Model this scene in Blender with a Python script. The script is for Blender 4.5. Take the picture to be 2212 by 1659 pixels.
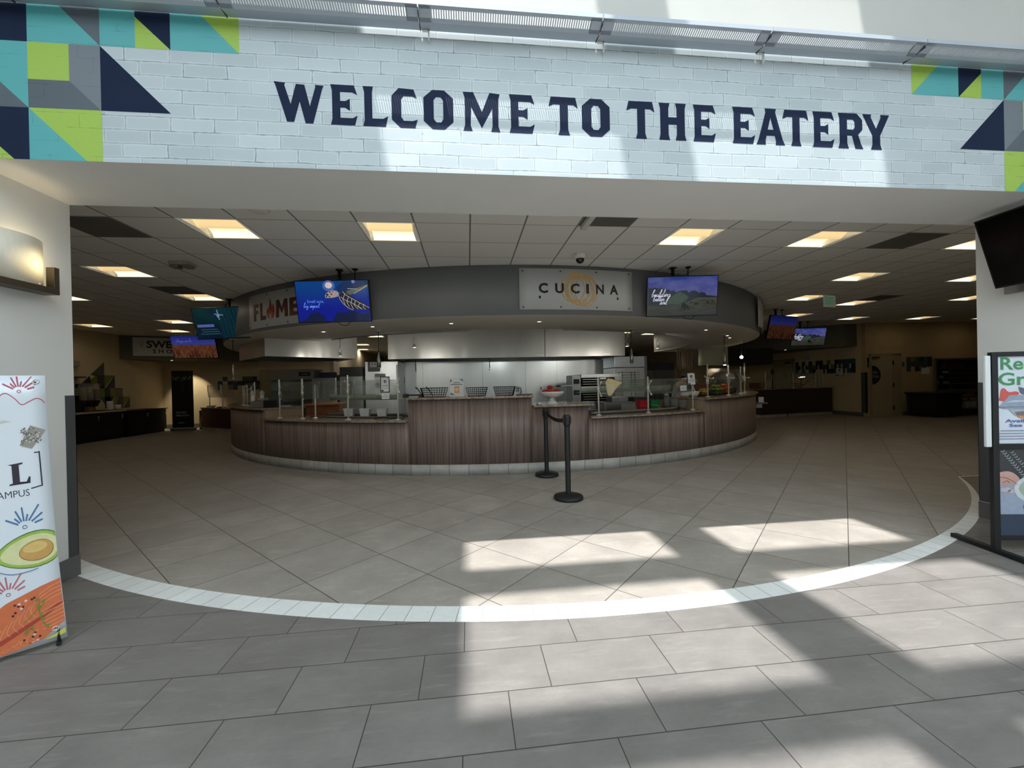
import bpy, math, random
from mathutils import Vector, Matrix
random.seed(7)
S = bpy.context.scene
for o in list(bpy.data.objects):
    bpy.data.objects.remove(o)
COL = S.collection
R_ = math.radians
sin, cos, pi = math.sin, math.cos, math.pi

# ------------------------------------------------------------------ camera, sky, sun, exposure
cam = bpy.data.cameras.new('camera')
cam.sensor_fit = 'HORIZONTAL'
cam.sensor_width = 36.0
cam.lens = 36.0 * 889.193 / 2212.0
cam.clip_start = 0.02
cam.clip_end = 200
camo = bpy.data.objects.new('camera', cam)
COL.objects.link(camo)
_yaw, _pitch, _roll = -0.10674129, -0.00308374, -0.02141677
_f = Vector((-sin(_yaw) * cos(_pitch), cos(_yaw) * cos(_pitch), sin(_pitch)))
_r = Vector((cos(_yaw), sin(_yaw), 0))
_u = _r.cross(_f)
_r2 = _r * cos(_roll) + _u * sin(_roll)
_u2 = -_r * sin(_roll) + _u * cos(_roll)
camo.matrix_world = Matrix(((_r2.x, _u2.x, -_f.x, 0), (_r2.y, _u2.y, -_f.y, 0), (_r2.z, _u2.z, -_f.z, 1.405), (0, 0, 0, 1)))
S.camera = camo

SKY = (0.80, 0.92, 1.0)
SKY_STRENGTH = 3.75
SUN_STRENGTH = 6.6
EXPOSURE = 0.14
w = bpy.data.worlds.new('sky')
S.world = w
w.use_nodes = True
bg = w.node_tree.nodes['Background']
bg.inputs['Color'].default_value = (*SKY, 1)
bg.inputs['Strength'].default_value = SKY_STRENGTH
sun = bpy.data.lights.new('sun', 'SUN')
sun.energy = SUN_STRENGTH
sun.angle = R_(0.9)
sun.color = (1.0, 0.985, 0.965)
suno = bpy.data.objects.new('sun', sun)
COL.objects.link(suno)
SUN_D = Vector((0.46, 0.83, -2.84)).normalized()
suno.rotation_euler = SUN_D.to_track_quat('-Z', 'Y').to_euler()
suno.location = (0, -2, 12)
S.view_settings.view_transform = 'Standard'
S.view_settings.look = 'None'
S.view_settings.gamma = 1
S.view_settings.use_curve_mapping = False
S.view_settings.exposure = EXPOSURE
try:
    S.cycles.max_bounces = 9
    S.cycles.diffuse_bounces = 5
    S.cycles.glossy_bounces = 4
    S.cycles.transmission_bounces = 6
    S.cycles.transparent_max_bounces = 12
    S.cycles.sample_clamp_indirect = 6
    S.cycles.caustics_reflective = False
    S.cycles.caustics_refractive = False
    S.cycles.use_denoising = True
except Exception:
    pass

# ------------------------------------------------------------------ helpers
def lin(c):
    def f(v):
        v = v / 255.0
        return v / 12.92 if v <= 0.04045 else ((v + 0.055) / 1.055) ** 2.4
    return (f(c[0]), f(c[1]), f(c[2]))

class NB:
    """small node builder"""
    def __init__(s, mat):
        s.t = mat.node_tree
        s.n = s.t.nodes
        s.l = s.t.links
    def put(s, sock, v):
        if hasattr(v, 'is_output'):
            s.l.new(v, sock)
        elif isinstance(v, (tuple, list)):
            sock.default_value = tuple(v) if len(v) == len(sock.default_value) else (*v, 1)
        else:
            sock.default_value = v
    def m(s, op, a, b=None, c=None):
        n = s.n.new('ShaderNodeMath')
        n.operation = op
        s.put(n.inputs[0], a)
        if b is not None:
            s.put(n.inputs[1], b)
        if c is not None:
            s.put(n.inputs[2], c)
        return n.outputs[0]
    def mix(s, f, a, b):
        n = s.n.new('ShaderNodeMix')
        n.data_type = 'RGBA'
        s.put(n.inputs[0], f)
        s.put(n.inputs[6], a)
        s.put(n.inputs[7], b)
        return n.outputs[2]
    def coord(s):
        n = s.n.new('ShaderNodeNewGeometry')
        return n.outputs['Position']
    def obj(s):
        return s.n.new('ShaderNodeTexCoord').outputs['Object']
    def xyz(s, v):
        n = s.n.new('ShaderNodeSeparateXYZ')
        s.put(n.inputs[0], v)
        return n.outputs
    def vec(s, x, y, z):
        n = s.n.new('ShaderNodeCombineXYZ')
        s.put(n.inputs[0], x)
        s.put(n.inputs[1], y)
        s.put(n.inputs[2], z)
        return n.outputs[0]
    def noise(s, v, scale, detail=3, rough=0.5):
        n = s.n.new('ShaderNodeTexNoise')
        s.put(n.inputs['Vector'], v)
        n.inputs['Scale'].default_value = scale
        n.inputs['Detail'].default_value = detail
        n.inputs['Roughness'].default_value = rough
        return n.outputs['Fac']
    def white(s, v):
        n = s.n.new('ShaderNodeTexWhiteNoise')
        n.noise_dimensions = '3D'
        s.put(n.inputs['Vector'], v)
        return n.outputs['Value']
    def ramp(s, f, a, b):
        n = s.n.new('ShaderNodeMapRange')
        n.clamp = True
        s.put(n.inputs[0], f)
        n.inputs[1].default_value = a
        n.inputs[2].default_value = b
        return n.outputs[0]
    def bump(s, h, strength, dist=0.01):
        n = s.n.new('ShaderNodeBump')
        s.put(n.inputs['Height'], h)
        n.inputs['Strength'].default_value = strength
        n.inputs['Distance'].default_value = dist
        return n.outputs[0]
    def scale(s, v, k):
        n = s.n.new('ShaderNodeVectorMath')
        n.operation = 'MULTIPLY'
        s.put(n.inputs[0], v)
        n.inputs[1].default_value = k
        return n.outputs[0]

MATS = {}
def newmat(name):
    m = bpy.data.materials.new(name)
    m.use_nodes = True
    b = m.node_tree.nodes['Principled BSDF']
    return m, b, NB(m)

def M(name, rgb, rough=0.5, metal=0.0, var=0.06, scale=14.0, bump=0.0, emit=0.0, trans=0.0, alpha=1.0, spec=0.5, coat=0.0):
    """plain surface with a little procedural mottling; rgb is 0-255 sRGB"""
    if name in MATS:
        return MATS[name]
    m, b, g = newmat(name)
    c = lin(rgb)
    v = g.obj()
    n = g.noise(v, scale, 3)
    lo = tuple(max(0, x * (1 - var)) for x in c)
    hi = tuple(min(1, x * (1 + var)) for x in c)
    col = g.mix(g.ramp(n, 0.3, 0.7), lo, hi)
    g.put(b.inputs['Base Color'], col)
    b.inputs['Roughness'].default_value = rough
    b.inputs['Metallic'].default_value = metal
    b.inputs['Specular IOR Level'].default_value = spec
    if bump:
        g.put(b.inputs['Normal'], g.bump(g.noise(v, scale * 4, 4), bump, 0.004))
    if emit:
        g.put(b.inputs['Emission Color'], col)
        b.inputs['Emission Strength'].default_value = emit
    if trans:
        b.inputs['Transmission Weight'].default_value = trans
        b.inputs['IOR'].default_value = 1.12
    if alpha < 1:
        b.inputs['Alpha'].default_value = alpha
    if coat:
        b.inputs['Coat Weight'].default_value = coat
    MATS[name] = m
    return m

class MB:
    """mesh builder: collects shapes, builds ONE mesh object; coordinates are world metres"""
    def __init__(s):
        s.v, s.f, s.mi, s.sm, s.mats, s.cur = [], [], [], [], [], None
    def use(s, mat):
        if mat not in s.mats:
            s.mats.append(mat)
        s.cur = s.mats.index(mat)
        return s
    def face(s, idx, smooth=False):
        s.f.append(tuple(idx))
        s.mi.append(s.cur or 0)
        s.sm.append(smooth)
    def poly(s, pts, smooth=False):
        i = len(s.v)
        s.v += [Vector(p) for p in pts]
        s.face(range(i, i + len(pts)), smooth)
    def hexa(s, p):
        """8 corners: bottom ring 0-3, top ring 4-7"""
        i = len(s.v)
        s.v += [Vector(q) for q in p]
        for q in ((3, 2, 1, 0), (4, 5, 6, 7), (0, 1, 5, 4), (1, 2, 6, 5), (2, 3, 7, 6), (3, 0, 4, 7)):
            s.face([i + k for k in q])
    def box(s, x0, x1, y0, y1, z0, z1):
        s.hexa([(x0, y0, z0), (x1, y0, z0), (x1, y1, z0), (x0, y1, z0), (x0, y0, z1), (x1, y0, z1), (x1, y1, z1), (x0, y1, z1)])
    def obox(s, c, U, V, N, a, b, d):
        """box centred c with half sizes a, b, d along U, V, N"""
        c, U, V, N = Vector(c), Vector(U), Vector(V), Vector(N)
        P = [c + U * i * a + V * j * b + N * k * d for k in (-1, 1) for i, j in ((-1, -1), (1, -1), (1, 1), (-1, 1))]
        s.hexa(P)
    def prism(s, pts, h):
        """polygon pts (3d) pushed along vector h"""
        h = Vector(h)
        i, n = len(s.v), len(pts)
        s.v += [Vector(p) for p in pts] + [Vector(p) + h for p in pts]
        s.face(range(i + n - 1, i - 1, -1))
        s.face(range(i + n, i + 2 * n))
        for k in range(n):
            s.face((i + k, i + (k + 1) % n, i + n + (k + 1) % n, i + n + k))
    def tube(s, pts, r, n=8, closed=False, caps=True, r1=None):
        pts = [Vector(p) for p in pts]
        m = len(pts)
        i0 = len(s.v)
        up = None
        for k, p in enumerate(pts):
            a = pts[(k - 1) % m] if (closed or k > 0) else p
            b = pts[(k + 1) % m] if (closed or k < m - 1) else p
            d = (b - a).normalized()
            if up is None:
                up = Vector((0, 0, 1)) if abs(d.z) < 0.9 else Vector((1, 0, 0))
            x = d.cross(up)
            if x.length < 1e-6:
                x = d.orthogonal()
            x.normalize()
            y = x.cross(d).normalized()
            up = y
            rr = r if r1 is None else r + (r1 - r) * k / max(1, m - 1)
            for q in range(n):
                t = 2 * pi * q / n
                s.v.append(p + x * rr * cos(t) + y * rr * sin(t))
        for k in range(m if closed else m - 1):
            for q in range(n):
                a = i0 + k * n + q
                b = i0 + k * n + (q + 1) % n
                c = i0 + ((k + 1) % m) * n + (q + 1) % n
                d = i0 + ((k + 1) % m) * n + q
                s.face((a, b, c, d), True)
        if caps and not closed:
            s.face([i0 + q for q in range(n)][::-1])
            s.face([i0 + (m - 1) * n + q for q in range(n)])
    def lathe(s, prof, c, n=24, axis=None, smooth=True):
        """profile [(r, h)...] turned about the axis through c (default z)"""
        c = Vector(c)
        A = Vector(axis).normalized() if axis else Vector((0, 0, 1))
        X = A.orthogonal().normalized()
        Y = A.cross(X)
        i0 = len(s.v)
        for r, h in prof:
            for q in range(n):
                t = 2 * pi * q / n
                s.v.append(c + A * h + (X * cos(t) + Y * sin(t)) * max(r, 1e-5))
        for k in range(len(prof) - 1):
            for q in range(n):
                s.face((i0 + k * n + q, i0 + k * n + (q + 1) % n, i0 + (k + 1) * n + (q + 1) % n, i0 + (k + 1) * n + q), smooth)
    def sector(s, r0, r1, a0, a1, z0, z1, n=24, cx=1.0, cy=13.6, smooth=True):
        """ring sector about (cx, cy); angles in degrees from the front, + to the east"""
        i0 = len(s.v)
        for k in range(n + 1):
            a = R_(a0 + (a1 - a0) * k / n)
            for r in (r0, r1):
                for z in (z0, z1):
                    s.v.append(Vector((cx + r * sin(a), cy - r * cos(a), z)))
        for k in range(n):
            p, q = i0 + 4 * k, i0 + 4 * k + 4
            s.face((p + 2, q + 2, q + 3, p + 3), smooth)
            s.face((p, p + 1, q + 1, q), smooth)
            s.face((p + 1, p + 3, q + 3, q + 1))
            s.face((p, q, q + 2, p + 2))
        s.face((i0, i0 + 2, i0 + 3, i0 + 1))
        j = i0 + 4 * n
        s.face((j, j + 1, j + 3, j + 2))
    def ball(s, c, r, n=10, m=7, sq=(1, 1, 1)):
        c = Vector(c)
        i0 = len(s.v)
        for k in range(m + 1):
            t = pi * k / m
            for q in range(n):
                a = 2 * pi * q / n
                s.v.append(c + Vector((r * sq[0] * max(sin(t), 1e-4) * cos(a), r * sq[1] * max(sin(t), 1e-4) * sin(a), r * sq[2] * cos(t))))
        for k in range(m):
            for q in range(n):
                s.face((i0 + k * n + q, i0 + (k + 1) * n + q, i0 + (k + 1) * n + (q + 1) % n, i0 + k * n + (q + 1) % n), True)
    def build(s, name, mat=None, parent=None, bevel=0.0, origin=None):
        me = bpy.data.meshes.new(name)
        if parent is not None:
            off = OFF[parent.name]
        elif origin is not None:
            off = Vector(origin)
        else:
            xs = [p.x for p in s.v]
            ys = [p.y for p in s.v]
            off = Vector(((min(xs) + max(xs)) / 2, (min(ys) + max(ys)) / 2, min(p.z for p in s.v)))
        me.from_pydata([tuple(p - off) for p in s.v], [], s.f)
        for m in (s.mats or [mat]):
            me.materials.append(m)
        me.polygons.foreach_set('material_index', s.mi)
        me.polygons.foreach_set('use_smooth', s.sm)
        me.update()
        o = bpy.data.objects.new(name, me)
        COL.objects.link(o)
        if parent is not None:
            o.parent = parent
        else:
            o.location = off
        OFF[o.name] = off
        if bevel:
            b = o.modifiers.new('bevel', 'BEVEL')
            b.width = bevel
            b.segments = 2
            b.limit_method = 'ANGLE'
        return o
OFF = {}

def tag(o, label=None, cat=None, group=None, kind=None):
    if label:
        o['label'] = label
    if cat:
        o['category'] = cat
    if group:
        o['group'] = group
    if kind:
        o['kind'] = kind
    return o
def thing(name, label, cat, loc=(0, 0, 0), group=None):
    o = bpy.data.objects.new(name, None)
    o.empty_display_size = 0.1
    COL.objects.link(o)
    o.location = loc
    OFF[o.name] = Vector(loc)
    return tag(o, label, cat, group)
def struct(mb, name, mat=None, parent=None):
    o = mb.build(name, mat, parent, origin=(0, 0, 0) if parent is None else None)
    if parent is None:
        o['kind'] = 'structure'
    return o
def dup(root, loc, rz=0.0, label=None, group=None):
    r = root.copy()
    COL.objects.link(r)
    r.location = loc
    r.rotation_euler = (0, 0, rz)
    OFF[r.name] = Vector(loc)
    if label:
        r['label'] = label
    if group:
        r['group'] = group
    for ch in [c for c in bpy.data.objects if c.parent == root]:
        c = ch.copy()
        COL.objects.link(c)
        c.parent = r
        for g in [q for q in bpy.data.objects if q.parent == ch]:
            d = g.copy()
            COL.objects.link(d)
            d.parent = c
    return r
def one(mb, name, label, cat, mat=None, group=None, bevel=0.0):
    return tag(mb.build(name, mat, bevel=bevel), label, cat, group)
def pol(r, deg, z):
    a = R_(deg)
    return Vector((1.0 + r * sin(a), 13.6 - r * cos(a), z))

# ---- flat art: shapes laid on a surface given by place(u, v, layer)
class Art:
    def __init__(s, place, step=0.0008):
        s.mb, s.pl, s.k, s.step = MB(), place, 1, step
    def use(s, m):
        s.mb.use(m)
        return s
    def up(s):
        s.k += 1
        return s
    def poly(s, pts):
        s.mb.poly([s.pl(u, v, s.k * s.step) for u, v in pts])
        return s
    def rect(s, u0, v0, u1, v1):
        return s.poly([(u0, v0), (u1, v0), (u1, v1), (u0, v1)])
    def disc(s, u, v, r, n=20, ry=None, rot=0.0):
        ry = ry or r
        return s.poly([(u + r * cos(2 * pi * k / n) * cos(rot) - ry * sin(2 * pi * k / n) * sin(rot), v + r * cos(2 * pi * k / n) * sin(rot) + ry * sin(2 * pi * k / n) * cos(rot)) for k in range(n)])
    def stroke(s, pts, wd, taper=False):
        P = [Vector(p) for p in pts]
        for k in range(len(P) - 1):
            d = P[k + 1] - P[k]
            if d.length < 1e-9:
                continue
            d.normalize()
            n = Vector((-d.y, d.x)) * wd / 2
            e = d * wd * 0.25
            a, b = P[k] - e, P[k + 1] + e
            n2 = n * (0.3 if taper else 1)
            s.poly([tuple(a - n), tuple(b - n2), tuple(b + n2), tuple(a + n)])
        return s
    def glyph(s, g, u0, u1, v0, v1):
        for pts in g:
            s.poly([(u0 + (u1 - u0) * x, v0 + (v1 - v0) * y) for x, y in pts])
        return s
    def text(s, t, u0, v0, h, width=None, off=0.0, shear=0.0):
        V, F, W, H = text_mesh(t, off)
        k = h / H
        kx = k if width is None else width / W
        i = len(s.mb.v)
        for x, y in V:
            s.mb.v.append(Vector(s.pl(u0 + x * kx + shear * y * k, v0 + y * k, s.k * s.step)))
        for f in F:
            s.mb.face([i + q for q in f])
        return W * kx
    def script(s, t, u0, v0, h, wd, slant=0.25):
        """joined handwriting drawn from strokes"""
        x = u0
        for ch in t:
            if ch == ' ':
                x += 0.25 * h
                continue
            w_, st = HAND[ch]
            pts = smooth([(x + (a + slant * b) * h, v0 + b * h) for a, b in st])
            s.stroke(pts, wd)
            if ch == 'i':
                s.disc(x + (0.15 + slant * 0.6) * h, v0 + 0.6 * h, wd * 0.7, 6)
            if ch == 't':
                s.stroke([(x + (0.0 + slant * .6) * h, v0 + 0.6 * h), (x + (0.32 + slant * .6) * h, v0 + 0.66 * h)], wd)
            x += w_ * h
        return x
    def build(s, name, parent=None, origin=None):
        return s.mb.build(name, None, parent, origin=origin)
def smooth(pts, n=3):
    out = []
    m = len(pts)
    for k in range(m - 1):
        p0, p1, p2, p3 = pts[max(k - 1, 0)], pts[k], pts[k + 1], pts[min(k + 2, m - 1)]
        for j in range(n):
            t = j / n
            out.append(tuple(0.5 * (2 * p1[i] + (p2[i] - p0[i]) * t + (2 * p0[i] - 5 * p1[i] + 4 * p2[i] - p3[i]) * t * t + (3 * p1[i] - p0[i] - 3 * p2[i] + p3[i]) * t ** 3) for i in (0, 1)))
    out.append(pts[-1])
    return out
HAND = dict(
    b=(.4, [(0, .3), (.2, .75), (.22, 1), (.1, .9), (.06, .1), (.15, 0), (.3, .12), (.28, .3), (.15, .3), (.4, .25)]),
    u=(.42, [(0, .1), (.05, .35), (.05, .08), (.15, 0), (.28, .12), (.3, .38), (.3, .08), (.42, .05)]),
    i=(.2, [(0, .05), (.1, .35), (.1, .05), (.2, .02)]),
    l=(.26, [(0, .05), (.2, .6), (.22, 1), (.12, .95), (.08, .1), (.16, 0), (.26, .08)]),
    d=(.46, [(.3, .3), (.12, .33), (.02, .15), (.1, 0), (.25, .1), (.34, .5), (.42, 1), (.36, .9), (.3, .1), (.36, 0), (.46, .06)]),
    n=(.36, [(0, .05), (.06, .35), (.06, .02), (.15, .28), (.25, .35), (.27, .05), (.36, .03)]),
    g=(.42, [(.28, .3), (.12, .34), (.02, .18), (.1, .03), (.25, .12), (.3, .33), (.28, -.2), (.15, -.45), (.05, -.35), (.2, -.1), (.42, .1)]),
    e=(.3, [(0, .12), (.2, .2), (.22, .33), (.1, .36), (.03, .15), (.12, 0), (.3, .1)]),
    t=(.26, [(0, .05), (.12, .5), (.2, .9), (.12, .3), (.14, .02), (.26, .06)]),
    r=(.3, [(0, .05), (.06, .4), (.12, .32), (.2, .33), (.18, .05), (.3, .05)]),
    s=(.3, [(0, .03), (.14, .38), (.2, .15), (.12, 0), (.02, .05), (.3, .08)]),
    o=(.34, [(.15, .35), (.03, .2), (.1, .02), (.24, .12), (.22, .32), (.12, .35), (.36, .3)]),
    m=(.45, [(0, .05), (.05, .35), (.05, .02), (.14, .3), (.2, .3), (.2, .02), (.28, .3), (.36, .3), (.36, .04), (.45, .03)]),
    p=(.36, [(0, .05), (.1, .4), (.03, -.45), (.12, .25), (.24, .33), (.28, .12), (.14, .02), (.4, .06)]),
    a=(.36, [(.26, .3), (.12, .35), (.02, .15), (.1, 0), (.24, .12), (.28, .33), (.27, .05), (.38, .04)]),
    c=(.3, [(.26, .3), (.14, .36), (.03, .18), (.1, .0), (.3, .08)]),
    h=(.38, [(0, .05), (.2, .6), (.2, 1), (.1, .9), (.06, .02), (.15, .3), (.25, .3), (.27, .03), (.38, .05)]))
_TXT = {}
def text_mesh(t, off=0.0):
    key = (t, off)
    if key not in _TXT:
        cu = bpy.data.curves.new('t', 'FONT')
        cu.body = t
        cu.size = 1.0
        cu.offset = off
        cu.resolution_u = 3
        o = bpy.data.objects.new('t', cu)
        COL.objects.link(o)
        bpy.context.view_layer.update()
        me = bpy.data.meshes.new_from_object(o.evaluated_get(bpy.context.evaluated_depsgraph_get()))
        V = [(v.co.x, v.co.y) for v in me.vertices]
        F = [tuple(p.vertices) for p in me.polygons]
        bpy.data.objects.remove(o)
        bpy.data.curves.remove(cu)
        bpy.data.meshes.remove(me)
        x0 = min(v[0] for v in V)
        y0 = 0.0
        H = 0.72 if t.upper() != t or True else 1
        W = max(v[0] for v in V) - x0
        _TXT[key] = ([(x - x0, y - y0) for x, y in V], F, W, H)
    return _TXT[key]
def flat(o, U, V):
    """place() on a plane: origin o, axes U, V (unit), art lifted along U x V"""
    o, U, V = Vector(o), Vector(U), Vector(V)
    N = U.cross(V)
    return lambda u, v, k: o + U * u + V * v + N * k
# ------------------------------------------------------------------ structure materials
TL = 0.6096                       # ceiling module
GX, GY, ZC = 0.06318, 4.60096, 3.1828
WY, WB = 2.837, 3.51              # brick face of the entrance wall, back of the portal
XL, XR, ZS = -3.015, 4.95, 2.843  # portal reveals and soffit

def brick_mat():
    m, b, g = newmat('painted brick wallpaper')
    P = g.xyz(g.coord())
    v2 = g.vec(P[0], 0.0, P[2])
    wob = g.m('MULTIPLY', g.m('SUBTRACT', g.noise(v2, 3.0, 2), 0.5), 0.022)
    wob2 = g.m('MULTIPLY', g.m('SUBTRACT', g.noise(g.vec(P[0], 5.0, P[2]), 9.0, 2), 0.5), 0.016)
    z = g.m('DIVIDE', g.m('ADD', g.m('ADD', P[2], wob), 0.012), 0.0875)
    row = g.m('FLOOR', z)
    v = g.m('FRACT', z)
    jit = g.m('MULTIPLY', g.white(g.vec(row, 3.0, 1.0)), 0.09)
    x = g.m('DIVIDE', g.m('ADD', g.m('ADD', g.m('ADD', P[0], g.m('MULTIPLY', row, 0.118)), jit), wob2), 0.262)
    u = g.m('FRACT', x)
    idr = g.white(g.vec(g.m('FLOOR', x), row, 0.0))
    du = g.m('MULTIPLY', g.m('MINIMUM', u, g.m('SUBTRACT', 1.0, u)), 0.262)
    dv = g.m('MULTIPLY', g.m('MINIMUM', v, g.m('SUBTRACT', 1.0, v)), 0.0875)
    d = g.m('MINIMUM', du, dv)
    rag = g.m('MULTIPLY', g.noise(v2, 26.0, 3), 0.008)
    dark = g.m('SUBTRACT', 1.0, g.ramp(g.m('ADD', d, rag), 0.0035, 0.0085))
    light = g.m('MULTIPLY', g.m('MULTIPLY', g.ramp(g.m('ADD', d, rag), 0.007, 0.010), 0.4), g.m('SUBTRACT', 1.0, g.ramp(d, 0.009, 0.012)))
    patch = g.ramp(g.noise(v2, 5.0, 2), 0.42, 0.62)
    dark = g.m('MULTIPLY', dark, g.m('ADD', 0.35, g.m('MULTIPLY', patch, 0.65)))
    chip = g.m('MULTIPLY', g.ramp(g.noise(v2, 16.0, 4), 0.69, 0.73), 0.6)
    base = g.mix(idr, lin((176, 187, 191)), lin((190, 200, 204)))
    base = g.mix(light, base, lin((214, 221, 223)))
    base = g.mix(g.m('MULTIPLY', g.ramp(g.noise(v2, 2.2, 3), 0.4, 0.7), 0.25), base, lin((164, 178, 184)))
    dk = g.m('MAXIMUM', dark, g.m('MULTIPLY', chip, g.m('SUBTRACT', 1.0, g.ramp(d, 0.004, 0.02))))
    col = g.mix(dk, base, lin((108, 120, 126)))
    g.put(b.inputs['Base Color'], col)
    b.inputs['Roughness'].default_value = 0.5
    g.put(b.inputs['Normal'], g.bump(g.ramp(d, 0.0, 0.008), 0.12, 0.004))
    return m, dk

def mural_mat(name, rgb):
    """flat paint of the mural with the brick relief of the wallpaper showing through"""
    m, b, g = newmat(name)
    P = g.xyz(g.coord())
    v2 = g.vec(P[0], 0.0, P[2])
    wob = g.m('MULTIPLY', g.m('SUBTRACT', g.noise(v2, 3.0, 2), 0.5), 0.022)
    z = g.m('DIVIDE', g.m('ADD', g.m('ADD', P[2], wob), 0.012), 0.0875)
    row = g.m('FLOOR', z)
    v = g.m('FRACT', z)
    jit = g.m('MULTIPLY', g.white(g.vec(row, 3.0, 1.0)), 0.09)
    x = g.m('DIVIDE', g.m('ADD', g.m('ADD', P[0], g.m('MULTIPLY', row, 0.118)), jit), 0.262)
    u = g.m('FRACT', x)
    du = g.m('MULTIPLY', g.m('MINIMUM', u, g.m('SUBTRACT', 1.0, u)), 0.262)
    dv = g.m('MULTIPLY', g.m('MINIMUM', v, g.m('SUBTRACT', 1.0, v)), 0.0875)
    d = g.m('MINIMUM', du, dv)
    rag = g.m('MULTIPLY', g.noise(v2, 26.0, 3), 0.008)
    dark = g.m('MULTIPLY', g.m('SUBTRACT', 1.0, g.ramp(g.m('ADD', d, rag), 0.0035, 0.007)), g.ramp(g.noise(v2, 6.0, 2), 0.45, 0.6))
    c = lin(rgb)
    col = g.mix(g.m('MULTIPLY', dark, 0.6), c, tuple(k * 0.35 for k in c))
    g.put(b.inputs['Base Color'], col)
    b.inputs['Roughness'].default_value = 0.45
    return m

def floor_mat(name, kind):
    m, b, g = newmat(name)
    P = g.xyz(g.coord())
    pos = g.coord()
    if kind == 'bond':
        yy = g.m('DIVIDE', g.m('SUBTRACT', P[1], 1.868), 0.3028)
        row = g.m('FLOOR', yy)
        v = g.m('FRACT', yy)
        xx = g.m('DIVIDE', g.m('SUBTRACT', g.m('SUBTRACT', P[0], -0.251), g.m('MULTIPLY', row, 0.202)), 0.6057)
        u = g.m('FRACT', xx)
        tid = g.vec(g.m('FLOOR', xx), row, 0.0)
        du = g.m('MULTIPLY', g.m('MINIMUM', u, g.m('SUBTRACT', 1.0, u)), 0.6057)
        dv = g.m('MULTIPLY', g.m('MINIMUM', v, g.m('SUBTRACT', 1.0, v)), 0.3028)
        lo, hi, gr, lw = (114, 110, 107), (134, 130, 126), (64, 61, 58), 0.0024
        stretch = (1.0, 1.6, 1.0)
    elif kind == 'diamond':
        q = 0.8607
        a = g.m('DIVIDE', g.m('SUBTRACT', g.m('ADD', P[0], P[1]), 3.634), q)
        c = g.m('DIVIDE', g.m('SUBTRACT', g.m('SUBTRACT', P[0], P[1]), -3.43), q)
        u, v = g.m('FRACT', a), g.m('FRACT', c)
        tid = g.vec(g.m('FLOOR', a), g.m('FLOOR', c), 1.0)
        du = g.m('MULTIPLY', g.m('MINIMUM', u, g.m('SUBTRACT', 1.0, u)), 0.6086)
        dv = g.m('MULTIPLY', g.m('MINIMUM', v, g.m('SUBTRACT', 1.0, v)), 0.6086)
        lo, hi, gr, lw = (148, 142, 134), (172, 166, 158), (62, 57, 52), 0.0028
        stretch = (1.0, 1.0, 1.0)
    else:
        th = g.m('ARCTAN2', g.m('SUBTRACT', P[0], 0.98), g.m('SUBTRACT', 10.15, P[1]))
        a = g.m('DIVIDE', th, 0.1535 / 7.68)
        u = g.m('FRACT', a)
        tid = g.vec(g.m('FLOOR', a), 0.0, 2.0)
        du = g.m('MULTIPLY', g.m('MINIMUM', u, g.m('SUBTRACT', 1.0, u)), 0.1535)
        dv = 1.0
        lo, hi, gr, lw = (226, 230, 228), (238, 240, 238), (120, 118, 112), 0.0018
        stretch = (1.0, 1.0, 1.0)
    d = g.m('MINIMUM', du, dv)
    line = g.m('SUBTRACT', 1.0, g.ramp(d, lw * 0.75, lw * 1.25))
    rnd = g.white(tid)
    offs = g.n.new('ShaderNodeVectorMath')
    offs.operation = 'ADD'
    g.put(offs.inputs[0], g.scale(pos, stretch))
    g.put(offs.inputs[1], g.scale(tid, (3.7, 5.1, 1.0)))
    ov = offs.outputs[0]
    cloud = g.ramp(g.noise(ov, 2.6, 6, 0.62), 0.30, 0.72)
    fine = g.noise(ov, 34.0, 4, 0.7)
    col = g.mix(cloud, lin(lo), lin(hi))
    col = g.mix(g.m('MULTIPLY', rnd, 0.22), col, tuple(k * 0.72 for k in lin(lo)))
    streak = g.ramp(g.noise(g.scale(ov, (1.2, 5.0, 1)), 3.0, 5, 0.6), 0.56, 0.76)
    col = g.mix(g.m('MULTIPLY', streak, 0.35), col, tuple(min(1, k * 1.45) for k in lin(hi)))
    col = g.mix(g.m('MULTIPLY', g.ramp(fine, 0.45, 0.75), 0.16), col, tuple(k * 0.6 for k in lin(lo)))
    col = g.mix(line, col, lin(gr))
    g.put(b.inputs['Base Color'], col)
    g.put(b.inputs['Roughness'], g.m('ADD', 0.48, g.m('MULTIPLY', cloud, 0.12)))
    b.inputs['Specular IOR Level'].default_value = 0.35
    g.put(b.inputs['Normal'], g.bump(g.m('ADD', g.m('MULTIPLY', fine, 0.15), g.ramp(d, 0.0, lw * 1.5)), 0.15, 0.002))
    return m

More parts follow.
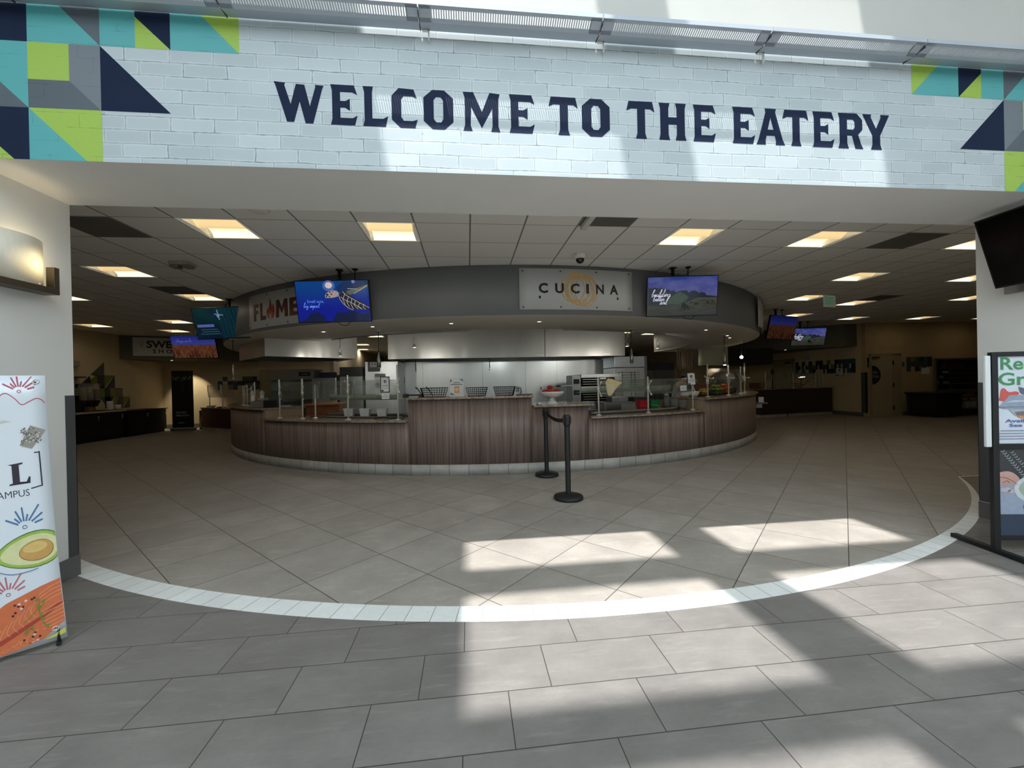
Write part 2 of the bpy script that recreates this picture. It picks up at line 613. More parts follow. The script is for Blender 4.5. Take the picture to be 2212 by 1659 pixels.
def ceil_mat():
    m, b, g = newmat('acoustic ceiling tile')
    P = g.xyz(g.coord())
    u = g.m('FRACT', g.m('ADD', g.m('DIVIDE', g.m('SUBTRACT', P[0], GX), TL), 50.0))
    v = g.m('FRACT', g.m('ADD', g.m('DIVIDE', g.m('SUBTRACT', P[1], GY), TL), 50.0))
    du = g.m('MINIMUM', u, g.m('SUBTRACT', 1.0, u))
    dv = g.m('MINIMUM', v, g.m('SUBTRACT', 1.0, v))
    lx = g.m('SUBTRACT', 1.0, g.ramp(du, 0.013, 0.018))
    ly = g.m('SUBTRACT', 1.0, g.ramp(dv, 0.009, 0.013))
    line = g.m('MAXIMUM', lx, g.m('MULTIPLY', ly, 0.8))
    sp = g.ramp(g.noise(g.coord(), 90.0, 3, 0.7), 0.55, 0.75)
    rnd = g.white(g.vec(g.m('FLOOR', g.m('DIVIDE', g.m('SUBTRACT', P[0], GX), TL)), g.m('FLOOR', g.m('DIVIDE', g.m('SUBTRACT', P[1], GY), TL)), 0.0))
    col = g.mix(g.m('MULTIPLY', rnd, 0.5), lin((236, 236, 231)), lin((229, 229, 224)))
    col = g.mix(g.m('MULTIPLY', sp, 0.25), col, lin((196, 195, 189)))
    col = g.mix(line, col, lin((132, 132, 128)))
    g.put(b.inputs['Base Color'], col)
    b.inputs['Roughness'].default_value = 0.85
    return m

BRICK, _ = brick_mat()
F_BOND, F_DIA, F_BAND = floor_mat('greige running bond tile', 'bond'), floor_mat('taupe diamond tile', 'diamond'), floor_mat('white border tile', 'band')
CEIL = ceil_mat()
WHITE = M('white wall paint', (232, 233, 230), 0.7, var=0.02, scale=3, bump=0.05)
UPPERW = M('upper front wall paint', (192, 192, 187), 0.7, var=0.02, scale=3)
UPPER = M('upper wall paint', (222, 223, 219), 0.7, var=0.02, scale=3)
BEIGE = M('beige hall paint', (206, 188, 150), 0.75, var=0.04, scale=2)
TANW = M('tan tile wall', (186, 164, 126), 0.6, var=0.05, scale=4)
KITW = M('kitchen wall paint', (178, 166, 138), 0.7, var=0.05, scale=3)
STEEL = M('brushed stainless', (178, 178, 172), 0.33, 1.0, var=0.07, scale=5)
DSTEEL = M('dull stainless', (128, 130, 128), 0.42, 0.9, var=0.10, scale=4)
CHROME = M('polished steel post', (228, 227, 221), 0.3, 0.4, var=0.03)
BLACK = M('black plastic', (16, 16, 17), 0.45, var=0.1)
BLACKM = M('black powder coat', (24, 25, 28), 0.5, var=0.12, scale=30)
DARK = M('dark interior', (26, 25, 24), 0.8, var=0.1)
GUARD = M('grey corner guard', (78, 79, 81), 0.5, var=0.06)
BASEB = M('grey vinyl base', (104, 103, 102), 0.55, var=0.05)
BULK = M('slate grey bulkhead paint', (128, 131, 134), 0.6, var=0.03, scale=2)
RINGW = M('ring soffit paint', (224, 221, 212), 0.7, var=0.02, scale=2)
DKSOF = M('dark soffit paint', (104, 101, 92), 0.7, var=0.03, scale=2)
NAVY = M('navy vinyl', (24, 36, 62), 0.65, var=0.05, spec=0.15)
PAPER = M('white paper', (226, 227, 226), 0.6, var=0.015)
SIGNW = M('white sign panel', (206, 209, 210), 0.45, var=0.015)
GLASS = M('clear guard glass', (208, 222, 214), 0.05, trans=0.9, alpha=0.35)
GLASSG = M('green glass shelf', (140, 154, 144), 0.25)

# ------------------------------------------------------------------ floor
def yin(x):
    return 10.308 - math.sqrt(7.764 ** 2 - (x - 1.006) ** 2)
def yout(x):
    return 9.984 - math.sqrt(7.605 ** 2 - (x - 0.947) ** 2)
xs = [-12, -4.2] + [-4.2 + k * (10.8 / 90) for k in range(1, 91)] + [22]
for nm, mt, f0, f1, in (('floor', F_BOND, lambda x: -9.0, lambda x: yout(min(max(x, -4.2), 6.6))),
                        ('floor_border', F_BAND, lambda x: yout(min(max(x, -4.2), 6.6)), lambda x: yin(min(max(x, -4.2), 6.6))),
                        ('floor_hall', F_DIA, lambda x: yin(min(max(x, -4.2), 6.6)), lambda x: 27.0)):
    mb = MB().use(mt)
    for k in range(len(xs) - 1):
        a, c = xs[k], xs[k + 1]
        mb.poly([(a, f0(a), 0), (c, f0(c), 0), (c, f1(c), 0), (a, f1(a), 0)])
    struct(mb, nm)
mb = MB().use(DARK)
mb.box(-12, 22, -9.15, 27, -0.2, -0.02)
struct(mb, 'floor_slab')

# ------------------------------------------------------------------ entrance wall with portal, unseen atrium roof with skylights, the rear ones added
ROOFZ = 7.0
mb = MB().use(WHITE)
mb.box(-11.15, XL, WY, WB, 0, ZS)
mb.box(XR, 21.65, WY, WB, 0, ZS)
mb.box(-11.15, 21.65, WY + 0.001, WB, ZS, ROOFZ)
mb.use(BRICK)
mb.poly([(-11.15, WY, ZS), (21.65, WY, ZS), (21.65, WY, 3.83), (-11.15, WY, 3.83)])
mb.use(UPPERW)
mb.poly([(-11.15, WY, 3.83), (21.65, WY, 3.83), (21.65, WY, ROOFZ), (-11.15, WY, ROOFZ)])
struct(mb, 'wall_front')
off = Vector((-SUN_D.x / SUN_D.z * ROOFZ, -SUN_D.y / SUN_D.z * ROOFZ))
PX = [(-0.048, 1.622), (2.145, 3.705)]
PY = [(0.43, 1.405), (1.735, 2.72), (3.10, 4.09)]
PX_ADDED = [(-5.6, -4.0), (-3.92, -2.2), (-2.12, -0.13), (-0.048, 1.622), (1.70, 3.705), (3.79, 5.7), (5.78, 7.7), (7.78, 9.7)]  # unseen rear roof openings, added so sun and sky bounce off the floor
PY_ADDED = [(-1.10, 0.05), (-2.33, -1.18), (-3.56, -2.41), (-4.79, -3.64), (-6.02, -4.87), (-7.1, -6.1)]
rx = sorted({-9, 11} | {k - off.x for p in PX + PX_ADDED for k in p})
ry = sorted([-9, WY] + [min(k - off.y, WY) for p in PY + PY_ADDED for k in p])
mb = MB().use(UPPER)
for i in range(len(rx) - 1):
    for j in range(len(ry) - 1):
        cx, cy = (rx[i] + rx[i + 1]) / 2 + off.x, (ry[j] + ry[j + 1]) / 2 + off.y
        if ry[j + 1] - ry[j] < 1e-6:
            continue
        if any(a < cx < b for a, b in PX) and any(a < cy < b for a, b in PY):
            continue
        if any(a < cx < b for a, b in PX_ADDED) and any(a < cy < b for a, b in PY_ADDED):
            continue
        mb.box(rx[i], rx[i + 1], ry[j], ry[j + 1], ROOFZ, ROOFZ + 0.06)
struct(mb, 'ceiling_atrium')
mb = MB().use(UPPER)
mb.box(-9.15, -9, -9, WB, 0, ROOFZ)  # unseen wall, added to keep low daylight out of the deep hall
struct(mb, 'wall_unseen_west')
mb = MB().use(UPPER)
mb.box(11, 11.15, -9, WB, 0, ROOFZ)  # unseen wall opposite, added to shut out side light
struct(mb, 'wall_unseen_east')
mb = MB().use(UPPER)
mb.box(-9.15, 11.15, -9.15, -9, 0, ROOFZ)  # unseen rear wall, added to shut out light from behind
struct(mb, 'wall_unseen_south')

# baseboards and corner guards of the portal
mb = MB().use(BASEB)
mb.box(XL, XL + 0.014, WY - 0.01, WB + 0.004, 0, 0.155)
struct(mb, 'baseboard_portal_west', BASEB)
mb = MB().use(BASEB)
mb.box(XR - 0.014, XR, WY - 0.01, WB + 0.004, 0, 0.15)
struct(mb, 'baseboard_portal_east', BASEB)
for nm, x, sg, lab in (('corner_guard', XL, 1, 'dark grey corner guard on the pier with the lit wall lamp'), ('corner_guard', XR, -1, 'dark grey corner guard on the pier behind the poster stand')):
    mb = MB().use(GUARD)
    mb.box(min(x, x + sg * 0.004), max(x, x + sg * 0.004), WB - 0.075, WB + 0.004, 0.157, 1.38 if sg > 0 else 1.31)
    mb.box(min(x - sg * 0.07, x + sg * 0.004), max(x - sg * 0.07, x + sg * 0.004), WB, WB + 0.004, 0.157, 1.38 if sg > 0 else 1.31)
    one(mb, nm, lab, 'corner guard')

# ------------------------------------------------------------------ hall ceiling, laid as cells so that the troffers sit in real openings
LIGHTS = [(-5, 0), (-2, 0), (4, 0), (7, 0), (-9, 3), (-9, 6), (-13, 6), (-17, 12), (-13, 11), (-15, 14), (11, 0), (11, 3), (15, 3),
          (12, 6), (15, 7), (19, 6), (15, 10), (19, 11), (23, 11), (27, 11), (-6, 17), (11, 17), (9, 16), (18, 22), (-8, 22), (-9, 26)]
GRILLES = [(-7, 0), (-9, 5), (9, 0), (15, 6), (2, -1)]
mb = MB().use(CEIL)
for r in range(-2, 38):
    run = None
    y0, y1 = GY + r * TL, GY + (r + 1) * TL
    y0 = max(y0, WB)
    c = -20
    while c < 36:
        if (c, r) in LIGHTS:
            c += 1
            continue
        e = c
        while e < 36 and (e, r) not in LIGHTS:
            e += 1
        mb.poly([(GX + c * TL, y0, ZC), (GX + c * TL, y1, ZC), (GX + e * TL, y1, ZC), (GX + e * TL, y0, ZC)])
        c = e
struct(mb, 'ceiling')
mb = MB().use(DARK)
mb.box(-13, 23, WB, 28, ZC + 0.2, ZC + 0.4)
struct(mb, 'ceiling_deck')

# ------------------------------------------------------------------ hall walls
def slab(name, mat, pts, z0=0.0, z1=ZC):
    mb = MB().use(mat)
    mb.prism([(x, y, z0) for x, y in pts], (0, 0, z1 - z0))
    return struct(mb, name)
slab('wall_west', BEIGE, [(-11.15, WB), (-11.0, WB), (-11.0, 16.2), (-11.15, 16.2)])
slab('wall_north_west', BEIGE, [(-11.0, 16.2), (-5.4, 16.9), (-5.4, 17.05), (-11.15, 16.35)])
slab('wall_kitchen_west', KITW, [(-5.4, 16.9), (-5.25, 16.9), (-5.25, 26.6), (-5.4, 26.6)])
slab('wall_kitchen_north', KITW, [(-5.4, 26.6), (13.6, 26.6), (13.6, 26.8), (-5.4, 26.8)])
slab('wall_north_east', BEIGE, [(10.4, 18.5), (13.57, 18.5), (13.57, 18.65), (10.4, 18.65)])
slab('wall_kitchen_east', KITW, [(10.4, 18.65), (10.55, 18.65), (10.55, 26.6), (10.4, 26.6)])
slab('wall_jog', BEIGE, [(13.42, 12.75), (13.57, 12.75), (13.57, 18.5), (13.42, 18.5)])
# the dish-return wall with its window opening
mb = MB().use(TANW)
mb.box(13.42, 16.02, 12.6, 12.75, 0, ZC)
mb.box(16.02, 18.4, 12.6, 12.75, 0, 0.82)
mb.box(16.02, 18.4, 12.6, 12.75, 1.92, ZC)
mb.box(18.4, 21.6, 12.6, 12.75, 0, ZC)
struct(mb, 'wall_dish_return')
slab('wall_east', TANW, [(21.5, WB), (21.65, WB), (21.65, 12.75), (21.5, 12.75)])
slab('baseboard_dish_return', BASEB, [(14.75, 12.588), (21.4, 12.588), (21.4, 12.6), (14.75, 12.6)], 0, 0.13)
slab('baseboard_north_west', BASEB, [(-11.0, 16.185), (-5.4, 16.885), (-5.4, 16.9), (-11.0, 16.2)], 0, 0.15)
slab('baseboard_jog', BASEB, [(13.408, 12.7), (13.42, 12.7), (13.42, 15.65), (13.408, 15.65)], 0, 0.13)
# dropped soffits at the two far corners
slab('trim_1', DKSOF, [(-11.0, 14.35), (-9.15, 15.1), (-7.9, 16.3), (-7.9, 16.55), (-11.0, 16.18)], 2.42, ZC)
slab('trim_2', DKSOF, [(12.95, 12.9), (13.42, 12.9), (13.42, 18.5), (10.4, 18.5), (10.4, 15.4)], 2.42, ZC)
# ------------------------------------------------------------------ mural and lettering on the entrance wall
MT = {k: mural_mat('mural ' + k, c) for k, c in dict(teal=(84, 168, 170), lime=(158, 190, 78), grey=(112, 120, 128), slate=(84, 94, 102), navy=(36, 48, 72)).items()}
MT['navy'] = NAVY
TZ = 3.80
MURAL = [('navy', [(-3.06, TZ), (-2.65, TZ), (-2.65, 3.567), (-3.06, 3.567)]),
         ('teal', [(-2.65, TZ), (-2.47, TZ), (-2.243, 3.567), (-2.65, 3.567)]), ('slate', [(-2.47, TZ), (-2.243, TZ), (-2.243, 3.567)]),
         ('teal', [(-2.243, TZ), (-2.04, TZ), (-2.04, 3.567), (-2.243, 3.567)]),
         ('navy', [(-2.04, TZ), (-1.835, TZ), (-1.835, 3.567), (-2.04, 3.765)]), ('lime', [(-2.04, 3.765), (-1.835, 3.567), (-2.04, 3.567)]),
         ('teal', [(-1.835, TZ), (-1.65, TZ), (-1.423, 3.567), (-1.835, 3.567)]), ('lime', [(-1.65, TZ), (-1.423, TZ), (-1.423, 3.567)]),
         ('teal', [(-3.06, 3.567), (-2.65, 3.567), (-2.65, 3.162)]), ('slate', [(-3.06, 3.567), (-2.65, 3.162), (-3.06, 3.162)]),
         ('lime', [(-2.65, 3.567), (-2.42, 3.567), (-2.42, 3.338), (-2.65, 3.338)]),
         ('grey', [(-2.42, 3.567), (-2.243, 3.567), (-2.243, 3.162), (-2.42, 3.338)]),
         ('slate', [(-2.65, 3.338), (-2.42, 3.338), (-2.243, 3.162), (-2.65, 3.162)]),
         ('navy', [(-2.243, 3.567), (-1.84, 3.162), (-2.243, 3.162)]),
         ('navy', [(-3.06, 3.162), (-2.65, 3.162), (-2.65, ZS), (-2.735, ZS), (-3.06, 3.155)]), ('lime', [(-3.06, 3.155), (-2.735, ZS), (-3.06, ZS)]),
         ('lime', [(-2.65, 3.162), (-2.24, 3.162), (-2.24, ZS), (-2.33, ZS)]), ('teal', [(-2.65, 3.162), (-2.33, ZS), (-2.65, ZS)])]
wallp = flat((0, WY, 0), (1, 0, 0), (0, 0, 1))
for nm, mir, lab in (('wall_mural', False, 'geometric mural of navy, teal and lime triangles on the brick above the wall lamp'),
                     ('wall_mural', True, 'geometric mural of lime, teal and navy triangles on the brick where the lettering ends')):
    a = Art(wallp)
    for c, pts in MURAL:
        a.use(MT[c])
        p = [(2.036 - x, z) for x, z in pts][::-1] if mir else pts
        a.poly(p)
    tag(a.build(nm), lab, 'mural')

def mirx(p):
    return [(1 - x, y) for x, y in p][::-1]
G_E = [[(0, 1), (.88, 1), (1, .76), (.82, .82), (.36, .82), (.36, .60), (.55, .60), (.72, .66), (.72, .36), (.55, .43), (.36, .43), (.36, .18), (.82, .18), (1, .25), (.9, 0), (0, 0), (.06, .15), (.06, .85)]]
_A = [(.3, 1), (.5, 1), (.5, .75), (.4, .42), (.5, .42), (.5, .25), (.36, .25), (.32, .12), (.33, 0), (0, 0), (.08, .15), (.33, .9)]
_O = [(.3, 1), (.5, 1), (.5, .82), (.42, .82), (.34, .74), (.34, .26), (.42, .18), (.5, .18), (.5, 0), (.3, 0), (0, .2), (0, .8)]
GLY = dict(E=G_E,
           L=[[(0, 1), (.42, 1), (.37, .85), (.37, .2), (.8, .2), (1, .27), (.9, 0), (0, 0), (.06, .15), (.06, .85)]],
           W=[[(0, 1), (.23, .98), (.21, .92), (.33, .46), (.44, .96), (.61, .95), (.715, .43), (.83, .91), (.82, .96), (1, .95), (.97, .87), (.775, 0), (.62, 0), (.51, .53), (.39, .02), (.25, .02), (.035, .9)]],
           C=[[(.28, 1), (.86, .98), (.97, .76), (.8, .80), (.46, .80), (.37, .72), (.37, .27), (.46, .18), (.8, .18), (1, .22), (.9, 0), (.33, 0), (0, .2), (0, .8)]],
           O=[_O, mirx(_O)],
           M=[[(0, 1), (.28, 1), (.51, .5), (.72, 1), (1, .98), (.96, .85), (.95, .15), (1, 0), (.75, 0), (.79, .15), (.79, .6), (.5, .08), (.22, .62), (.2, .15), (.25, 0), (0, 0), (.05, .15), (.05, .85)]],
           T=[[(.08, 1), (.92, 1), (1, .72), (.85, .8), (.66, .8), (.66, .15), (.72, 0), (.32, 0), (.38, .15), (.38, .8), (.17, .8), (0, .74)]],
           H=[[(0, 1), (.4, 1), (.35, .85), (.35, .62), (.65, .62), (.65, .85), (.6, 1), (1, 1), (.95, .85), (.95, .15), (1, 0), (.6, 0), (.65, .15), (.65, .42), (.35, .42), (.35, .15), (.4, 0), (0, 0), (.05, .15), (.05, .85)]],
           A=[_A, mirx(_A)],
           R=[[(0, 1), (.36, 1), (.36, .15), (.42, 0), (0, 0), (.06, .15), (.06, .85)],
              [(.36, 1), (.75, 1), (.97, .82), (.97, .55), (.8, .4), (.9, .15), (1, 0), (.68, 0), (.55, .37), (.36, .37), (.36, .54), (.6, .54), (.66, .6), (.66, .76), (.6, .82), (.36, .82)]],
           Y=[[(0, 1), (.33, 1), (.31, .92), (.5, .6), (.68, .92), (.66, 1), (1, 1), (.93, .88), (.65, .4), (.65, .15), (.71, 0), (.3, 0), (.36, .15), (.36, .4), (.07, .88)]])
LET = [('W', -1.217, -0.904), ('E', -0.863, -0.691), ('L', -0.656, -0.493), ('C', -0.469, -0.298), ('O', -0.258, -0.059), ('M', 0.007, 0.261), ('E', 0.325, 0.503),
       ('T', 0.602, 0.811), ('O', 0.840, 1.043), ('T', 1.166, 1.376), ('H', 1.408, 1.615), ('E', 1.668, 1.843),
       ('E', 1.973, 2.152), ('A', 2.160, 2.390), ('T', 2.371, 2.582), ('E', 2.616, 2.795), ('R', 2.826, 3.036), ('Y', 3.031, 3.260)]
wl = thing('wall_lettering', 'navy WELCOME TO THE EATERY lettering on the white brick wall', 'lettering', (1.02, WY, 3.13))
for k, (ch, x0, x1) in enumerate(LET):
    t = k / 17
    a = Art(wallp, 0.0015).use(NAVY)
    a.glyph(GLY[ch], x0, x1, 3.139 - 0.012 * t, 3.405 - 0.010 * t)
    a.build('letter', wl)

# ------------------------------------------------------------------ louvred metal light shelf above the brick
SHELF = M('blue grey shelf metal', (178, 186, 196), 0.5, 0.1, var=0.04, scale=2)
SHELFD = M('shelf seam', (70, 76, 84), 0.5, 0.3)
joints = [-9.0, -3.9, -2.69, -1.48, -0.265, 0.945, 2.155, 3.365, 4.575, 5.785, 11.0]
segs = [(a, b) for a, b in zip(joints[1:-1], joints[2:])][:8]
for k, (a, b) in enumerate(segs):
    lab = ['slotted metal light shelf section over the navy corner of the mural by the wall lamp',
           'slotted metal light shelf section over the teal and lime mural triangles by the wall lamp',
           'slotted metal light shelf section above the letters W and E of WELCOME',
           'slotted metal light shelf section above the letters COME of WELCOME',
           'slotted metal light shelf section above the words TO and THE',
           'slotted metal light shelf section above the word EATERY',
           'slotted metal light shelf section over the mural where the lettering ends',
           'slotted metal light shelf section at the far end of the brick wall'][k]
    t = thing('light_shelf', lab, 'light shelf', ((a + b) / 2, WY, 3.78), 'light shelf sections')
    mb = MB().use(SHELF)
    a2, b2 = a + 0.004, b - 0.004
    mb.hexa([(a2, 2.735, 3.770), (b2, 2.735, 3.770), (b2, WY - 0.012, 3.792), (a2, WY - 0.012, 3.792), (a2, 2.735, 3.776), (b2, 2.735, 3.776), (b2, WY - 0.012, 3.798), (a2, WY - 0.012, 3.798)])
    mb.box(a2, b2, 2.646, 2.652, 3.806, 3.834)
    for x in (a2, b2 - 0.075):
        mb.hexa([(x, 2.652, 3.806), (x + .075, 2.652, 3.806), (x + .075, 2.735, 3.770), (x, 2.735, 3.770), (x, 2.652, 3.811), (x + .075, 2.652, 3.811), (x + .075, 2.735, 3.776), (x, 2.735, 3.776)])
    mb.build('housing', None, t)
    mb = MB().use(SHELF)
    def ry_(y):
        return 3.770 + (2.735 - y) * (0.036 / 0.083)
    for y0, y1 in ((2.652, 2.668), (2.712, 2.735)):
        mb.hexa([(a2, y0, ry_(y0)), (b2, y0, ry_(y0)), (b2, y1, ry_(y1)), (a2, y1, ry_(y1)), (a2, y0, ry_(y0) + .005), (b2, y0, ry_(y0) + .005), (b2, y1, ry_(y1) + .005), (a2, y1, ry_(y1) + .005)])
    n = 66
    p = (b2 - a2 - 0.15) / n
    for q in range(n + 1):
        x = a2 + 0.075 + q * p
        mb.hexa([(x, 2.668, ry_(2.668)), (x + p * .45, 2.668, ry_(2.668)), (x + p * .45, 2.712, ry_(2.712)), (x, 2.712, ry_(2.712)), (x, 2.668, ry_(2.668) + .005), (x + p * .45, 2.668, ry_(2.668) + .005), (x + p * .45, 2.712, ry_(2.712) + .005), (x, 2.712, ry_(2.712) + .005)])
    mb.build('slotted_plate', None, t)
    mb = MB().use(SHELFD)
    mb.box(a - 0.003, a + 0.003, 2.66, WY - 0.02, 3.779, 3.80)
    mb.build('seam', None, t)
    if k in (3, 4, 5):
        mb = MB().use(CHROME)
        mb.box(a + 0.05, a + 0.058, WY - 0.03, WY - 0.012, 3.715, 3.79)
        mb.box(a + 0.01, a + 0.06, WY - 0.03, WY - 0.012, 3.780, 3.793)
        mb.build('bracket', None, t)


# ------------------------------------------------------------------ wall sconce on the west reveal
BRONZE = M('bronze metal', (96, 88, 76), 0.35, 0.8, var=0.05)
m, b, g = newmat('lit frosted glass')
P = g.xyz(g.coord())
dy = g.m('SUBTRACT', P[1], 3.165)
dz = g.m('SUBTRACT', P[2], 2.285)
rr = g.m('SQRT', g.m('ADD', g.m('MULTIPLY', g.m('MULTIPLY', dy, dy), 0.8), g.m('MULTIPLY', g.m('MULTIPLY', dz, dz), 2.0)))
hot = g.m('SUBTRACT', 1.0, g.ramp(rr, 0.01, 0.20))
g.put(b.inputs['Base Color'], g.mix(g.noise(g.scale(g.coord(), (1, 30, 4)), 6.0, 3), lin((214, 214, 200)), lin((232, 230, 216))))
g.put(b.inputs['Emission Color'], g.mix(hot, lin((255, 214, 150)), lin((255, 236, 170))))
g.put(b.inputs['Emission Strength'], g.m('ADD', 0.05, g.m('MULTIPLY', g.m('POWER', hot, 1.6), 1.6)))
b.inputs['Roughness'].default_value = 0.35
SCGLASS = m
t = thing('wall_sconce', 'lit frosted glass wall lamp in a bronze U bracket on the white pier', 'wall lamp', (XL, 3.12, 2.10))
mb = MB().use(SCGLASS)
ny, q0, q1 = 16, 2.875, 3.262
i0 = len(mb.v)
for k in range(ny + 1):
    s_ = k / ny
    y = q0 + (q1 - q0) * s_
    x = XL + 0.03 + 0.075 * sin(pi * s_) ** 0.8
    for z in (2.147, 2.465):
        for d_ in (0, 0.006):
            mb.v.append(Vector((x + d_, y, z)))
for k in range(ny):
    p, q = i0 + 4 * k, i0 + 4 * k + 4
    mb.face((p + 1, q + 1, q + 3, p + 3), True)
    mb.face((p, p + 2, q + 2, q), True)
    mb.face((p + 2, p + 3, q + 3, q + 2))
    mb.face((p, q, q + 1, p + 1))
mb.face((i0, i0 + 1, i0 + 3, i0 + 2))
j = i0 + 4 * ny
mb.face((j, j + 2, j + 3, j + 1))
mb.build('glass_shade', None, t)
mb = MB().use(BRONZE)
mb.box(XL + 0.002, XL + 0.105, 2.835, 3.300, 2.104, 2.147)
mb.box(XL + 0.05, XL + 0.105, 3.262, 3.300, 2.147, 2.297)
mb.box(XL + 0.05, XL + 0.105, 2.835, 2.873, 2.147, 2.297)
mb.build('bracket', None, t, bevel=0.002)
mb = MB().use(BRONZE)
mb.box(XL + 0.001, XL + 0.02, 2.98, 3.16, 2.16, 2.30)
mb.build('back_plate', None, t)
mb = MB().use(CHROME)
mb.lathe([(0.0, 0.0), (0.009, 0.002), (0.011, 0.012), (0.0, 0.02)], (XL + 0.09, 3.175, 2.147), 10)
mb.build('finial', None, t)
lamp = bpy.data.lights.new('sconce_bulb', 'POINT')
lamp.energy = 3.0
lamp.color = (1.0, 0.78, 0.45)
lamp.shadow_soft_size = 0.03
lo = bpy.data.objects.new('sconce_bulb', lamp)
COL.objects.link(lo)
lo.parent = t
lo.location = Vector((XL + 0.045, 3.12, 2.30)) - OFF[t.name]

# ------------------------------------------------------------------ vinyl banner on a spring stand
U = Vector((0.764, 0.645, 0)).normalized()     # towards the portal
N = Vector((0.645, -0.764, 0)).normalized()    # faces the visitor
BR = Vector((-2.267, 2.567, 0.03))
TRP = Vector((-2.318, 2.532, 1.50))
BW = 0.66
def ban(u, v, k):
    """u: metres in from the hinge-side edge going away from the portal, v: 0 bottom .. 1 top"""
    e = BR.lerp(TRP, v)
    bow = 0.012 * sin(pi * v) * max(0, 1 - u / 0.2)
    return e - U * (u + bow) - N * (0.02 * sin(pi * v)) + N * (k + 0.004 * sin(u * 14) * v)
BAN = M('glossy white banner vinyl', (222, 230, 238), 0.22, var=0.015, scale=4, coat=0.4)
t = thing('banner_stand', 'white vinyl food banner with avocado and salmon on a floor stand by the pier', 'banner', (BR.x - U.x * BW / 2, BR.y - U.y * BW / 2, 0))
mb = MB().use(BAN)
nu, nv = 10, 12
i0 = 0
for k in (0.0, -0.002):
    for j in range(nv + 1):
        for i in range(nu + 1):
            mb.v.append(ban(BW * i / nu, j / nv, k))
Q = (nu + 1) * (nv + 1)
for j in range(nv):
    for i in range(nu):
        a_ = j * (nu + 1) + i
        mb.face((a_ + 1, a_, a_ + nu + 1, a_ + nu + 2), True)
        mb.face((Q + a_, Q + a_ + 1, Q + a_ + nu + 2, Q + a_ + nu + 1), True)
for i in range(nu):
    mb.face((i, i + 1, Q + i + 1, Q + i))
    q = nv * (nu + 1) + i
    mb.face((q + 1, q, Q + q, Q + q + 1))
for j in range(nv):
    q = j * (nu + 1)
    mb.face((q + nu + 1, q, Q + q, Q + q + nu + 1))
    q += nu
    mb.face((q, q + nu + 1, Q + q + nu + 1, Q + q))
bsheet = mb.build('banner_sheet', None, t)
H_B = 1.47
def bp(u, v, k):     # art space: u metres from the portal-side edge (negative = away), v metres from the bottom
    return ban(-u, v / H_B, k)
def bpx(dv, sv=1.0):
    return lambda u, v, k: bp(max(u * .62, -.62), min(1.465, v * sv + dv), k)
C_ = lambda n, c: M('print ' + n, c, 0.25, var=0.06, scale=30, coat=0.3)
def art_done(a, name):
    return a.build(name, bsheet)
def burst(a, u, v, s, mat, rot=0.0):
    a.use(mat)
    for ang, r0, r1 in ((155, .35, .95), (137, .32, .6), (118, .30, .82), (95, .28, .85), (72, .28, .55), (50, .35, 1.15), (30, .42, 1.02), (14, .52, .9)):
        t_ = R_(ang) + rot
        pts = [(u + s * r0 * cos(t_), v + s * r0 * sin(t_)), (u + s * r1 * cos(t_), v + s * r1 * sin(t_))]
        a.stroke(pts, s * 0.085)
    a.stroke([(u + s * .11 * cos(q), v + s * .07 * sin(q)) for q in [2 * pi * i / 12 for i in range(13)]], s * .035)
for u_, v_, s_, c_ in ((-0.155, 1.385, 0.10, ('crimson line', (186, 88, 110))), (-0.185, 0.683, 0.125, ('blue line', (76, 122, 162))), (-0.315, 0.407, 0.11, ('rose line', (190, 112, 122)))):
    a = Art(bpx({'r': -.095, 'b': -.03, 'c': 0}[c_[0][0]]), 0.0009)
    burst(a, u_, v_, s_, C_(*c_))
    art_done(a, 'burst_print')
a = Art(bpx(.02), 0.0009)
a.use(C_('crimson line', (186, 88, 110))).stroke(smooth([(-.40, 1.20), (-.325, 1.235), (-.285, 1.30), (-.26, 1.345), (-.225, 1.355), (-.18, 1.325), (-.145, 1.293), (-.10, 1.31), (-.06, 1.325), (-.03, 1.318), (-.012, 1.30)]), 0.005)
art_done(a, 'line_print')
a = Art(bpx(.055), 0.0009).use(C_('tea bag paper', (198, 204, 196)))
a.poly([(-.36, 1.11), (-.325, 1.165), (-.25, 1.18), (-.012, 1.115), (-.105, 1.015), (-.35, 1.075)])
a.up().use(C_('tea leaves', (150, 146, 138))).poly([(-.105, 1.145), (-.012, 1.115), (-.105, 1.018), (-.175, 1.04)])
random.seed(3)
a.up()
for k in range(70):
    f, h_ = random.random(), random.random()
    u_ = -.165 + .14 * f - 0.055 * h_ + .01
    v_ = 1.045 + 0.085 * h_ + f * 0.0
    if -.168 < u_ < -.03 and 1.03 < v_ < 1.13:
        a.use(C_('tea fleck dark', (96, 94, 90)) if k % 3 else C_('tea fleck pale', (206, 202, 192)))
        a.disc(u_, v_, 0.007, 5, 0.004, random.random() * 3)
art_done(a, 'tea_bag_print')
INK = C_('black ink', (34, 32, 52))
a = Art(bpx(.255, .80), 0.0009).use(INK)
a.stroke([(-.62, .985), (-.062, .995)], 0.008).stroke([(-.062, .999), (-.058, .762)], 0.009).stroke([(-.056, .765), (-.125, .752)], 0.008)
L0 = [(-.255, .925), (-.165, .935), (-.168, .925), (-.19, .920), (-.19, .805), (-.15, .803), (-.135, .835), (-.125, .835), (-.128, .79), (-.255, .786), (-.25, .796), (-.232, .80), (-.232, .918)]
a.poly(L0)
a.poly([(-.395, .90), (-.325, .915), (-.33, .905), (-.345, .90), (-.41, .77), (-.43, .77), (-.50, .90), (-.44, .90), (-.405, .82), (-.372, .897)])
a.text('CAMPUS', -.37, .705, 0.048, 0.232, off=-0.005)
art_done(a, 'lettering_print')
a = Art(bpx(-.012), 0.0009).use(C_('avocado skin', (92, 120, 70)))
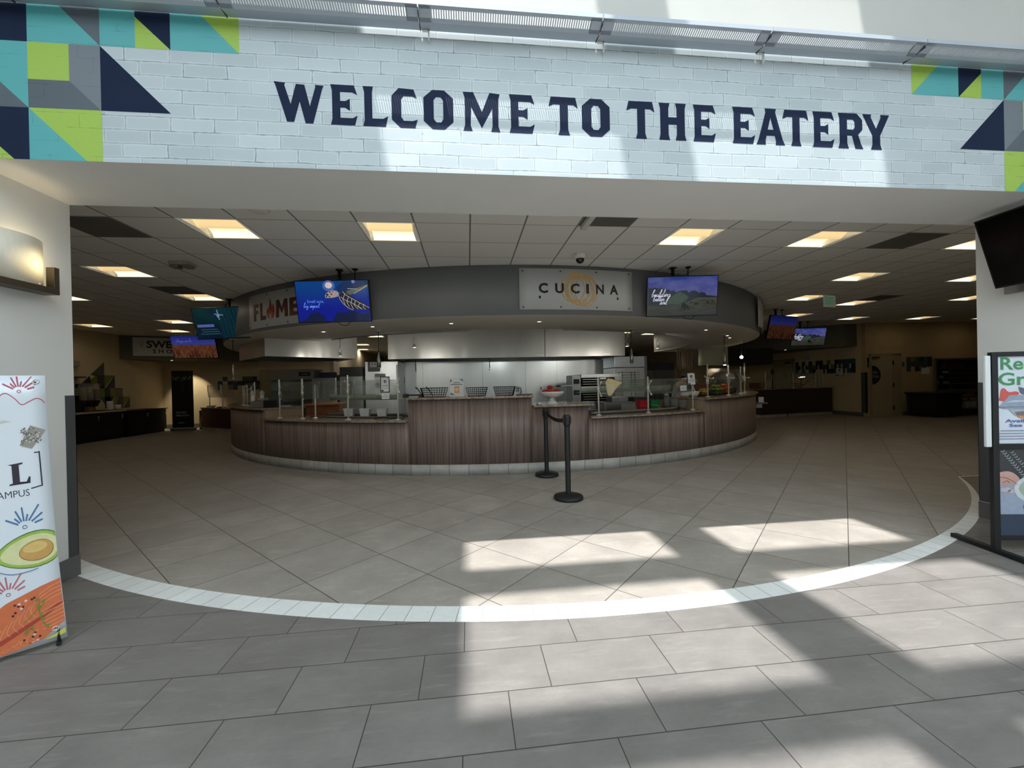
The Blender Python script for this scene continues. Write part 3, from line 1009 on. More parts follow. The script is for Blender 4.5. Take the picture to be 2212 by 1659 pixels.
def egg(u, v, rx_, ry_, n=28, k_=0.22, rot=0.06):
    out = []
    for i in range(n):
        q = 2 * pi * i / n
        x = rx_ * cos(q)
        y = ry_ * sin(q) * (1 + k_ * cos(q))
        out.append((u + x * cos(rot) - y * sin(rot), v + x * sin(rot) + y * cos(rot)))
    return [(min(p, -.004), w_) for p, w_ in out]
a.poly(egg(-.165, .535, .205, .098))
a.up().use(C_('avocado rim', (158, 190, 84))).poly(egg(-.165, .535, .198, .092))
a.up().use(C_('avocado flesh', (218, 220, 166))).poly(egg(-.163, .535, .178, .078))
a.up().use(C_('pit shadow', (146, 108, 52))).poly(egg(-.128, .530, .106, .056, k_=0.1))
a.up().use(C_('avocado pit', (205, 160, 92))).poly(egg(-.128, .531, .102, .053, k_=0.1))
a.up().use(C_('pit highlight', (222, 190, 118))).poly(egg(-.135, .548, .075, .028, k_=0.1))
a.use(C_('blue line', (76, 122, 162))).stroke(smooth([(-.40, .50), (-.36, .455), (-.28, .425), (-.18, .425), (-.13, .432)]), 0.004)
art_done(a, 'avocado_print')
SAL = C_('salmon', (214, 116, 74))
a = Art(lambda u, v, k: bp(max(u * .62, -.62), max(.004, v - .066 * min(1, v / .1)), k), 0.0009).use(SAL)
a.poly([(-.64, .13), (-.52, .245), (-.33, .335), (-.12, .385), (-.004, .405), (-.004, .285), (-.14, .225), (-.36, .155), (-.64, .03)])
a.poly([(-.64, .02), (-.37, .135), (-.12, .222), (-.004, .268), (-.004, .165), (-.14, .088), (-.30, .03), (-.45, .012), (-.64, .005)])
a.up().use(C_('salmon seam', (172, 72, 56))).poly([(-.64, .03), (-.36, .155), (-.14, .225), (-.004, .285), (-.004, .268), (-.12, .212), (-.37, .125), (-.64, .02)])
a.use(C_('salmon fat', (232, 158, 116)))
for k in range(11):
    v_ = .155 + .021 * k
    if abs(v_ - .275) > .012:
        a.stroke(smooth([(-.004, v_ + .018), (-.07, v_ + .005), (-.14, v_ - .005 - .002 * k)]), 0.004)
for k in range(12):
    u_ = -.19 - .035 * k
    a.stroke(smooth([(u_ + .03, .30 - .25 * (k / 14) + .01), (u_ - .01, .265 - .02 * k), (u_ + .015, .225 - .018 * k)]), 0.004)
    a.stroke(smooth([(u_ + .02, .155 - .012 * k), (u_ - .015, .12 - .009 * k), (u_ + .02, .085 - .007 * k)]), 0.004)
a.up().use(C_('peppercorn', (74, 38, 34)))
for u_, v_ in ((-.285, .315), (-.265, .305), (-.24, .297), (-.285, .275), (-.30, .262), (-.185, .325), (-.17, .33), (-.25, .12), (-.20, .125), (-.185, .145), (-.22, .088), (-.16, .118)):
    a.disc(u_, v_, .008, 8, .006)
a.use(C_('salt flake', (226, 206, 210)))
for u_, v_ in ((-.26, .315), (-.25, .29), (-.22, .325), (-.19, .135), (-.175, .10), (-.20, .09)):
    a.disc(u_, v_, .010, 6, .007)
a.use(C_('thyme', (124, 138, 66)))
for pts in ([(-.14, .31), (-.15, .26), (-.14, .20), (-.11, .15)], [(-.15, .27), (-.20, .235), (-.24, .21)], [(-.24, .165), (-.21, .17), (-.19, .155)], [(-.15, .27), (-.115, .29)]):
    a.stroke(smooth(pts), .005)
for u_, v_ in ((-.155, .315), (-.12, .30), (-.155, .28), (-.14, .235), (-.13, .205), (-.11, .16), (-.20, .175), (-.235, .155)):
    a.disc(u_, v_, .013, 8, .008, .5)
a.use(C_('lemon wedge', (206, 206, 96))).poly([(-.14, .07), (-.07, .105), (-.008, .125), (-.008, .085), (-.06, .066)])
art_done(a, 'salmon_print')
for u_, v_ in ((0.04, 0.045), (0.035, 0.978)):
    mb = MB().use(CHROME)
    c = ban(u_, v_, 0.001)
    mb.tube([c + U * 0.012 * cos(q) + Vector((0, 0, 1)) * 0.012 * sin(q) for q in [2 * pi * i / 10 for i in range(10)]], 0.003, 6, closed=True)
    mb.build('grommet', None, t)
mb = MB().use(BLACKM)
pole0 = BR - U * (BW / 2) - N * 0.10
mid = pole0 + Vector((0, 0, 0.62))
for u_, v_ in ((0.04, 0.045), (BW - 0.04, 0.045), (0.035, 0.978), (BW - 0.035, 0.978)):
    c = ban(u_, v_, -0.004)
    mb.tube([mid, c + N * 0.0], 0.006, 6)
mb.tube([mid, pole0 + Vector((0, 0, -0.022)) - N * 0.32], 0.009, 6)
for u_ in (0.03, BW - 0.03):
    c = ban(u_, 0.045, -0.006)
    mb.tube([c, Vector((c.x, c.y, 0.008)) + N * 0.01], 0.008, 6)
    mb.tube([Vector((c.x, c.y, 0.011)) - N * 0.02, Vector((c.x, c.y, 0.011)) + N * 0.025], 0.011, 6)
mb.build('spring_stand', None, t)

# ------------------------------------------------------------------ two-tier poster stand by the east pier
t = thing('poster_stand', 'black steel poster stand with two posters beside the far pier', 'poster stand', (4.07, 2.80, 0))
PU = Vector((0.96, 0.28, 0)).normalized()          # along the poster, away from the portal opening
PU = Vector((0.985, -0.17, 0)).normalized()
PN = Vector((PU.y, -PU.x, 0))                      # faces the visitor
O = Vector((4.068, 2.79, 0))
PW = 0.66
mb = MB().use(BLACKM)
for s_ in (0.0, PW):
    c = O + PU * s_
    mb.obox(c + Vector((0, 0, 0.79)), PU, PN, (0, 0, 1), 0.022, 0.018, 0.772)
mb.obox(O + PU * PW / 2 + Vector((0, 0, 1.545)), PU, PN, (0, 0, 1), PW / 2, 0.018, 0.018)
mb.obox(O + PU * PW / 2 + Vector((0, 0, 0.828)), PU, PN, (0, 0, 1), PW / 2, 0.018, 0.022)
mb.obox(O + PU * PW / 2 + Vector((0, 0, 0.115)), PU, PN, (0, 0, 1), PW / 2, 0.016, 0.016)
mb.build('frame', None, t, bevel=0.003)
for s_ in (0.0, PW):
    mb = MB().use(BLACKM)
    c = O + PU * s_
    mb.obox(c + Vector((0, 0, 0.018)) - PN * 0.0, PU, PN, (0, 0, 1), 0.026, 0.33, 0.017)
    mb.build('foot', None, t, bevel=0.004)
POSTER = M('poster paper', (214, 222, 234), 0.3, var=0.015, scale=6, coat=0.2)
GRN = C_('poster green', (66, 140, 92))
GRL = C_('poster light green', (178, 214, 190))
def poster(z0, z1):
    o = O + PU * 0.022 + PN * 0.004 + Vector((0, 0, z0))
    return flat(o, PU, (0, 0, 1)), PW - 0.044, z1 - z0
pl, W_, H_ = poster(0.85, 1.527)
mb = MB().use(POSTER)
mb.obox(O + PU * PW / 2 + Vector((0, 0, (0.85 + 1.527) / 2)), PU, PN, (0, 0, 1), W_ / 2, 0.003, H_ / 2)
pu = mb.build('upper_poster', None, t)
a = Art(pl, 0.0008).use(GRL)
a.text('Reusable', 0.030, 0.576, 0.098, 0.57, off=0.035)
a.text('Green', 0.012, 0.455, 0.098, 0.45, off=0.035)
a.up().use(GRN).text('Reusable', 0.030, 0.576, 0.098, 0.57, off=0.012)
a.text('Green', 0.012, 0.455, 0.098, 0.45, off=0.012)
a.use(C_('poster red', (208, 92, 84))).poly(smooth([(.0, .33), (.02, .36), (.03, .42), (.055, .43), (.085, .40), (.135, .405), (.16, .39), (.14, .365), (.07, .33), (.02, .335)]))
a.use(C_('poster leaf', (92, 102, 120))).poly(smooth([(.155, .44), (.20, .425), (.225, .385), (.20, .38), (.17, .39), (.155, .44)]))
a.up().use(C_('box lid', (150, 162, 182))).poly([(.01, .285), (.09, .375), (.52, .385), (.60, .285), (.56, .27), (.04, .27)])
a.up().use(C_('box lid light', (190, 200, 216))).poly([(.05, .315), (.11, .335), (.50, .335), (.55, .315), (.5, .322), (.11, .322)])
a.use(C_('box rim', (118, 128, 146))).stroke([(.012, .283), (.60, .286)], .007)
a.use(C_('box base', (172, 178, 190))).poly([(.08, .268), (.53, .268), (.48, .215), (.13, .215)])
a.use(C_('orange food', (214, 150, 92))).poly(smooth([(.12, .245), (.15, .205), (.19, .195), (.23, .21), (.25, .24), (.20, .25), (.12, .245)]))
a.use(C_('green food', (92, 142, 110))).disc(.33, .225, .06, 14, .025)
a.use(C_('poster blue ink', (92, 104, 168)))
a.text('Available At', 0.055, 0.165, 0.025, 0.35, off=0.02)
a.text('See Cashier', 0.085, 0.13, 0.025, 0.32, off=0.02)
a.use(C_('poster grey ink', (140, 146, 172)))
for k, (u0, u1) in enumerate(((.01, .27), (.0, .58), (.0, .55), (.0, .23))):
    a.stroke([(u0 + .01, .100 - .021 * k), (u1, .100 - .021 * k)], .007)
a.stroke([(.215, .012), (.36, .012)], .009)
a.build('upper_print', pu)
pl, W_, H_ = poster(0.135, 0.806)
mb = MB().use(M('poster dark slate', (58, 70, 88), 0.3, var=0.06, scale=6))
mb.obox(O + PU * PW / 2 + Vector((0, 0, (0.135 + 0.806) / 2)), PU, PN, (0, 0, 1), W_ / 2, 0.003, H_ / 2)
pd = mb.build('lower_poster', None, t)
a = Art(pl, 0.0008).use(C_('poster pale band', (156, 168, 190))).rect(0.0, 0.165, W_, 0.40)
a.use(C_('dark knit shirt', (48, 52, 58))).rect(0.0, 0.40, W_, 0.67)
a.up().use(C_('knit braid', (150, 160, 166)))
for k in range(13):
    u_, v_ = .02 + .014 * k, .655 - .018 * k
    a.stroke([(u_, v_), (u_ + .02, v_ - .004), (u_ + .028, v_ + .010)], .006)
    a.stroke([(u_ + .07, v_ - .01), (u_ + .085, v_ - .012), (u_ + .092, v_ + .0)], .005)
a.use(C_('printed hand', (196, 156, 146))).poly(smooth([(.0, .49), (.07, .50), (.13, .47), (.17, .40), (.10, .395), (.0, .40), (.0, .49)]))
a.up().use(C_('printed hand shade', (150, 108, 104))).stroke(smooth([(.0, .455), (.05, .45), (.10, .425), (.13, .40)]), .006).stroke(smooth([(.03, .41), (.06, .425), (.08, .41)]), .006)
a.use(C_('printed plate', (206, 212, 218))).disc(.31, .36, .20, 24, .12)
a.up().use(C_('printed salad', (168, 182, 170))).disc(.31, .365, .165, 20, .09)
a.use(C_('printed fish', (198, 184, 190)))
for u_, v_, r in ((.05, .355, .04), (.09, .345, .03), (.27, .36, .05), (.36, .35, .06)):
    a.disc(u_, v_, r, 10, r * .5)
a.up().use(C_('poster navy ink', (58, 70, 110))).text('Food', 0.175, 0.212, 0.026, None, off=0.015)
a.build('lower_print', pd)
# spare literature holder: rolled white sheet clipped to the post
mb = MB().use(M('white laminated sheet', (226, 232, 234), 0.4, var=0.02))
c = O - PU * 0.05 + PN * 0.005
mb.obox(c + Vector((0, 0, 1.18)), PU, PN, (0, 0, 1), 0.020, 0.012, 0.355)
mb.build('side_panel', None, t, bevel=0.006)

# ------------------------------------------------------------------ switched-off screen on the east reveal
t = thing('wall_screen', 'switched-off black screen tilting out from the far pier above the poster stand', 'screen', (XR, 3.1, 2.15))
A_ = Vector((4.80, 3.265, 2.165))                 # lower inner corner of the panel
SU = Vector((-0.10, -0.99, 0)).normalized()
SV = Vector((-0.30, -0.06, 0.95))
SV = (SV - SU * SV.dot(SU)).normalized()
SN = SU.cross(SV)
mb = MB().use(BLACK)
mb.obox(A_ + SU * 0.55 + SV * 0.32 - SN * 0.022, SU, SV, SN, 0.55, 0.32, 0.022)
body = mb.build('body', None, t, bevel=0.004)
mb = MB().use(M('dead screen glass', (5, 5, 6), 0.12, var=0.1))
mb.obox(A_ + SU * 0.55 + SV * 0.322 + SN * 0.001, SU, SV, SN, 0.535, 0.303, 0.001)
mb.build('screen_panel', None, body)
mb = MB().use(M('silver bracket', (150, 150, 148), 0.4, 0.6))
mb.box(XR - 0.03, XR - 0.001, 2.9, 3.285, 2.12, 2.56)
mb.build('wall_plate', None, t, bevel=0.003)
for x_, z_ in ((4.84, 2.19), (4.78, 2.42)):
    mb = MB().use(BLACKM)
    mb.box(x_, XR - 0.031, 3.0, 3.06, z_, z_ + .055)
    mb.build('tilt_arm', None, t)
# ------------------------------------------------------------------ recessed ceiling lights
m, b, g = newmat('warm troffer diffuser')
P = g.xyz(g.obj())
e = g.ramp(g.m('ABSOLUTE', P[1]), 0.10, 0.27)
col = g.mix(e, lin((250, 214, 150)), lin((255, 238, 196)))
g.put(b.inputs['Base Color'], lin((225, 215, 190)))
g.put(b.inputs['Emission Color'], col)
g.put(b.inputs['Emission Strength'], g.m('ADD', 0.72, g.m('MULTIPLY', g.m('POWER', e, 2.0), 0.9)))
TROF = m
TWHITE_GLOW = M('glowing white troffer metal', (226, 222, 206), 0.5, emit=0.12)  # metal emits faintly, lamp spill put into the material
def troffer():
    t = thing('ceiling_light', 'x', 'ceiling light', (0, 0, ZC))
    h = TL / 2
    mb = MB().use(TWHITE_GLOW)
    fr = 0.022
    for x0, x1, y0, y1 in ((-h, h, -h, -h + fr), (-h, h, h - fr, h), (-h, -h + fr, -h + fr, h - fr), (h - fr, h, -h + fr, h - fr)):
        mb.box(x0 + .001, x1 - .001, y0 + .001, y1 - .001, ZC - 0.002, ZC + 0.02)
    for sx in (-1, 1):
        mb.box(min(sx * (h - fr), sx * (h - fr + .006)), max(sx * (h - fr), sx * (h - fr + .006)), -h + fr, h - fr, ZC + 0.002, ZC + 0.12)
    mb.build('frame', None, t)
    mb = MB().use(TROF)
    pr = []
    for sg in (-1, 1):
        q = [(sg * (h - fr), ZC + 0.004), (sg * (h - .045), ZC + 0.045), (sg * (h - .085), ZC + 0.068), (sg * .16, ZC + 0.078), (sg * .10, ZC + 0.066), (sg * .045, ZC + 0.036), (sg * .006, ZC + 0.012)]
        pr += q if sg < 0 else q[::-1]
    i0 = len(mb.v)
    x_ = h - fr - 0.03
    for y, z in pr:
        for x in (-x_, x_):
            mb.v.append(Vector((x, y, z)))
    for k in range(len(pr) - 1):
        mb.face((i0 + 2 * k, i0 + 2 * k + 2, i0 + 2 * k + 3, i0 + 2 * k + 1), True)
    mb.build('diffuser', None, t)
    mb = MB().use(TWHITE_GLOW)
    for sx in (-1, 1):
        n_ = len(pr)
        pts = [(sx * x_, y, z) for y, z in pr] + [(sx * (h - fr), h - fr, ZC + .002), (sx * (h - fr), -h + fr, ZC + .002)]
        mb.poly(pts if sx > 0 else pts[::-1])
    mb.box(-h + fr, h - fr, -h + fr, h - fr, ZC + 0.085, ZC + 0.12)
    mb.build('end_caps', None, t)
    return t
LL = ['brightest large square ceiling light nearest the pier with the wall lamp', 'square ceiling light near the portal above the screen showing the turtle',
      'square ceiling light near the portal between the dome camera and the grazing cattle screen', 'square ceiling light near the portal between the cattle screen and the far pier grille',
      'square ceiling light beside the emergency lamp, second row in along the lamp pier', 'square ceiling light just behind the dark grille, above the kelp screen pole',
      'sliver of square ceiling light cut by the pier with the wall lamp', 'square ceiling light by the beige side wall in front of the sweet shop soffit',
      'upper of two square ceiling lights seen edge-on behind the kelp screen', 'lower of two square ceiling lights seen edge-on behind the kelp screen',
      'square ceiling light cut by the far pier, nearest the switched-off screen', 'square ceiling light in front of the exit sign, second row in from the portal',
      'square ceiling light cut by the far pier, two rows in from the portal', 'square ceiling light partly hidden by the exit sign on its counter side',
      'square ceiling light just past the exit sign on its pier side', 'square ceiling light cut by the far pier, three rows in from the portal',
      'square ceiling light behind the wheat field screen at the curved bulkhead end', 'square ceiling light above the corner soffit of the far counter',
      'square ceiling light above the dish return door', 'square ceiling light above the dish return window, farthest along the tan wall',
      'kitchen ceiling light seen in the gap between the two steel hoods', 'kitchen ceiling light seen right behind the large steel hood over the pendants',
      'kitchen ceiling light peeking past the end of the large steel hood', 'farthest kitchen ceiling light seen above the bamboo slats',
      'upper of two distant kitchen tube lights in the gap between the hoods', 'lower of two distant kitchen tube lights in the gap between the hoods']
KIT_W = 30.0
def lamp_light(t, loc, power, col):
    l = bpy.data.lights.new('troffer_light', 'SPOT')
    l.energy = power
    l.color = col
    l.spot_size = R_(165)
    l.spot_blend = 0.35
    l.shadow_soft_size = 0.12
    o = bpy.data.objects.new('troffer_light', l)
    COL.objects.link(o)
    o.parent = t
    o.location = (0, 0, -0.01)
proto = troffer()
todo = []
for k, ((c, r), lab) in enumerate(zip(LIGHTS, LL)):
    loc = (GX + (c + .5) * TL, GY + (r + .5) * TL, ZC)
    if k == 0:
        proto.location = loc
        t_ = tag(proto, lab, 'ceiling light', 'recessed ceiling lights')
    else:
        t_ = dup(proto, loc, 0, lab, 'recessed ceiling lights')
    kit = 'kitchen' in lab
    todo.append((t_, KIT_W if kit else (13.0 if r < 4 else (1.3 if c > 0 else 4.5)), (1.0, .93, .82) if kit else (1.0, .87, .68)))
for t_, pw, cl in todo:
    lamp_light(t_, None, pw, cl)
GRL_ = M('perforated grey ceiling grille', (104, 102, 96), 0.7, var=0.12, scale=8)
for (c, r), lab in zip(GRILLES, ['dark return grille in the ceiling beside the pier with the wall lamp', 'dark return grille in front of the ceiling light above the kelp screen',
                                 'dark return grille in the ceiling nearest the far pier', 'dark return grille in the ceiling beside the exit sign', 'grey supply grille at the portal edge above the dome camera']):
    mb = MB().use(GRL_)
    x0, y0 = GX + c * TL, GY + r * TL
    mb.box(x0 + .012, x0 + TL - .012, max(y0 + .012, WB + .02), y0 + TL - .012, ZC - 0.006, ZC - 0.001)
    one(mb, 'ceiling_grille', lab, 'vent', None, 'ceiling grilles')

# small ceiling fittings
t = thing('dome_camera', 'white dome security camera with black bubble on the ceiling', 'camera', (1.59, 5.60, 3.05))
mb = MB().use(M('camera white', (222, 222, 220), 0.4))
mb.lathe([(0.0, ZC), (0.085, ZC - .001), (0.092, ZC - .03), (0.08, ZC - .062), (0.058, ZC - .075)], (1.59, 5.60, 0), 24)
mb.build('housing', None, t)
mb = MB().use(M('smoked dome', (8, 8, 9), 0.08, coat=0.5))
mb.lathe([(0.06, ZC - .072), (0.06, ZC - .088), (0.052, ZC - .112), (0.034, ZC - .131), (0.0, ZC - .140)], (1.59, 5.60, 0), 20)
mb.build('dome', None, t)
t = thing('emergency_light', 'grey emergency light box with two heads on the ceiling', 'emergency light', (-3.93, 6.22, 3.1))
mb = MB().use(M('emergency light casing', (170, 168, 160), 0.5))
mb.box(-4.06, -3.80, 6.12, 6.32, ZC - 0.05, ZC - 0.001)
mb.build('casing', None, t, bevel=0.008)
for x in (-4.03, -3.87):
    mb = MB().use(M('emergency lamp lens', (120, 118, 110), 0.3))
    mb.box(x, x + .10, 6.10, 6.22, ZC - 0.095, ZC - 0.051)
    mb.build('lamp_head', None, t, bevel=0.006)
mb = MB().use(RINGW)
mb.lathe([(0, ZC - .03), (.07, ZC - .028), (.10, ZC - .012), (.10, ZC - .001), (0, ZC - 0.0005)], (-2.03, 4.33, 0), 24)
one(mb, 'smoke_detector', 'round white smoke detector half hidden by the portal edge', 'smoke detector')
mb = MB().use(M('white fin', (214, 213, 206), 0.6))
mb.box(1.315, 1.375, 4.18, 4.59, 3.125, ZC - .001)
one(mb, 'ceiling_bracket', 'small white bracket on the ceiling next to the grey supply grille', 'bracket')
# exit sign
t = thing('exit_sign', 'pale hanging exit sign with green letters and arrow', 'exit sign', (7.86, 8.17, 2.90))
EU = Vector((0.97, 0.24, 0)).normalized()
mb = MB().use(M('exit sign acrylic', (176, 190, 172), 0.3, emit=0.10))
mb.obox((7.86, 8.17, 3.03), EU, (0, 0, 1), (EU.y, -EU.x, 0), 0.185, 0.128, 0.008)
ep = mb.build('panel', None, t)
mb = MB().use(M('sign canopy', (190, 190, 184), 0.5))
mb.obox((7.86, 8.17, 3.168), EU, (0, 0, 1), (EU.y, -EU.x, 0), 0.17, 0.013, 0.03)
mb.build('canopy', None, t)
a = Art(flat(Vector((7.86, 8.17, 3.03)) - EU * 0.185 + Vector((EU.y, -EU.x, 0)) * 0.008 - Vector((0, 0, .128)), EU, (0, 0, 1)), 0.002)
a.use(M('exit green', (42, 138, 96), 0.4, emit=0.25)).poly([(.305, .10), (.335, .128), (.305, .156)])
a.text('EXIT', 0.045, 0.055, 0.155, 0.235, off=0.01)
a.build('lettering', ep)

# ------------------------------------------------------------------ curved bulkhead over the servery
mb = MB().use(BULK)
mb.sector(7.36, 7.44, -98, 98, 2.424, ZC - .001, 128)
struct(mb, 'bulkhead_fascia')
mb = MB().use(RINGW)
mb.sector(5.85, 7.432, -98, 98, 2.42, 2.45, 128)
mb.sector(5.85, 5.92, -98, 98, 2.45, ZC - .001, 96)
struct(mb, 'bulkhead_soffit')
DLG = M('downlight glow', (255, 246, 228), 0.4, emit=3.0)
DL = [(-2.634, 7.949, 'recessed downlight in the curved soffit under the flame sign'), (-1.611, 7.313, 'recessed downlight in the curved soffit next to the unlit pendant'),
      (-0.254, 6.984, 'recessed downlight in the curved soffit above the wire baskets'), (1.216, 6.83, 'recessed downlight in the curved soffit under the CUCINA sign'),
      (4.978, 8.135, 'recessed downlight in the curved soffit under the grazing cattle screen'), (6.185, 9.231, 'recessed downlight in the curved soffit over the fruit display'),
      (6.6, 9.75, 'farthest recessed downlight in the curved soffit before the bulkhead turns away')]
for x, y, lab in DL:
    t = thing('downlight', lab, 'downlight', (x, y, 2.42), 'downlights in the curved soffit')
    mb = MB().use(CHROME)
    mb.lathe([(0.05, 2.419), (0.072, 2.4165), (0.074, 2.4195)], (x, y, 0), 20)
    mb.build('trim_ring', None, t)
    mb = MB().use(DLG)
    mb.lathe([(0.0, 2.4172), (0.026, 2.4175), (0.03, 2.419)], (x, y, 0), 14)
    mb.build('lamp', None, t)
    l = bpy.data.lights.new('downlight_beam', 'SPOT')
    l.energy, l.color, l.spot_size, l.spot_blend, l.shadow_soft_size = 8.0, (1.0, .93, .82), R_(110), .8, .03
    o = bpy.data.objects.new('downlight_beam', l)
    COL.objects.link(o)
    o.parent = t
    o.location = (0, 0, -.02)

# ------------------------------------------------------------------ station signs on the bulkhead
def curved(R, a0, z0):
    return lambda u, v, k: pol(R + k, a0 + math.degrees(u / R), z0 + v)
BOLT = M('sign bolt', (58, 58, 60), 0.4, 0.7)
def station_sign(a0, z0, wd, ht, lab, art, R=7.452):
    t = thing('station_sign', lab, 'sign', pol(R, a0 + math.degrees(wd / 2 / R), z0))
    mb = MB().use(SIGNW)
    mb.sector(R, R + .012, a0, a0 + math.degrees(wd / R), z0, z0 + ht, 14)
    pn = mb.build('panel', None, t)
    pl = curved(R + .012, a0, z0)
    a = Art(pl, 0.0012)
    art(a, wd, ht)
    a.build('artwork', pn)
    for u in (.03, .345, .66, .968):
        for v in (.06, .94):
            mb = MB().use(BOLT)
            c = pl(wd * u, ht * v, 0)
            mb.lathe([(0.0, 0.012), (0.010, 0.010), (0.012, 0.0)], c, 8, axis=c - Vector((1.0, 13.6, c.z)))
            mb.build('bolt', None, t)
    return t
PLUM = M('plum black print', (40, 28, 34), 0.4)
GOLD = M('gold noodle print', (214, 172, 98), 0.4)
def cucina(a, W, H):
    a.use(GOLD)
    cx, cy = .515 * W, .50 * H
    for rx, ry, rot, dx, dy in ((.125, .36, .25, -.03, 0), (.14, .33, -.3, .03, .0), (.13, .37, .6, 0, -.01), (.14, .30, 1.2, -.01, .03), (.12, .38, -.05, .05, -.02), (.15, .34, -.7, .0, -.04), (.125, .34, .05, -.065, .03)):
        pts = []
        for k in range(29):
            q = 2 * pi * k / 28
            x, y = rx * W * .82 * cos(q), ry * H * 1.02 * sin(q)
            pts.append((cx + dx * W + x * cos(rot * .5) - y * sin(rot * .5), cy + dy * H + x * sin(rot * .5) + y * cos(rot * .5)))
        a.stroke(pts, .014)
    a.stroke(smooth([(cx - .08 * W, .90 * H), (cx - .02 * W, .91 * H), (cx + .06 * W, .86 * H), (cx + .12 * W, .72 * H)]), .016)
    a.up().use(PLUM)
    for ch, u0, u1 in (('C', .160, .237), ('U', .298, .373), ('C', .432, .508), ('I', .566, .592), ('N', .655, .728), ('A', .782, .862)):
        a.text(ch, u0 * W, .412 * H, .232 * H, (u1 - u0) * W, off=.035)
    a.rect(.160 * W, .268 * H, .865 * W, .335 * H)
station_sign(-1.55, 2.503, 1.845, .62, 'white CUCINA sign with gold noodle scribble on the grey curved bulkhead', cucina)
RUST = M('rust brown print', (92, 38, 34), 0.4)
def flame(a, W, H):
    dg = W / 14.1
    u = lambda d: (d + 41.6) * dg
    v0, v1 = .22 * H, .725 * H
    a.use(RUST)
    a.glyph([[(0, 0), (0, 1), (1, 1), (.93, .78), (.45, .78), (.45, .62), (.85, .62), (.85, .40), (.45, .40), (.48, 0)]], u(-40.2), u(-38.75), v0, v1)
    a.glyph([[(0, 1), (.42, 1), (.40, .24), (1, .22), (.95, 0), (.05, 0)]], u(-38.5), u(-36.95), v0, v1)
    a.glyph([[(0, 0), (.04, 1), (.30, 1), (.50, .55), (.70, 1), (.96, 1), (1, 0), (.72, 0), (.70, .55), (.50, .18), (.30, .55), (.26, 0)]], u(-34.75), u(-32.2), v0, v1)
    a.glyph([[(0, 0), (0, 1), (1, 1), (1, .80), (.42, .78), (.42, .62), (.9, .62), (.9, .40), (.42, .40), (.42, .22), (1, .20), (1, 0)]], u(-31.95), u(-30.1), v0, v1)
    c = (u(-36.9) + u(-34.95)) / 2
    w_ = u(-34.95) - u(-36.9)
    F = lambda pts, k: [(c + x * w_ * k, (.30 + y) * H) for x, y in pts]
    a.use(M('flame red print', (168, 52, 40), 0.4)).poly(F(smooth([(-.05, -.09), (-.33, -.02), (-.48, .14), (-.34, .27), (-.30, .18), (-.12, .32), (-.04, .53), (.10, .36), (.20, .26), (.30, .35), (.46, .20), (.44, .05), (.25, -.06), (-.05, -.09)]), 1))
    a.up().use(M('flame brick print', (104, 36, 34), 0.4)).poly(F(smooth([(-.22, .20), (-.10, .32), (-.04, .52), (.08, .34), (.10, .22), (0.0, .30), (-.08, .22), (-.14, .12)]), .8))
    a.use(M('flame orange print', (206, 110, 78), 0.4)).poly(F(smooth([(-.12, -.08), (-.30, .04), (-.22, .14), (-.10, .06), (.02, .20), (.10, .10), (.26, .08), (.20, -.04), (.10, -.08)]), 1))
    a.up().use(SIGNW).poly(F(smooth([(-.06, -.085), (-.12, .0), (-.02, .06), (.05, .02), (.08, -.06), (.02, -.09)]), 1))
station_sign(-41.6, 2.475, 1.84, .60, 'white FLAME sign with red flame half hidden behind the turtle screen', flame)
def olive(a, W, H):
    a.use(M('olive print', (112, 122, 62), 0.4))
    for k in range(5):
        x = (.16 + .14 * k) * W
        a.stroke([(x, .36 * H), (x, .66 * H)], .02).stroke([(x + .07 * W, .36 * H), (x + .07 * W, .66 * H)], .02).stroke([(x, .66 * H), (x + .07 * W, .66 * H)], .02)
station_sign(44.0, 2.50, 1.84, .62, 'white station sign with olive marks turned away at the end of the bulkhead', olive, R=7.50)
# sweet shop sign on the corner soffit
SSU = Vector((1.85, 0.75, 0)).normalized()
SO = Vector((-10.68, 14.46, 2.53)) + Vector((SSU.y, -SSU.x, 0)) * 0.02
t = thing('station_sign', 'white SWEET SHOP sign in the far corner behind the wheat field screen', 'sign', SO + SSU * .9)
mb = MB().use(SIGNW)
mb.obox(SO + SSU * .86 + Vector((0, 0, .30)), SSU, (0, 0, 1), (SSU.y, -SSU.x, 0), .86, .30, .008)
pn = mb.build('panel', None, t)
a = Art(flat(SO + Vector((SSU.y, -SSU.x, 0)) * .008, SSU, (0, 0, 1)), 0.004).use(M('sweet black print', (24, 24, 26), 0.4))
a.text('SWEET', .34, .27, .23, 1.02, off=.03)
a.text('S H O P', .50, .09, .13, .66, off=.02)
a.use(M('sweet tan print', (150, 128, 92), 0.4))
for q in (150, 180, 210):
    a.stroke([(.30 + .05 * cos(R_(q)), .37 + .10 * sin(R_(q))), (.30 + .12 * cos(R_(q)), .37 + .17 * sin(R_(q)))], .02)
a.build('artwork', pn)

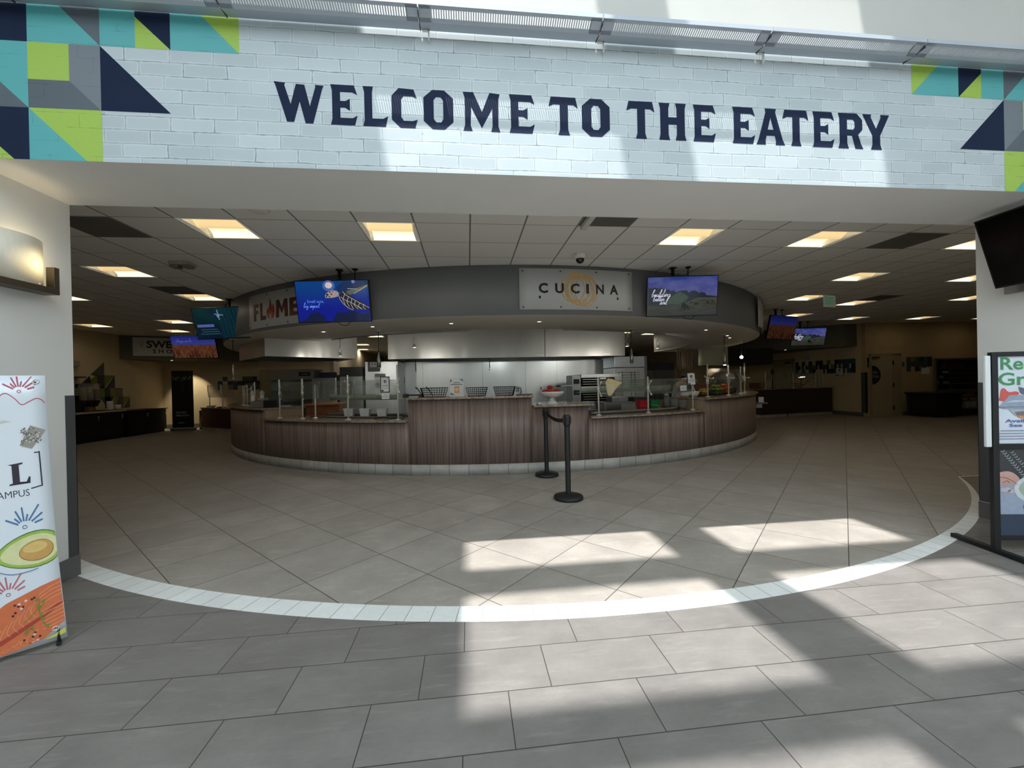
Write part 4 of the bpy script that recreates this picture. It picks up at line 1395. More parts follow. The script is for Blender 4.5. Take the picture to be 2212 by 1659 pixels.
# ------------------------------------------------------------------ screens hung from the ceiling
def E_(name, rgb, k=1.0):
    if name in MATS:
        return MATS[name]
    m, b, g = newmat(name)
    c = lin(rgb)
    g.put(b.inputs['Base Color'], (0.01, 0.01, 0.012))
    n = g.noise(g.obj(), 30.0, 3)
    g.put(b.inputs['Emission Color'], g.mix(g.ramp(n, .3, .7), tuple(x * .85 for x in c), tuple(min(1, x * 1.12) for x in c)))
    b.inputs['Emission Strength'].default_value = k
    b.inputs['Roughness'].default_value = 0.12
    MATS[name] = m
    return m
def EG(name, c0, c1, axis, p0, p1, c2=None, sc=None, k=1.0):
    """screen picture ground: gradient along an object axis with optional cloud or grass streaks"""
    if name in MATS:
        return MATS[name]
    m, b, g = newmat(name)
    P = g.xyz(g.obj())
    f = g.ramp(P[axis], p0, p1)
    col = g.mix(f, lin(c0), lin(c1))
    if c2:
        n = g.ramp(g.noise(g.scale(g.obj(), sc), 1.0, 5, 0.6), 0.42, 0.68)
        col = g.mix(n, col, lin(c2))
    g.put(b.inputs['Base Color'], (0.01, 0.01, 0.012))
    g.put(b.inputs['Emission Color'], col)
    b.inputs['Emission Strength'].default_value = k
    b.inputs['Roughness'].default_value = 0.12
    MATS[name] = m
    return m
def hung_screen(name_lab, c, yaw, tilt, wd, art, pole_u=0.0, cable=True):
    c = Vector(c)
    U = Vector((cos(yaw), sin(yaw), 0))
    N = Vector((sin(yaw), -cos(yaw), 0))
    V = Vector((0, 0, 1)) * cos(tilt) + N * sin(tilt)
    F = U.cross(V)
    ht = wd * .5625
    t = thing('hanging_screen', name_lab, 'screen', c)
    mb = MB().use(BLACK)
    mb.obox(c - F * .022, U, V, F, wd / 2, ht / 2, .022)
    fr = mb.build('bezel', None, t, bevel=.004)
    bz = .014
    a = Art(flat(c - U * (wd / 2 - bz) - V * (ht / 2 - bz) + F * .0005, U, V), .0006)
    art(a, wd - 2 * bz, ht - 2 * bz)
    a.build('screen_image', fr, None)
    back = c - F * .06 + U * pole_u
    mb = MB().use(BLACKM)
    mb.obox(c - F * .055 + U * pole_u, U, V, F, .16, .12, .012)
    mb.build('mount_plate', None, t)
    mb = MB().use(BLACKM)
    top = Vector((back.x, back.y, ZC - .002)) - N * .05
    mb.tube([Vector((top.x, top.y, back.z - .05)), top], .026, 10)
    mb.tube([back, Vector((top.x, top.y, back.z))], .02, 8)
    mb.build('pole', None, t)
    mb = MB().use(BLACKM)
    mb.box(top.x - .045, top.x + .045, top.y - .045, top.y + .045, ZC - .018, ZC - .001)
    mb.build('ceiling_plate', None, t)
    if cable:
        mb = MB().use(BLACK)
        p0 = c - V * ht / 2 - F * .03
        q = [p0 + U * .02 - V * (-.01), p0 + U * .06 - V * .035, p0 + U * .13 - V * .055, p0 + U * .17 - V * .05, p0 + U * .23 + V * .01]
        mb.tube(q, .0045, 6)
        tp = back + U * .22 - N * .04
        mb.tube([tp, tp + Vector((0, 0, .1)), Vector((tp.x + .02, tp.y, ZC - .004))], .008, 6)
        mb.lathe([(.03, ZC - .02), (.05, ZC - .001)], (tp.x + .02, tp.y, 0), 10)
        mb.build('cable', None, t)
    return t
def turtle(a, W, H):
    def q(x, y):
        return (max(.001, min(.999, (x - 170 - (y - 175) * .095) / 1770)) * W, max(.001, min(.999, (1150 - y) / 975)) * H)
    L = lambda pts: [q(*p) for p in pts]
    a.use(EG('sea gradient', (2, 62, 128), (6, 22, 132), 2, .22, -.1, k=.8)).rect(0, 0, W, H)
    a.up().use(E_('sea glow outer', (60, 92, 150))).disc(*q(990, 290), .085 * W, 18, .075 * W)
    a.disc(*q(1590, 215), .04 * W, 14, .03 * W)
    a.up().use(E_('sea glow inner', (196, 176, 172))).disc(*q(990, 275), .05 * W, 18, .042 * W)
    a.use(E_('sea glow second', (130, 134, 168))).disc(*q(1590, 205), .024 * W, 14, .018 * W)
    a.use(E_('turtle shell', (18, 40, 78))).poly(L([(1180, 330), (1300, 220), (1420, 190), (1935, 185), (1950, 300), (1700, 380), (1480, 420), (1330, 470), (1230, 430)]))
    a.up().use(E_('turtle skin', (150, 132, 130))).poly(L([(900, 530), (930, 470), (1000, 420), (1090, 395), (1180, 410), (1250, 470), (1220, 545), (1100, 575), (920, 580)]))
    a.use(E_('turtle far flipper', (78, 84, 74))).poly(L([(1450, 410), (1640, 370), (1935, 265), (1945, 330), (1800, 400), (1640, 470), (1500, 520), (1380, 500)]))
    a.use(E_('turtle flipper', (28, 30, 44))).poly(L([(1240, 520), (1330, 430), (1420, 440), (1560, 560), (1700, 640), (1880, 720), (1985, 830), (1970, 890), (1820, 880), (1620, 880), (1480, 830), (1340, 710), (1270, 610)]))
    a.up().use(E_('turtle scale lines', (176, 172, 160)))
    for pts in ([(1240, 520), (1270, 610), (1340, 710), (1480, 830), (1600, 880)], [(1330, 430), (1420, 520), (1560, 600), (1700, 680), (1985, 830)], [(1290, 560), (1400, 640), (1520, 690), (1660, 760), (1820, 870)],
                [(1390, 480), (1340, 620), (1400, 740)], [(1480, 560), (1440, 680), (1500, 800)], [(1560, 610), (1540, 740), (1600, 850)], [(1650, 650), (1620, 760), (1720, 860)], [(1760, 700), (1720, 790), (1800, 850)], [(1860, 740), (1840, 820), (1900, 870)], [(1620, 480), (1935, 290)], [(1450, 360), (1700, 380)]):
        a.stroke(L(pts), .006)
    a.use(E_('turtle head patches', (24, 22, 34)))
    for x, y, r in ((960, 500, 34), (1020, 440, 22), (1060, 490, 22), (940, 545, 22), (1010, 545, 20), (1090, 430, 16)):
        a.disc(*q(x, y), r / 1770 * W, 9, r / 2300 * W)
    a.use(E_('sea rocks', (10, 22, 54))).poly(L([(330, 1148), (420, 1090), (490, 1050), (560, 930), (740, 915), (800, 985), (900, 1040), (940, 1148)]))
    a.poly(L([(1100, 1148), (1180, 960), (1260, 930), (1420, 940), (1500, 900), (1700, 920), (1820, 1000), (1990, 940), (2020, 1148)]))
    a.up().use(E_('screen blue lettering', (92, 130, 224))).text('Small acts,', *q(465, 690), .075 * H, .235 * W)
    a.script('big impact', *q(375, 805), .125 * H, .0055)
def cattle(a, W, H):
    def q(x, y):
        return (max(.001, min(.999, (x - 235 + (y - 300) * .04) / 1655)) * W, max(.001, min(.999, (1237 - y) / 937)) * H)
    L = lambda pts: [q(*p) for p in pts]
    a.use(EG('evening sky', (70, 66, 126), (24, 50, 128), 2, .02, .28, (92, 96, 150), (2.2, 2.2, 5), k=.75)).rect(0, 0, W, H)
    a.up().use(EG('grazed pasture', (46, 50, 42), (72, 74, 58), 2, -.28, 0, (40, 36, 34), (5, 5, 26), k=.7)).poly(L([(205, 1240), (215, 960), (700, 960), (1100, 900), (1400, 800), (1870, 800), (1850, 1235)]))
    a.up().use(E_('tree line', (24, 30, 38))).poly(L([(215, 990), (235, 540), (270, 560), (340, 555), (420, 545), (480, 580), (560, 550), (620, 600), (700, 600), (790, 650), (840, 620), (900, 680), (1010, 635), (1080, 640), (1140, 625), (1200, 690), (1260, 650), (1340, 640), (1400, 670), (1430, 710), (1500, 685), (1590, 700), (1620, 760), (1870, 790), (1870, 815), (1400, 815), (1250, 880), (1100, 930), (950, 975), (500, 985)]))
    a.up().use(E_('hedge green', (46, 62, 52))).poly(L([(620, 960), (760, 800), (860, 730), (1000, 660), (1120, 740), (1200, 800), (1120, 900), (960, 965)]))
    a.up().use(E_('cow dark', (10, 8, 10)))
    a.poly(L([(1015, 1110), (1020, 985), (1050, 965), (1060, 915), (1085, 920), (1120, 965), (1175, 1000), (1205, 1060), (1195, 1115), (1170, 1115), (1160, 1070), (1120, 1060), (1115, 1115), (1085, 1115), (1060, 1050), (1040, 1060), (1035, 1112)]))
    for x, y, s in ((1350, 970, 30), (1400, 965, 30), (1250, 930, 22), (1645, 935, 26), (1760, 910, 22)):
        a.poly([q(x - s, y + s), q(x - s, y - s * .4), q(x, y - s), q(x + s, y - s * .5), q(x + s, y + s), q(x + s * .5, y + s), q(x + s * .4, y + s * .2), q(x - s * .4, y + s * .2), q(x - s * .5, y + s)])
    a.up().use(E_('screen white lettering', (196, 196, 214)))
    a.script('building', *q(300, 775), .185 * H, .0065, .3)
    a.script('better', *q(335, 880), .165 * H, .0065, .3)
    a.script('soil', *q(500, 960), .165 * H, .0065, .3)
def kelp(a, W, H):
    a.use(EG('kelp water', (4, 40, 52), (10, 52, 54), 2, -.2, .2, (6, 26, 44), (3, 3, 3), k=.55)).rect(0, 0, W, H)
    a.up()
    for k in range(13):
        x = W * (.50 + .038 * k)
        a.use(E_('kelp strand', (22, 62, 66)) if k % 2 else E_('kelp strand dark', (12, 44, 60))).stroke(smooth([(x - .04 * W, H * .98), (x, H * .6), (x + .01 * W, H * .3), (x + .02 * W, .02 * H)]), .008)
    a.use(E_('kelp fish dark', (22, 26, 70))).disc(.42 * W, .78 * H, .06 * W, 12, .03 * W)
    a.up().use(E_('kelp fish', (96, 120, 150))).stroke([(.50 * W, .93 * H), (.51 * W, .62 * H)], .022).stroke([(.44 * W, .80 * H), (.60 * W, .76 * H)], .018).disc(.50 * W, .74 * H, .03 * W, 8)
    a.use(E_('caption band', (72, 84, 140))).rect(.045 * W, .385 * H, .38 * W, .475 * H)
    a.use(E_('caption text', (66, 110, 128)))
    for v_, u0, u1 in ((.30, .10, .44), (.225, .12, .47), (.15, .08, .49)):
        n_ = 15
        a.stroke([((u0 + (u1 - u0) * k / n_) * W, (v_ + (.022 if k % 2 else -.012)) * H) for k in range(n_ + 1)], .005)
def wheat(k, txt=True, tag_=''):
    def art(a, W, H):
        a.use(EG('wheat sky' + tag_, (62, 70, 150), (34, 44, 132), 2, .06, .26, k=k)).rect(0, 0, W, H)
        a.up().use(EG('wheat field' + tag_, (44, 22, 20), (92, 48, 34), 2, -.28, .06, (120, 74, 46), (26, 26, 3), k=k)).rect(0, 0, W, .60 * H)
        a.up().use(E_('wheat horizon' + tag_, (52, 26, 40), k))
        for q in range(24):
            x = W * q / 23.5
            a.disc(min(x + .008, W - .012), .60 * H, .010, 6, .006 + .012 * ((q * 7) % 5 == 0))
        if txt:
            a.up().use(E_('wheat lettering' + tag_, (96, 118, 200), k)).script('change can be', .10 * W, .73 * H, .15 * H, .006, .3)
    return art
hung_screen('large hanging screen showing a swimming sea turtle in front of the flame sign', (-1.975, 6.403, 2.678), -0.093, 0.19, 1.10, turtle, .06)
hung_screen('large hanging screen showing cattle grazing, next to the CUCINA sign', (3.364, 6.121, 2.704), -0.136, 0.14, 1.10, cattle, -.10)
hung_screen('hanging screen showing dark kelp water at the flame end of the bulkhead', (-4.803, 8.623, 2.693), -0.218, 0.262, 1.10, kelp, .12)
hung_screen('hanging screen showing a wheat field in front of the sweet shop sign', (-7.256, 11.861, 2.542), 0.023, 0.282, 1.10, wheat(.55), 0, False)
hung_screen('dim hanging screen showing a wheat field at the turned end of the bulkhead', (8.204, 9.943, 2.691), 0.314, 0.224, 1.10, wheat(.22, False, ' dim'), -.1)
hung_screen('small-looking hanging screen showing cattle by the far corner soffit', (10.95, 12.17, 2.68), -0.20, 0.30, 1.02, cattle, -.2)
# ------------------------------------------------------------------ curved servery counter
def wood_mat():
    m, b, g = newmat('zebrano laminate')
    P = g.coord()
    n1 = g.noise(g.scale(P, (34, 34, 0.9)), 1.0, 4, 0.6)
    n2 = g.noise(g.scale(P, (9, 9, 0.3)), 1.0, 3, 0.5)
    f = g.ramp(g.m('ADD', g.m('MULTIPLY', n1, .75), g.m('MULTIPLY', n2, .25)), .34, .68)
    col = g.mix(f, lin((92, 76, 71)), lin((152, 134, 125)))
    g.put(b.inputs['Base Color'], col)
    b.inputs['Roughness'].default_value = 0.42
    return m
WOOD = wood_mat()
def plinth_mat():
    m, b, g = newmat('grey base tile')
    P = g.xyz(g.coord())
    th = g.m('DEGREES', g.m('ARCTAN2', g.m('SUBTRACT', P[0], 1.0), g.m('SUBTRACT', 13.6, P[1]))) if False else g.m('MULTIPLY', g.m('ARCTAN2', g.m('SUBTRACT', P[0], 1.0), g.m('SUBTRACT', 13.6, P[1])), 7.33 / .303)
    u = g.m('FRACT', g.m('ADD', th, 0.35))
    d = g.m('MINIMUM', u, g.m('SUBTRACT', 1.0, u))
    ln = g.m('SUBTRACT', 1.0, g.ramp(d, .008, .014))
    rnd = g.white(g.vec(g.m('FLOOR', g.m('ADD', th, .35)), 0, 0))
    cl = g.ramp(g.noise(g.coord(), 5.0, 5, .6), .3, .7)
    col = g.mix(cl, lin((162, 160, 154)), lin((188, 187, 182)))
    col = g.mix(g.m('MULTIPLY', rnd, .3), col, lin((110, 106, 100)))
    col = g.mix(ln, col, lin((62, 58, 52)))
    g.put(b.inputs['Base Color'], col)
    b.inputs['Roughness'].default_value = 0.5
    return m
PLINTH = plinth_mat()
def stone_mat():
    m, b, g = newmat('brown granite')
    v = g.obj()
    n = g.noise(v, 42.0, 5, .7)
    n2 = g.noise(v, 9.0, 4, .6)
    col = g.mix(g.ramp(n, .35, .65), lin((96, 82, 70)), lin((186, 170, 150)))
    col = g.mix(g.ramp(n2, .5, .7), col, lin((120, 96, 78)))
    g.put(b.inputs['Base Color'], col)
    b.inputs['Roughness'].default_value = 0.14
    return m
STONE = stone_mat()
LAM = M('beige laminate', (158, 138, 112), 0.5, var=0.06, scale=3)
SEC = [(-74, -40.2, 1.032, 'raised stone counter top at the flame end under the receipt printer'), (-40.2, -15.3, 0.853, 'low stone counter top with the white bins behind the sneeze guard'),
       (-15.3, -0.2, 1.203, 'raised stone counter top carrying the wire baskets'), (-0.2, 6.9, 1.05, 'middle stone counter top under the white cake stand'),
       (6.9, 26.3, 0.846, 'low stone counter top in front of the red and green buckets'), (26.3, 74, 1.055, 'raised stone counter top carrying the fruit display')]
t = thing('serving_counter', 'long curved servery counter with striped wood front and grey tile base', 'counter', (1.0, 6.3, 0))
for a0, a1, z, lab in SEC:
    n = max(8, int((a1 - a0) * 1.5))
    mb = MB().use(WOOD)
    mb.sector(7.31, 7.33, a0, a1, 0.165, z - .032, n)
    mb.build('front_panel', None, t)
    mb = MB().use(LAM)
    mb.sector(6.62, 7.309, a0, a1, 0.02, z - .034, n)
    mb.build('cabinet_body', None, t)
mb = MB().use(PLINTH)
mb.sector(7.25, 7.335, -74, 74, 0.001, 0.166, 160)
mb.build('tile_base', None, t)
for k, (a0, a1, z, lab) in enumerate(SEC):
    mb = MB().use(STONE)
    lo_, hi_ = {0: (0, .12), 1: (-.14, -.14), 2: (.12, .12), 3: (-.14, .6), 4: (-.14, -.14), 5: (.12, 0)}[k]
    mb.sector(6.55 if k != 3 else 6.35, 7.385, a0 - lo_, a1 + hi_, z - .031, z, max(10, int((a1 - a0) * 1.5)))
    one(mb, 'countertop', lab, 'countertop', None, 'stone counter tops', bevel=.004)

# ------------------------------------------------------------------ belt stanchions in front of the counter
def stanchion(x, y, lab, rot):
    t = thing('belt_stanchion', lab, 'stanchion', (x, y, 0), 'belt barrier posts')
    mb = MB().use(BLACKM)
    mb.lathe([(0.0, 0.0), (0.172, 0.0), (0.176, 0.006), (0.176, 0.03), (0.168, 0.042), (0.05, 0.058), (0.036, 0.066), (0.0, 0.066)], (x, y, 0.001), 40)
    mb.build('base', None, t)
    mb = MB().use(BLACKM)
    mb.lathe([(0.032, 0.06), (0.032, 0.88)], (x, y, 0), 24)
    mb.build('post', None, t)
    mb = MB().use(BLACK)
    mb.lathe([(0.0, 0.868), (0.034, 0.868), (0.040, 0.885), (0.0405, 0.995), (0.036, 1.008), (0.0, 1.009)], (x, y, 0), 24)
    hd = mb.build('belt_head', None, t)
    for q in range(4):
        d = Vector((cos(rot + q * pi / 2), sin(rot + q * pi / 2), 0))
        mb = MB().use(BLACKM)
        mb.obox(Vector((x, y, .945)) + d * .041, (-d.y, d.x, 0), (0, 0, 1), d, .017, .042, .008)
        mb.build('belt_slot', None, hd, bevel=.002)
    return t
s1 = stanchion(1.168, 4.829, 'black belt post standing nearer the portal in front of the counter', pi / 2)
s2 = stanchion(1.147, 6.075, 'black belt post standing close against the counter tile base', pi / 2)
mb = MB().use(M('black belt webbing', (12, 12, 13), 0.8, var=.2, scale=60))
p0, p1 = Vector((1.168, 4.829 + .0498, .947)), Vector((1.147, 6.075 - .0498, .947))
n = 14
pts = []
for k in range(n + 1):
    f = k / n
    p = p0.lerp(p1, f)
    pts.append(p - Vector((0, 0, .05 * 4 * f * (1 - f))))
for k in range(n):
    a_, b_ = pts[k], pts[k + 1]
    e = Vector((.0012, 0, 0))
    h = Vector((0, 0, .0245))
    mb.hexa([a_ - h - e, a_ - h + e, b_ - h + e, b_ - h - e, a_ + h - e, a_ + h + e, b_ + h + e, b_ + h - e])
one(mb, 'barrier_belt', 'black retractable belt stretched between the two posts', 'belt')

# ------------------------------------------------------------------ things on the raised middle counter
WIRE = M('black wire', (20, 20, 21), 0.45, 0.3)
def basket(t, c, w_, d_, h_, yaw=0.0):
    c = Vector(c)
    U, V = Vector((cos(yaw), sin(yaw), 0)), Vector((-sin(yaw), cos(yaw), 0))
    Z = Vector((0, 0, 1))
    def ring(z, s, r):
        p = [c + U * (sx * w_ / 2 * s) + V * (sy * d_ / 2 * s) + Z * z for sx, sy in ((-1, -1), (1, -1), (1, 1), (-1, 1))]
        mb.tube(p + [p[0]], r, 5)
        return p
    mb = MB().use(WIRE)
    ring(h_, 1.0, .0055)
    mb.build('rim', None, t)
    mb = MB().use(WIRE)
    nn = 4
    for k in range(nn):
        f = k / nn
        ring(.006 + (h_ - .006) * f, .80 + .20 * f, .003)
    for k in range(11):
        f = -1 + 2 * k / 10
        for sy in (-1, 1):
            mb.tube([c + U * (f * w_ / 2 * .8) + V * (sy * d_ / 2 * .8) + Z * .006, c + U * (f * w_ / 2) + V * (sy * d_ / 2) + Z * h_], .0028, 4)
        mb.tube([c + U * (f * w_ / 2 * .8) - V * (d_ / 2 * .8) + Z * .006, c + U * (f * w_ / 2 * .8) + V * (d_ / 2 * .8) + Z * .006], .0028, 4)
    for k in range(7):
        f = -1 + 2 * k / 6
        for sx in (-1, 1):
            mb.tube([c + V * (f * d_ / 2 * .8) + U * (sx * w_ / 2 * .8) + Z * .006, c + V * (f * d_ / 2) + U * (sx * w_ / 2) + Z * h_], .0028, 4)
    mb.build('wire_cage', None, t)
t = thing('wire_basket', 'black wire basket with tongs leaning in it, nearest the sneeze guard', 'basket', (-.53, 6.62, 1.203), 'black wire baskets')
basket(t, (-.53, 6.62, 1.203), .42, .26, .145, .03)
t = thing('wire_basket', 'empty black wire basket in front of the steel wall beside the flyer', 'basket', (.135, 6.6, 1.203), 'black wire baskets')
basket(t, (.135, 6.6, 1.203), .34, .26, .135, 0)
t = thing('wire_basket', 'black wire basket nearest the cake stand', 'basket', (.58, 6.58, 1.203), 'black wire baskets')
basket(t, (.58, 6.58, 1.203), .34, .26, .14, -.03)
t = thing('serving_tongs', 'black tongs resting in the wire basket nearest the sneeze guard', 'tongs', (-.62, 6.6, 1.23))
for sx, dz in ((-.10, .0), (.06, .0)):
    mb = MB().use(BLACK)
    mb.tube([(-.62 + sx, 6.62, 1.23), (-.66 + sx, 6.54, 1.31), (-.69 + sx, 6.50, 1.355), (-.705 + sx, 6.50, 1.365), (-.70 + sx, 6.52, 1.345)], .008, 6)
    mb.build('arm', None, t)
t = thing('counter_flyer', 'white flyer with orange food picture standing among the wire baskets', 'flyer', (-.18, 6.62, 1.203))
mb = MB().use(PAPER)
FU = Vector((1, .02, 0)).normalized()
FV = Vector((0, .12, .99)).normalized()
FN = FU.cross(FV)
FO = Vector((-.29, 6.60, 1.205))
mb.obox(FO + FU * .11 + FV * .145, FU, FV, FN, .11, .145, .002)
mb.obox(FO + FU * .11 + Vector((0, .04, .006)), FU, Vector((0, 1, 0)), (0, 0, 1), .11, .045, .0015)
fl = mb.build('sheet', None, t)
a = Art(flat(FO + FN * .002, FU, FV), .0008).use(C_('flyer dark', (46, 52, 66)))
a.poly([(.01, .03), (.075, .02), (.06, .04), (.01, .062)]).rect(.01, .235, .03, .272)
a.use(C_('flyer blue', (128, 146, 178))).poly([(.15, .28), (.215, .285), (.215, .225)])
a.use(C_('flyer orange', (206, 136, 84))).rect(.075, .055, .15, .165)
a.up().use(C_('flyer pale', (226, 186, 138))).disc(.112, .11, .028).use(C_('flyer dark', (46, 52, 66))).stroke([(.06, .222), (.165, .222)], .010).stroke([(.02, .192), (.20, .192)], .011)
a.build('print', fl)
mb = MB().use(M('dark serving board', (112, 96, 80), .5))
mb.box(.78, 1.03, 6.50, 6.68, 1.203, 1.222)
one(mb, 'serving_board', 'thin brown board lying at the step of the raised counter', 'board', bevel=.003)
t = thing('utensil_rack', 'low black rack at the sneeze guard end of the raised counter', 'rack', (-.88, 6.72, 1.203))
mb = MB().use(BLACK)
mb.box(-1.02, -.96, 6.60, 6.85, 1.203, 1.262)
mb.box(-1.02, -.74, 6.78, 6.85, 1.225, 1.25)
mb.box(-.78, -.72, 6.60, 6.85, 1.203, 1.235)
mb.build('frame', None, t, bevel=.004)
# cake stand with red peppers, bell
t = thing('cake_stand', 'white pedestal bowl on the middle counter holding red peppers', 'cake stand', (1.355, 6.58, 1.05))
PORC = M('white porcelain', (226, 226, 222), .2, var=.01)
mb = MB().use(PORC)
c = (1.355, 6.58, 1.05)
mb.lathe([(.0, .104), (.09, .106), (.15, .128), (.185, .165), (.200, .198), (.193, .199), (.172, .166), (.13, .136), (.0, .116)], c, 40)
mb.build('bowl', None, t)
mb = MB().use(PORC)
mb.lathe([(.0, .0), (.102, .0), (.104, .006), (.092, .016), (.060, .040), (.040, .070), (.036, .102), (.0, .103)], c, 32)
mb.build('pedestal', None, t)
RED = M('red pepper skin', (168, 34, 26), .25, var=.15, scale=18)
STEM = M('pepper stem', (70, 92, 44), .6)
random.seed(5)
for k, (dx, dy, dz, r) in enumerate(((-.125, -.03, .0, .038), (-.02, -.06, .0, .040), (.085, -.03, .0, .038), (-.06, .06, .0, .040), (.055, .065, .0, .038), (-.03, .0, .066, .038))):
    t = thing('red_pepper', 'red pepper piled in the white pedestal bowl', 'pepper', (c[0] + dx, c[1] + dy, 1.222 + dz), 'red peppers in the pedestal bowl')
    mb = MB().use(RED)
    mb.ball((c[0] + dx, c[1] + dy, 1.222 + dz + r * .8), r, 12, 8, (1.25, .95, .85))
    mb.build('flesh', None, t)
    mb = MB().use(STEM)
    q = Vector((c[0] + dx + r * 1.15, c[1] + dy, 1.222 + dz + r * .85))
    mb.tube([q, q + Vector((.014, -.004, .008))], .004, 5)
    mb.build('stem', None, t)
t = thing('call_bell', 'small silver call bell at the step beside the cake stand', 'bell', (1.115, 6.44, 1.05))
mb = MB().use(BLACK)
mb.lathe([(0, 0), (.046, 0), (.046, .006), (0, .006)], (1.115, 6.44, 1.05), 24)
mb.build('base', None, t)
mb = MB().use(CHROME)
mb.lathe([(.043, .006), (.040, .018), (.028, .031), (.010, .037), (.005, .038), (.005, .046), (.0, .047)], (1.115, 6.44, 1.05), 24)
mb.build('dome', None, t)

# ------------------------------------------------------------------ sneeze guards
def post(t, p, h, r=.0135, name='post', bend=None):
    p = Vector(p)
    mb = MB().use(CHROME)
    mb.lathe([(0, 0), (.045, 0), (.045, .008), (.022, .016), (r, .02)], p, 20)
    if bend is None:
        mb.tube([p + Vector((0, 0, .01)), p + Vector((0, 0, h))], r, 10)
    else:
        mb.tube([p + Vector((0, 0, .01))] + [p + Vector(b) for b in bend], r, 10)
    o = mb.build(name, None, t)
    return o
def clampo(t, p):
    p = Vector(p)
    mb = MB().use(CHROME)
    mb.lathe([(.0, -.04), (.021, -.04), (.021, .04), (0, .04)], p, 12)
    for dz in (-.11, .11):
        mb.tube([p, p + Vector((.02, -.03, dz * .6)), p + Vector((.03, -.05, dz))], .007, 6)
        mb.lathe([(0, 0), (.017, .0), (.017, .012), (0, .016)], p + Vector((.03, -.05, dz)), 10, axis=(.3, -1, 0))
    mb.build('glass_clamp', None, t)
def pane(t, a, b, zlo, zhi, lean, name='glass_pane', mat=GLASS, th=.005):
    """glass between plan points a and b, leaning by (dx,dy) from zlo to zhi"""
    a, b = Vector((*a, 0)), Vector((*b, 0))
    U = (b - a).normalized()
    N = Vector((U.y, -U.x, 0))
    L = Vector((lean[0], lean[1], 0))
    mb = MB().use(mat)
    P = [a + Vector((0, 0, zlo)), b + Vector((0, 0, zlo)), b + L + Vector((0, 0, zhi)), a + L + Vector((0, 0, zhi))]
    mb.hexa([P[0] - N * th / 2, P[1] - N * th / 2, P[1] + N * th / 2, P[0] + N * th / 2, P[3] - N * th / 2, P[2] - N * th / 2, P[2] + N * th / 2, P[3] + N * th / 2])
    return mb.build(name, None, t)
t = thing('sneeze_guard', 'steel post and glass sneeze guard over the low counter with the white bins', 'sneeze guard', (-2.2, 7.2, .853))
PL = [pol(7.17, d, .853) for d in (-38.3, -32.9, -24.6, -17.2)]
for p, h in zip(PL, (.70, .70, .735, .88)):
    post(t, p, h)
p5 = pol(7.04, -31.6, .853)
post(t, p5, .60)
for p, z in ((PL[1], 1.30), (PL[2], 1.32), (PL[3], 1.40), (PL[0], 1.30)):
    clampo(t, (p.x, p.y, z))
for p, q in ((PL[0], PL[1]), (PL[1], PL[2]), (PL[2], PL[3])):
    pane(t, (p.x, p.y - .05), (q.x, q.y - .05), 1.20, 1.50, (.0, .12))
mb = MB().use(GLASSG)
mb.sector(6.72, 6.74, -31.5, -19, 1.16, 1.245, 10)
mb.sector(6.50, 6.74, -31.5, -19, 1.155, 1.16, 10)
mb.build('over_shelf', None, t)
t = thing('sneeze_guard', 'steel post and glass sneeze guard over the low counter by the buckets', 'sneeze guard', (3.0, 6.7, .846))
PR = [pol(7.17, d, .846) for d in (8.9, 16.6, 25.4)]
for p in PR:
    post(t, p, .615)
    clampo(t, (p.x, p.y, 1.27))
for p, q in zip(PR, PR[1:]):
    pane(t, (p.x, p.y - .05), (q.x, q.y - .05), 1.16, 1.42, (0, .12))
mb = MB().use(GLASSG)
mb.sector(6.72, 6.74, 8.0, 25, 1.21, 1.29, 10)
mb.sector(6.50, 6.74, 8.0, 25, 1.205, 1.21, 10)
mb.build('over_shelf', None, t)
t = thing('sneeze_guard', 'steel post sneeze guard with bent arms above the fruit display', 'sneeze guard', (5.3, 7.9, 1.055))
for d, hh in ((30.0, .62), (37.5, .62), (45.0, .60), (50.0, .60)):
    p = pol(7.12, d, 1.055)
    post(t, p, hh)
    mb = MB().use(CHROME)
    mb.lathe([(0, -.06), (.03, -.06), (.03, .06), (0, .06)], (p.x, p.y, 1.36), 12)
    mb.build('collar', None, t)
    mb = MB().use(CHROME)
    mb.tube([(p.x - .10, p.y - .06, 1.46), (p.x - .08, p.y - .06, 1.435), (p.x + .08, p.y - .04, 1.395), (p.x + .10, p.y - .04, 1.42)], .010, 6)
    mb.build('arm', None, t)
for d0, d1 in ((30, 37.5), (37.5, 45)):
    p, q = pol(7.12, d0, 0), pol(7.12, d1, 0)
    pane(t, (p.x, p.y - .10), (q.x, q.y - .10), 1.33, 1.60, (0, .14))
t = thing('sneeze_guard', 'slim post sneeze guard on the raised counter at the flame end', 'sneeze guard', (-4.6, 9.0, 1.03))
for d, hh in ((-50.5, .42), (-53.5, .45), (-56, .44), (-58.5, .44), (-48.5, .50)):
    p = pol(7.1, d, 1.032)
    post(t, p, hh, .011)
mb = MB().use(CHROME)
p, q = pol(7.1, -58.5, 1.42), pol(7.1, -53.5, 1.42)
mb.tube([p, p + Vector((.1, -.05, .05)), q + Vector((0, 0, -.05)), q + Vector((.12, -.03, .0)), q + Vector((.16, -.03, .1))], .012, 6)
mb.build('arm', None, t)
p, q = pol(7.1, -58.5, 0), pol(7.1, -48.5, 0)
pane(t, (p.x, p.y), (q.x, q.y), 1.30, 1.52, (0, .1))
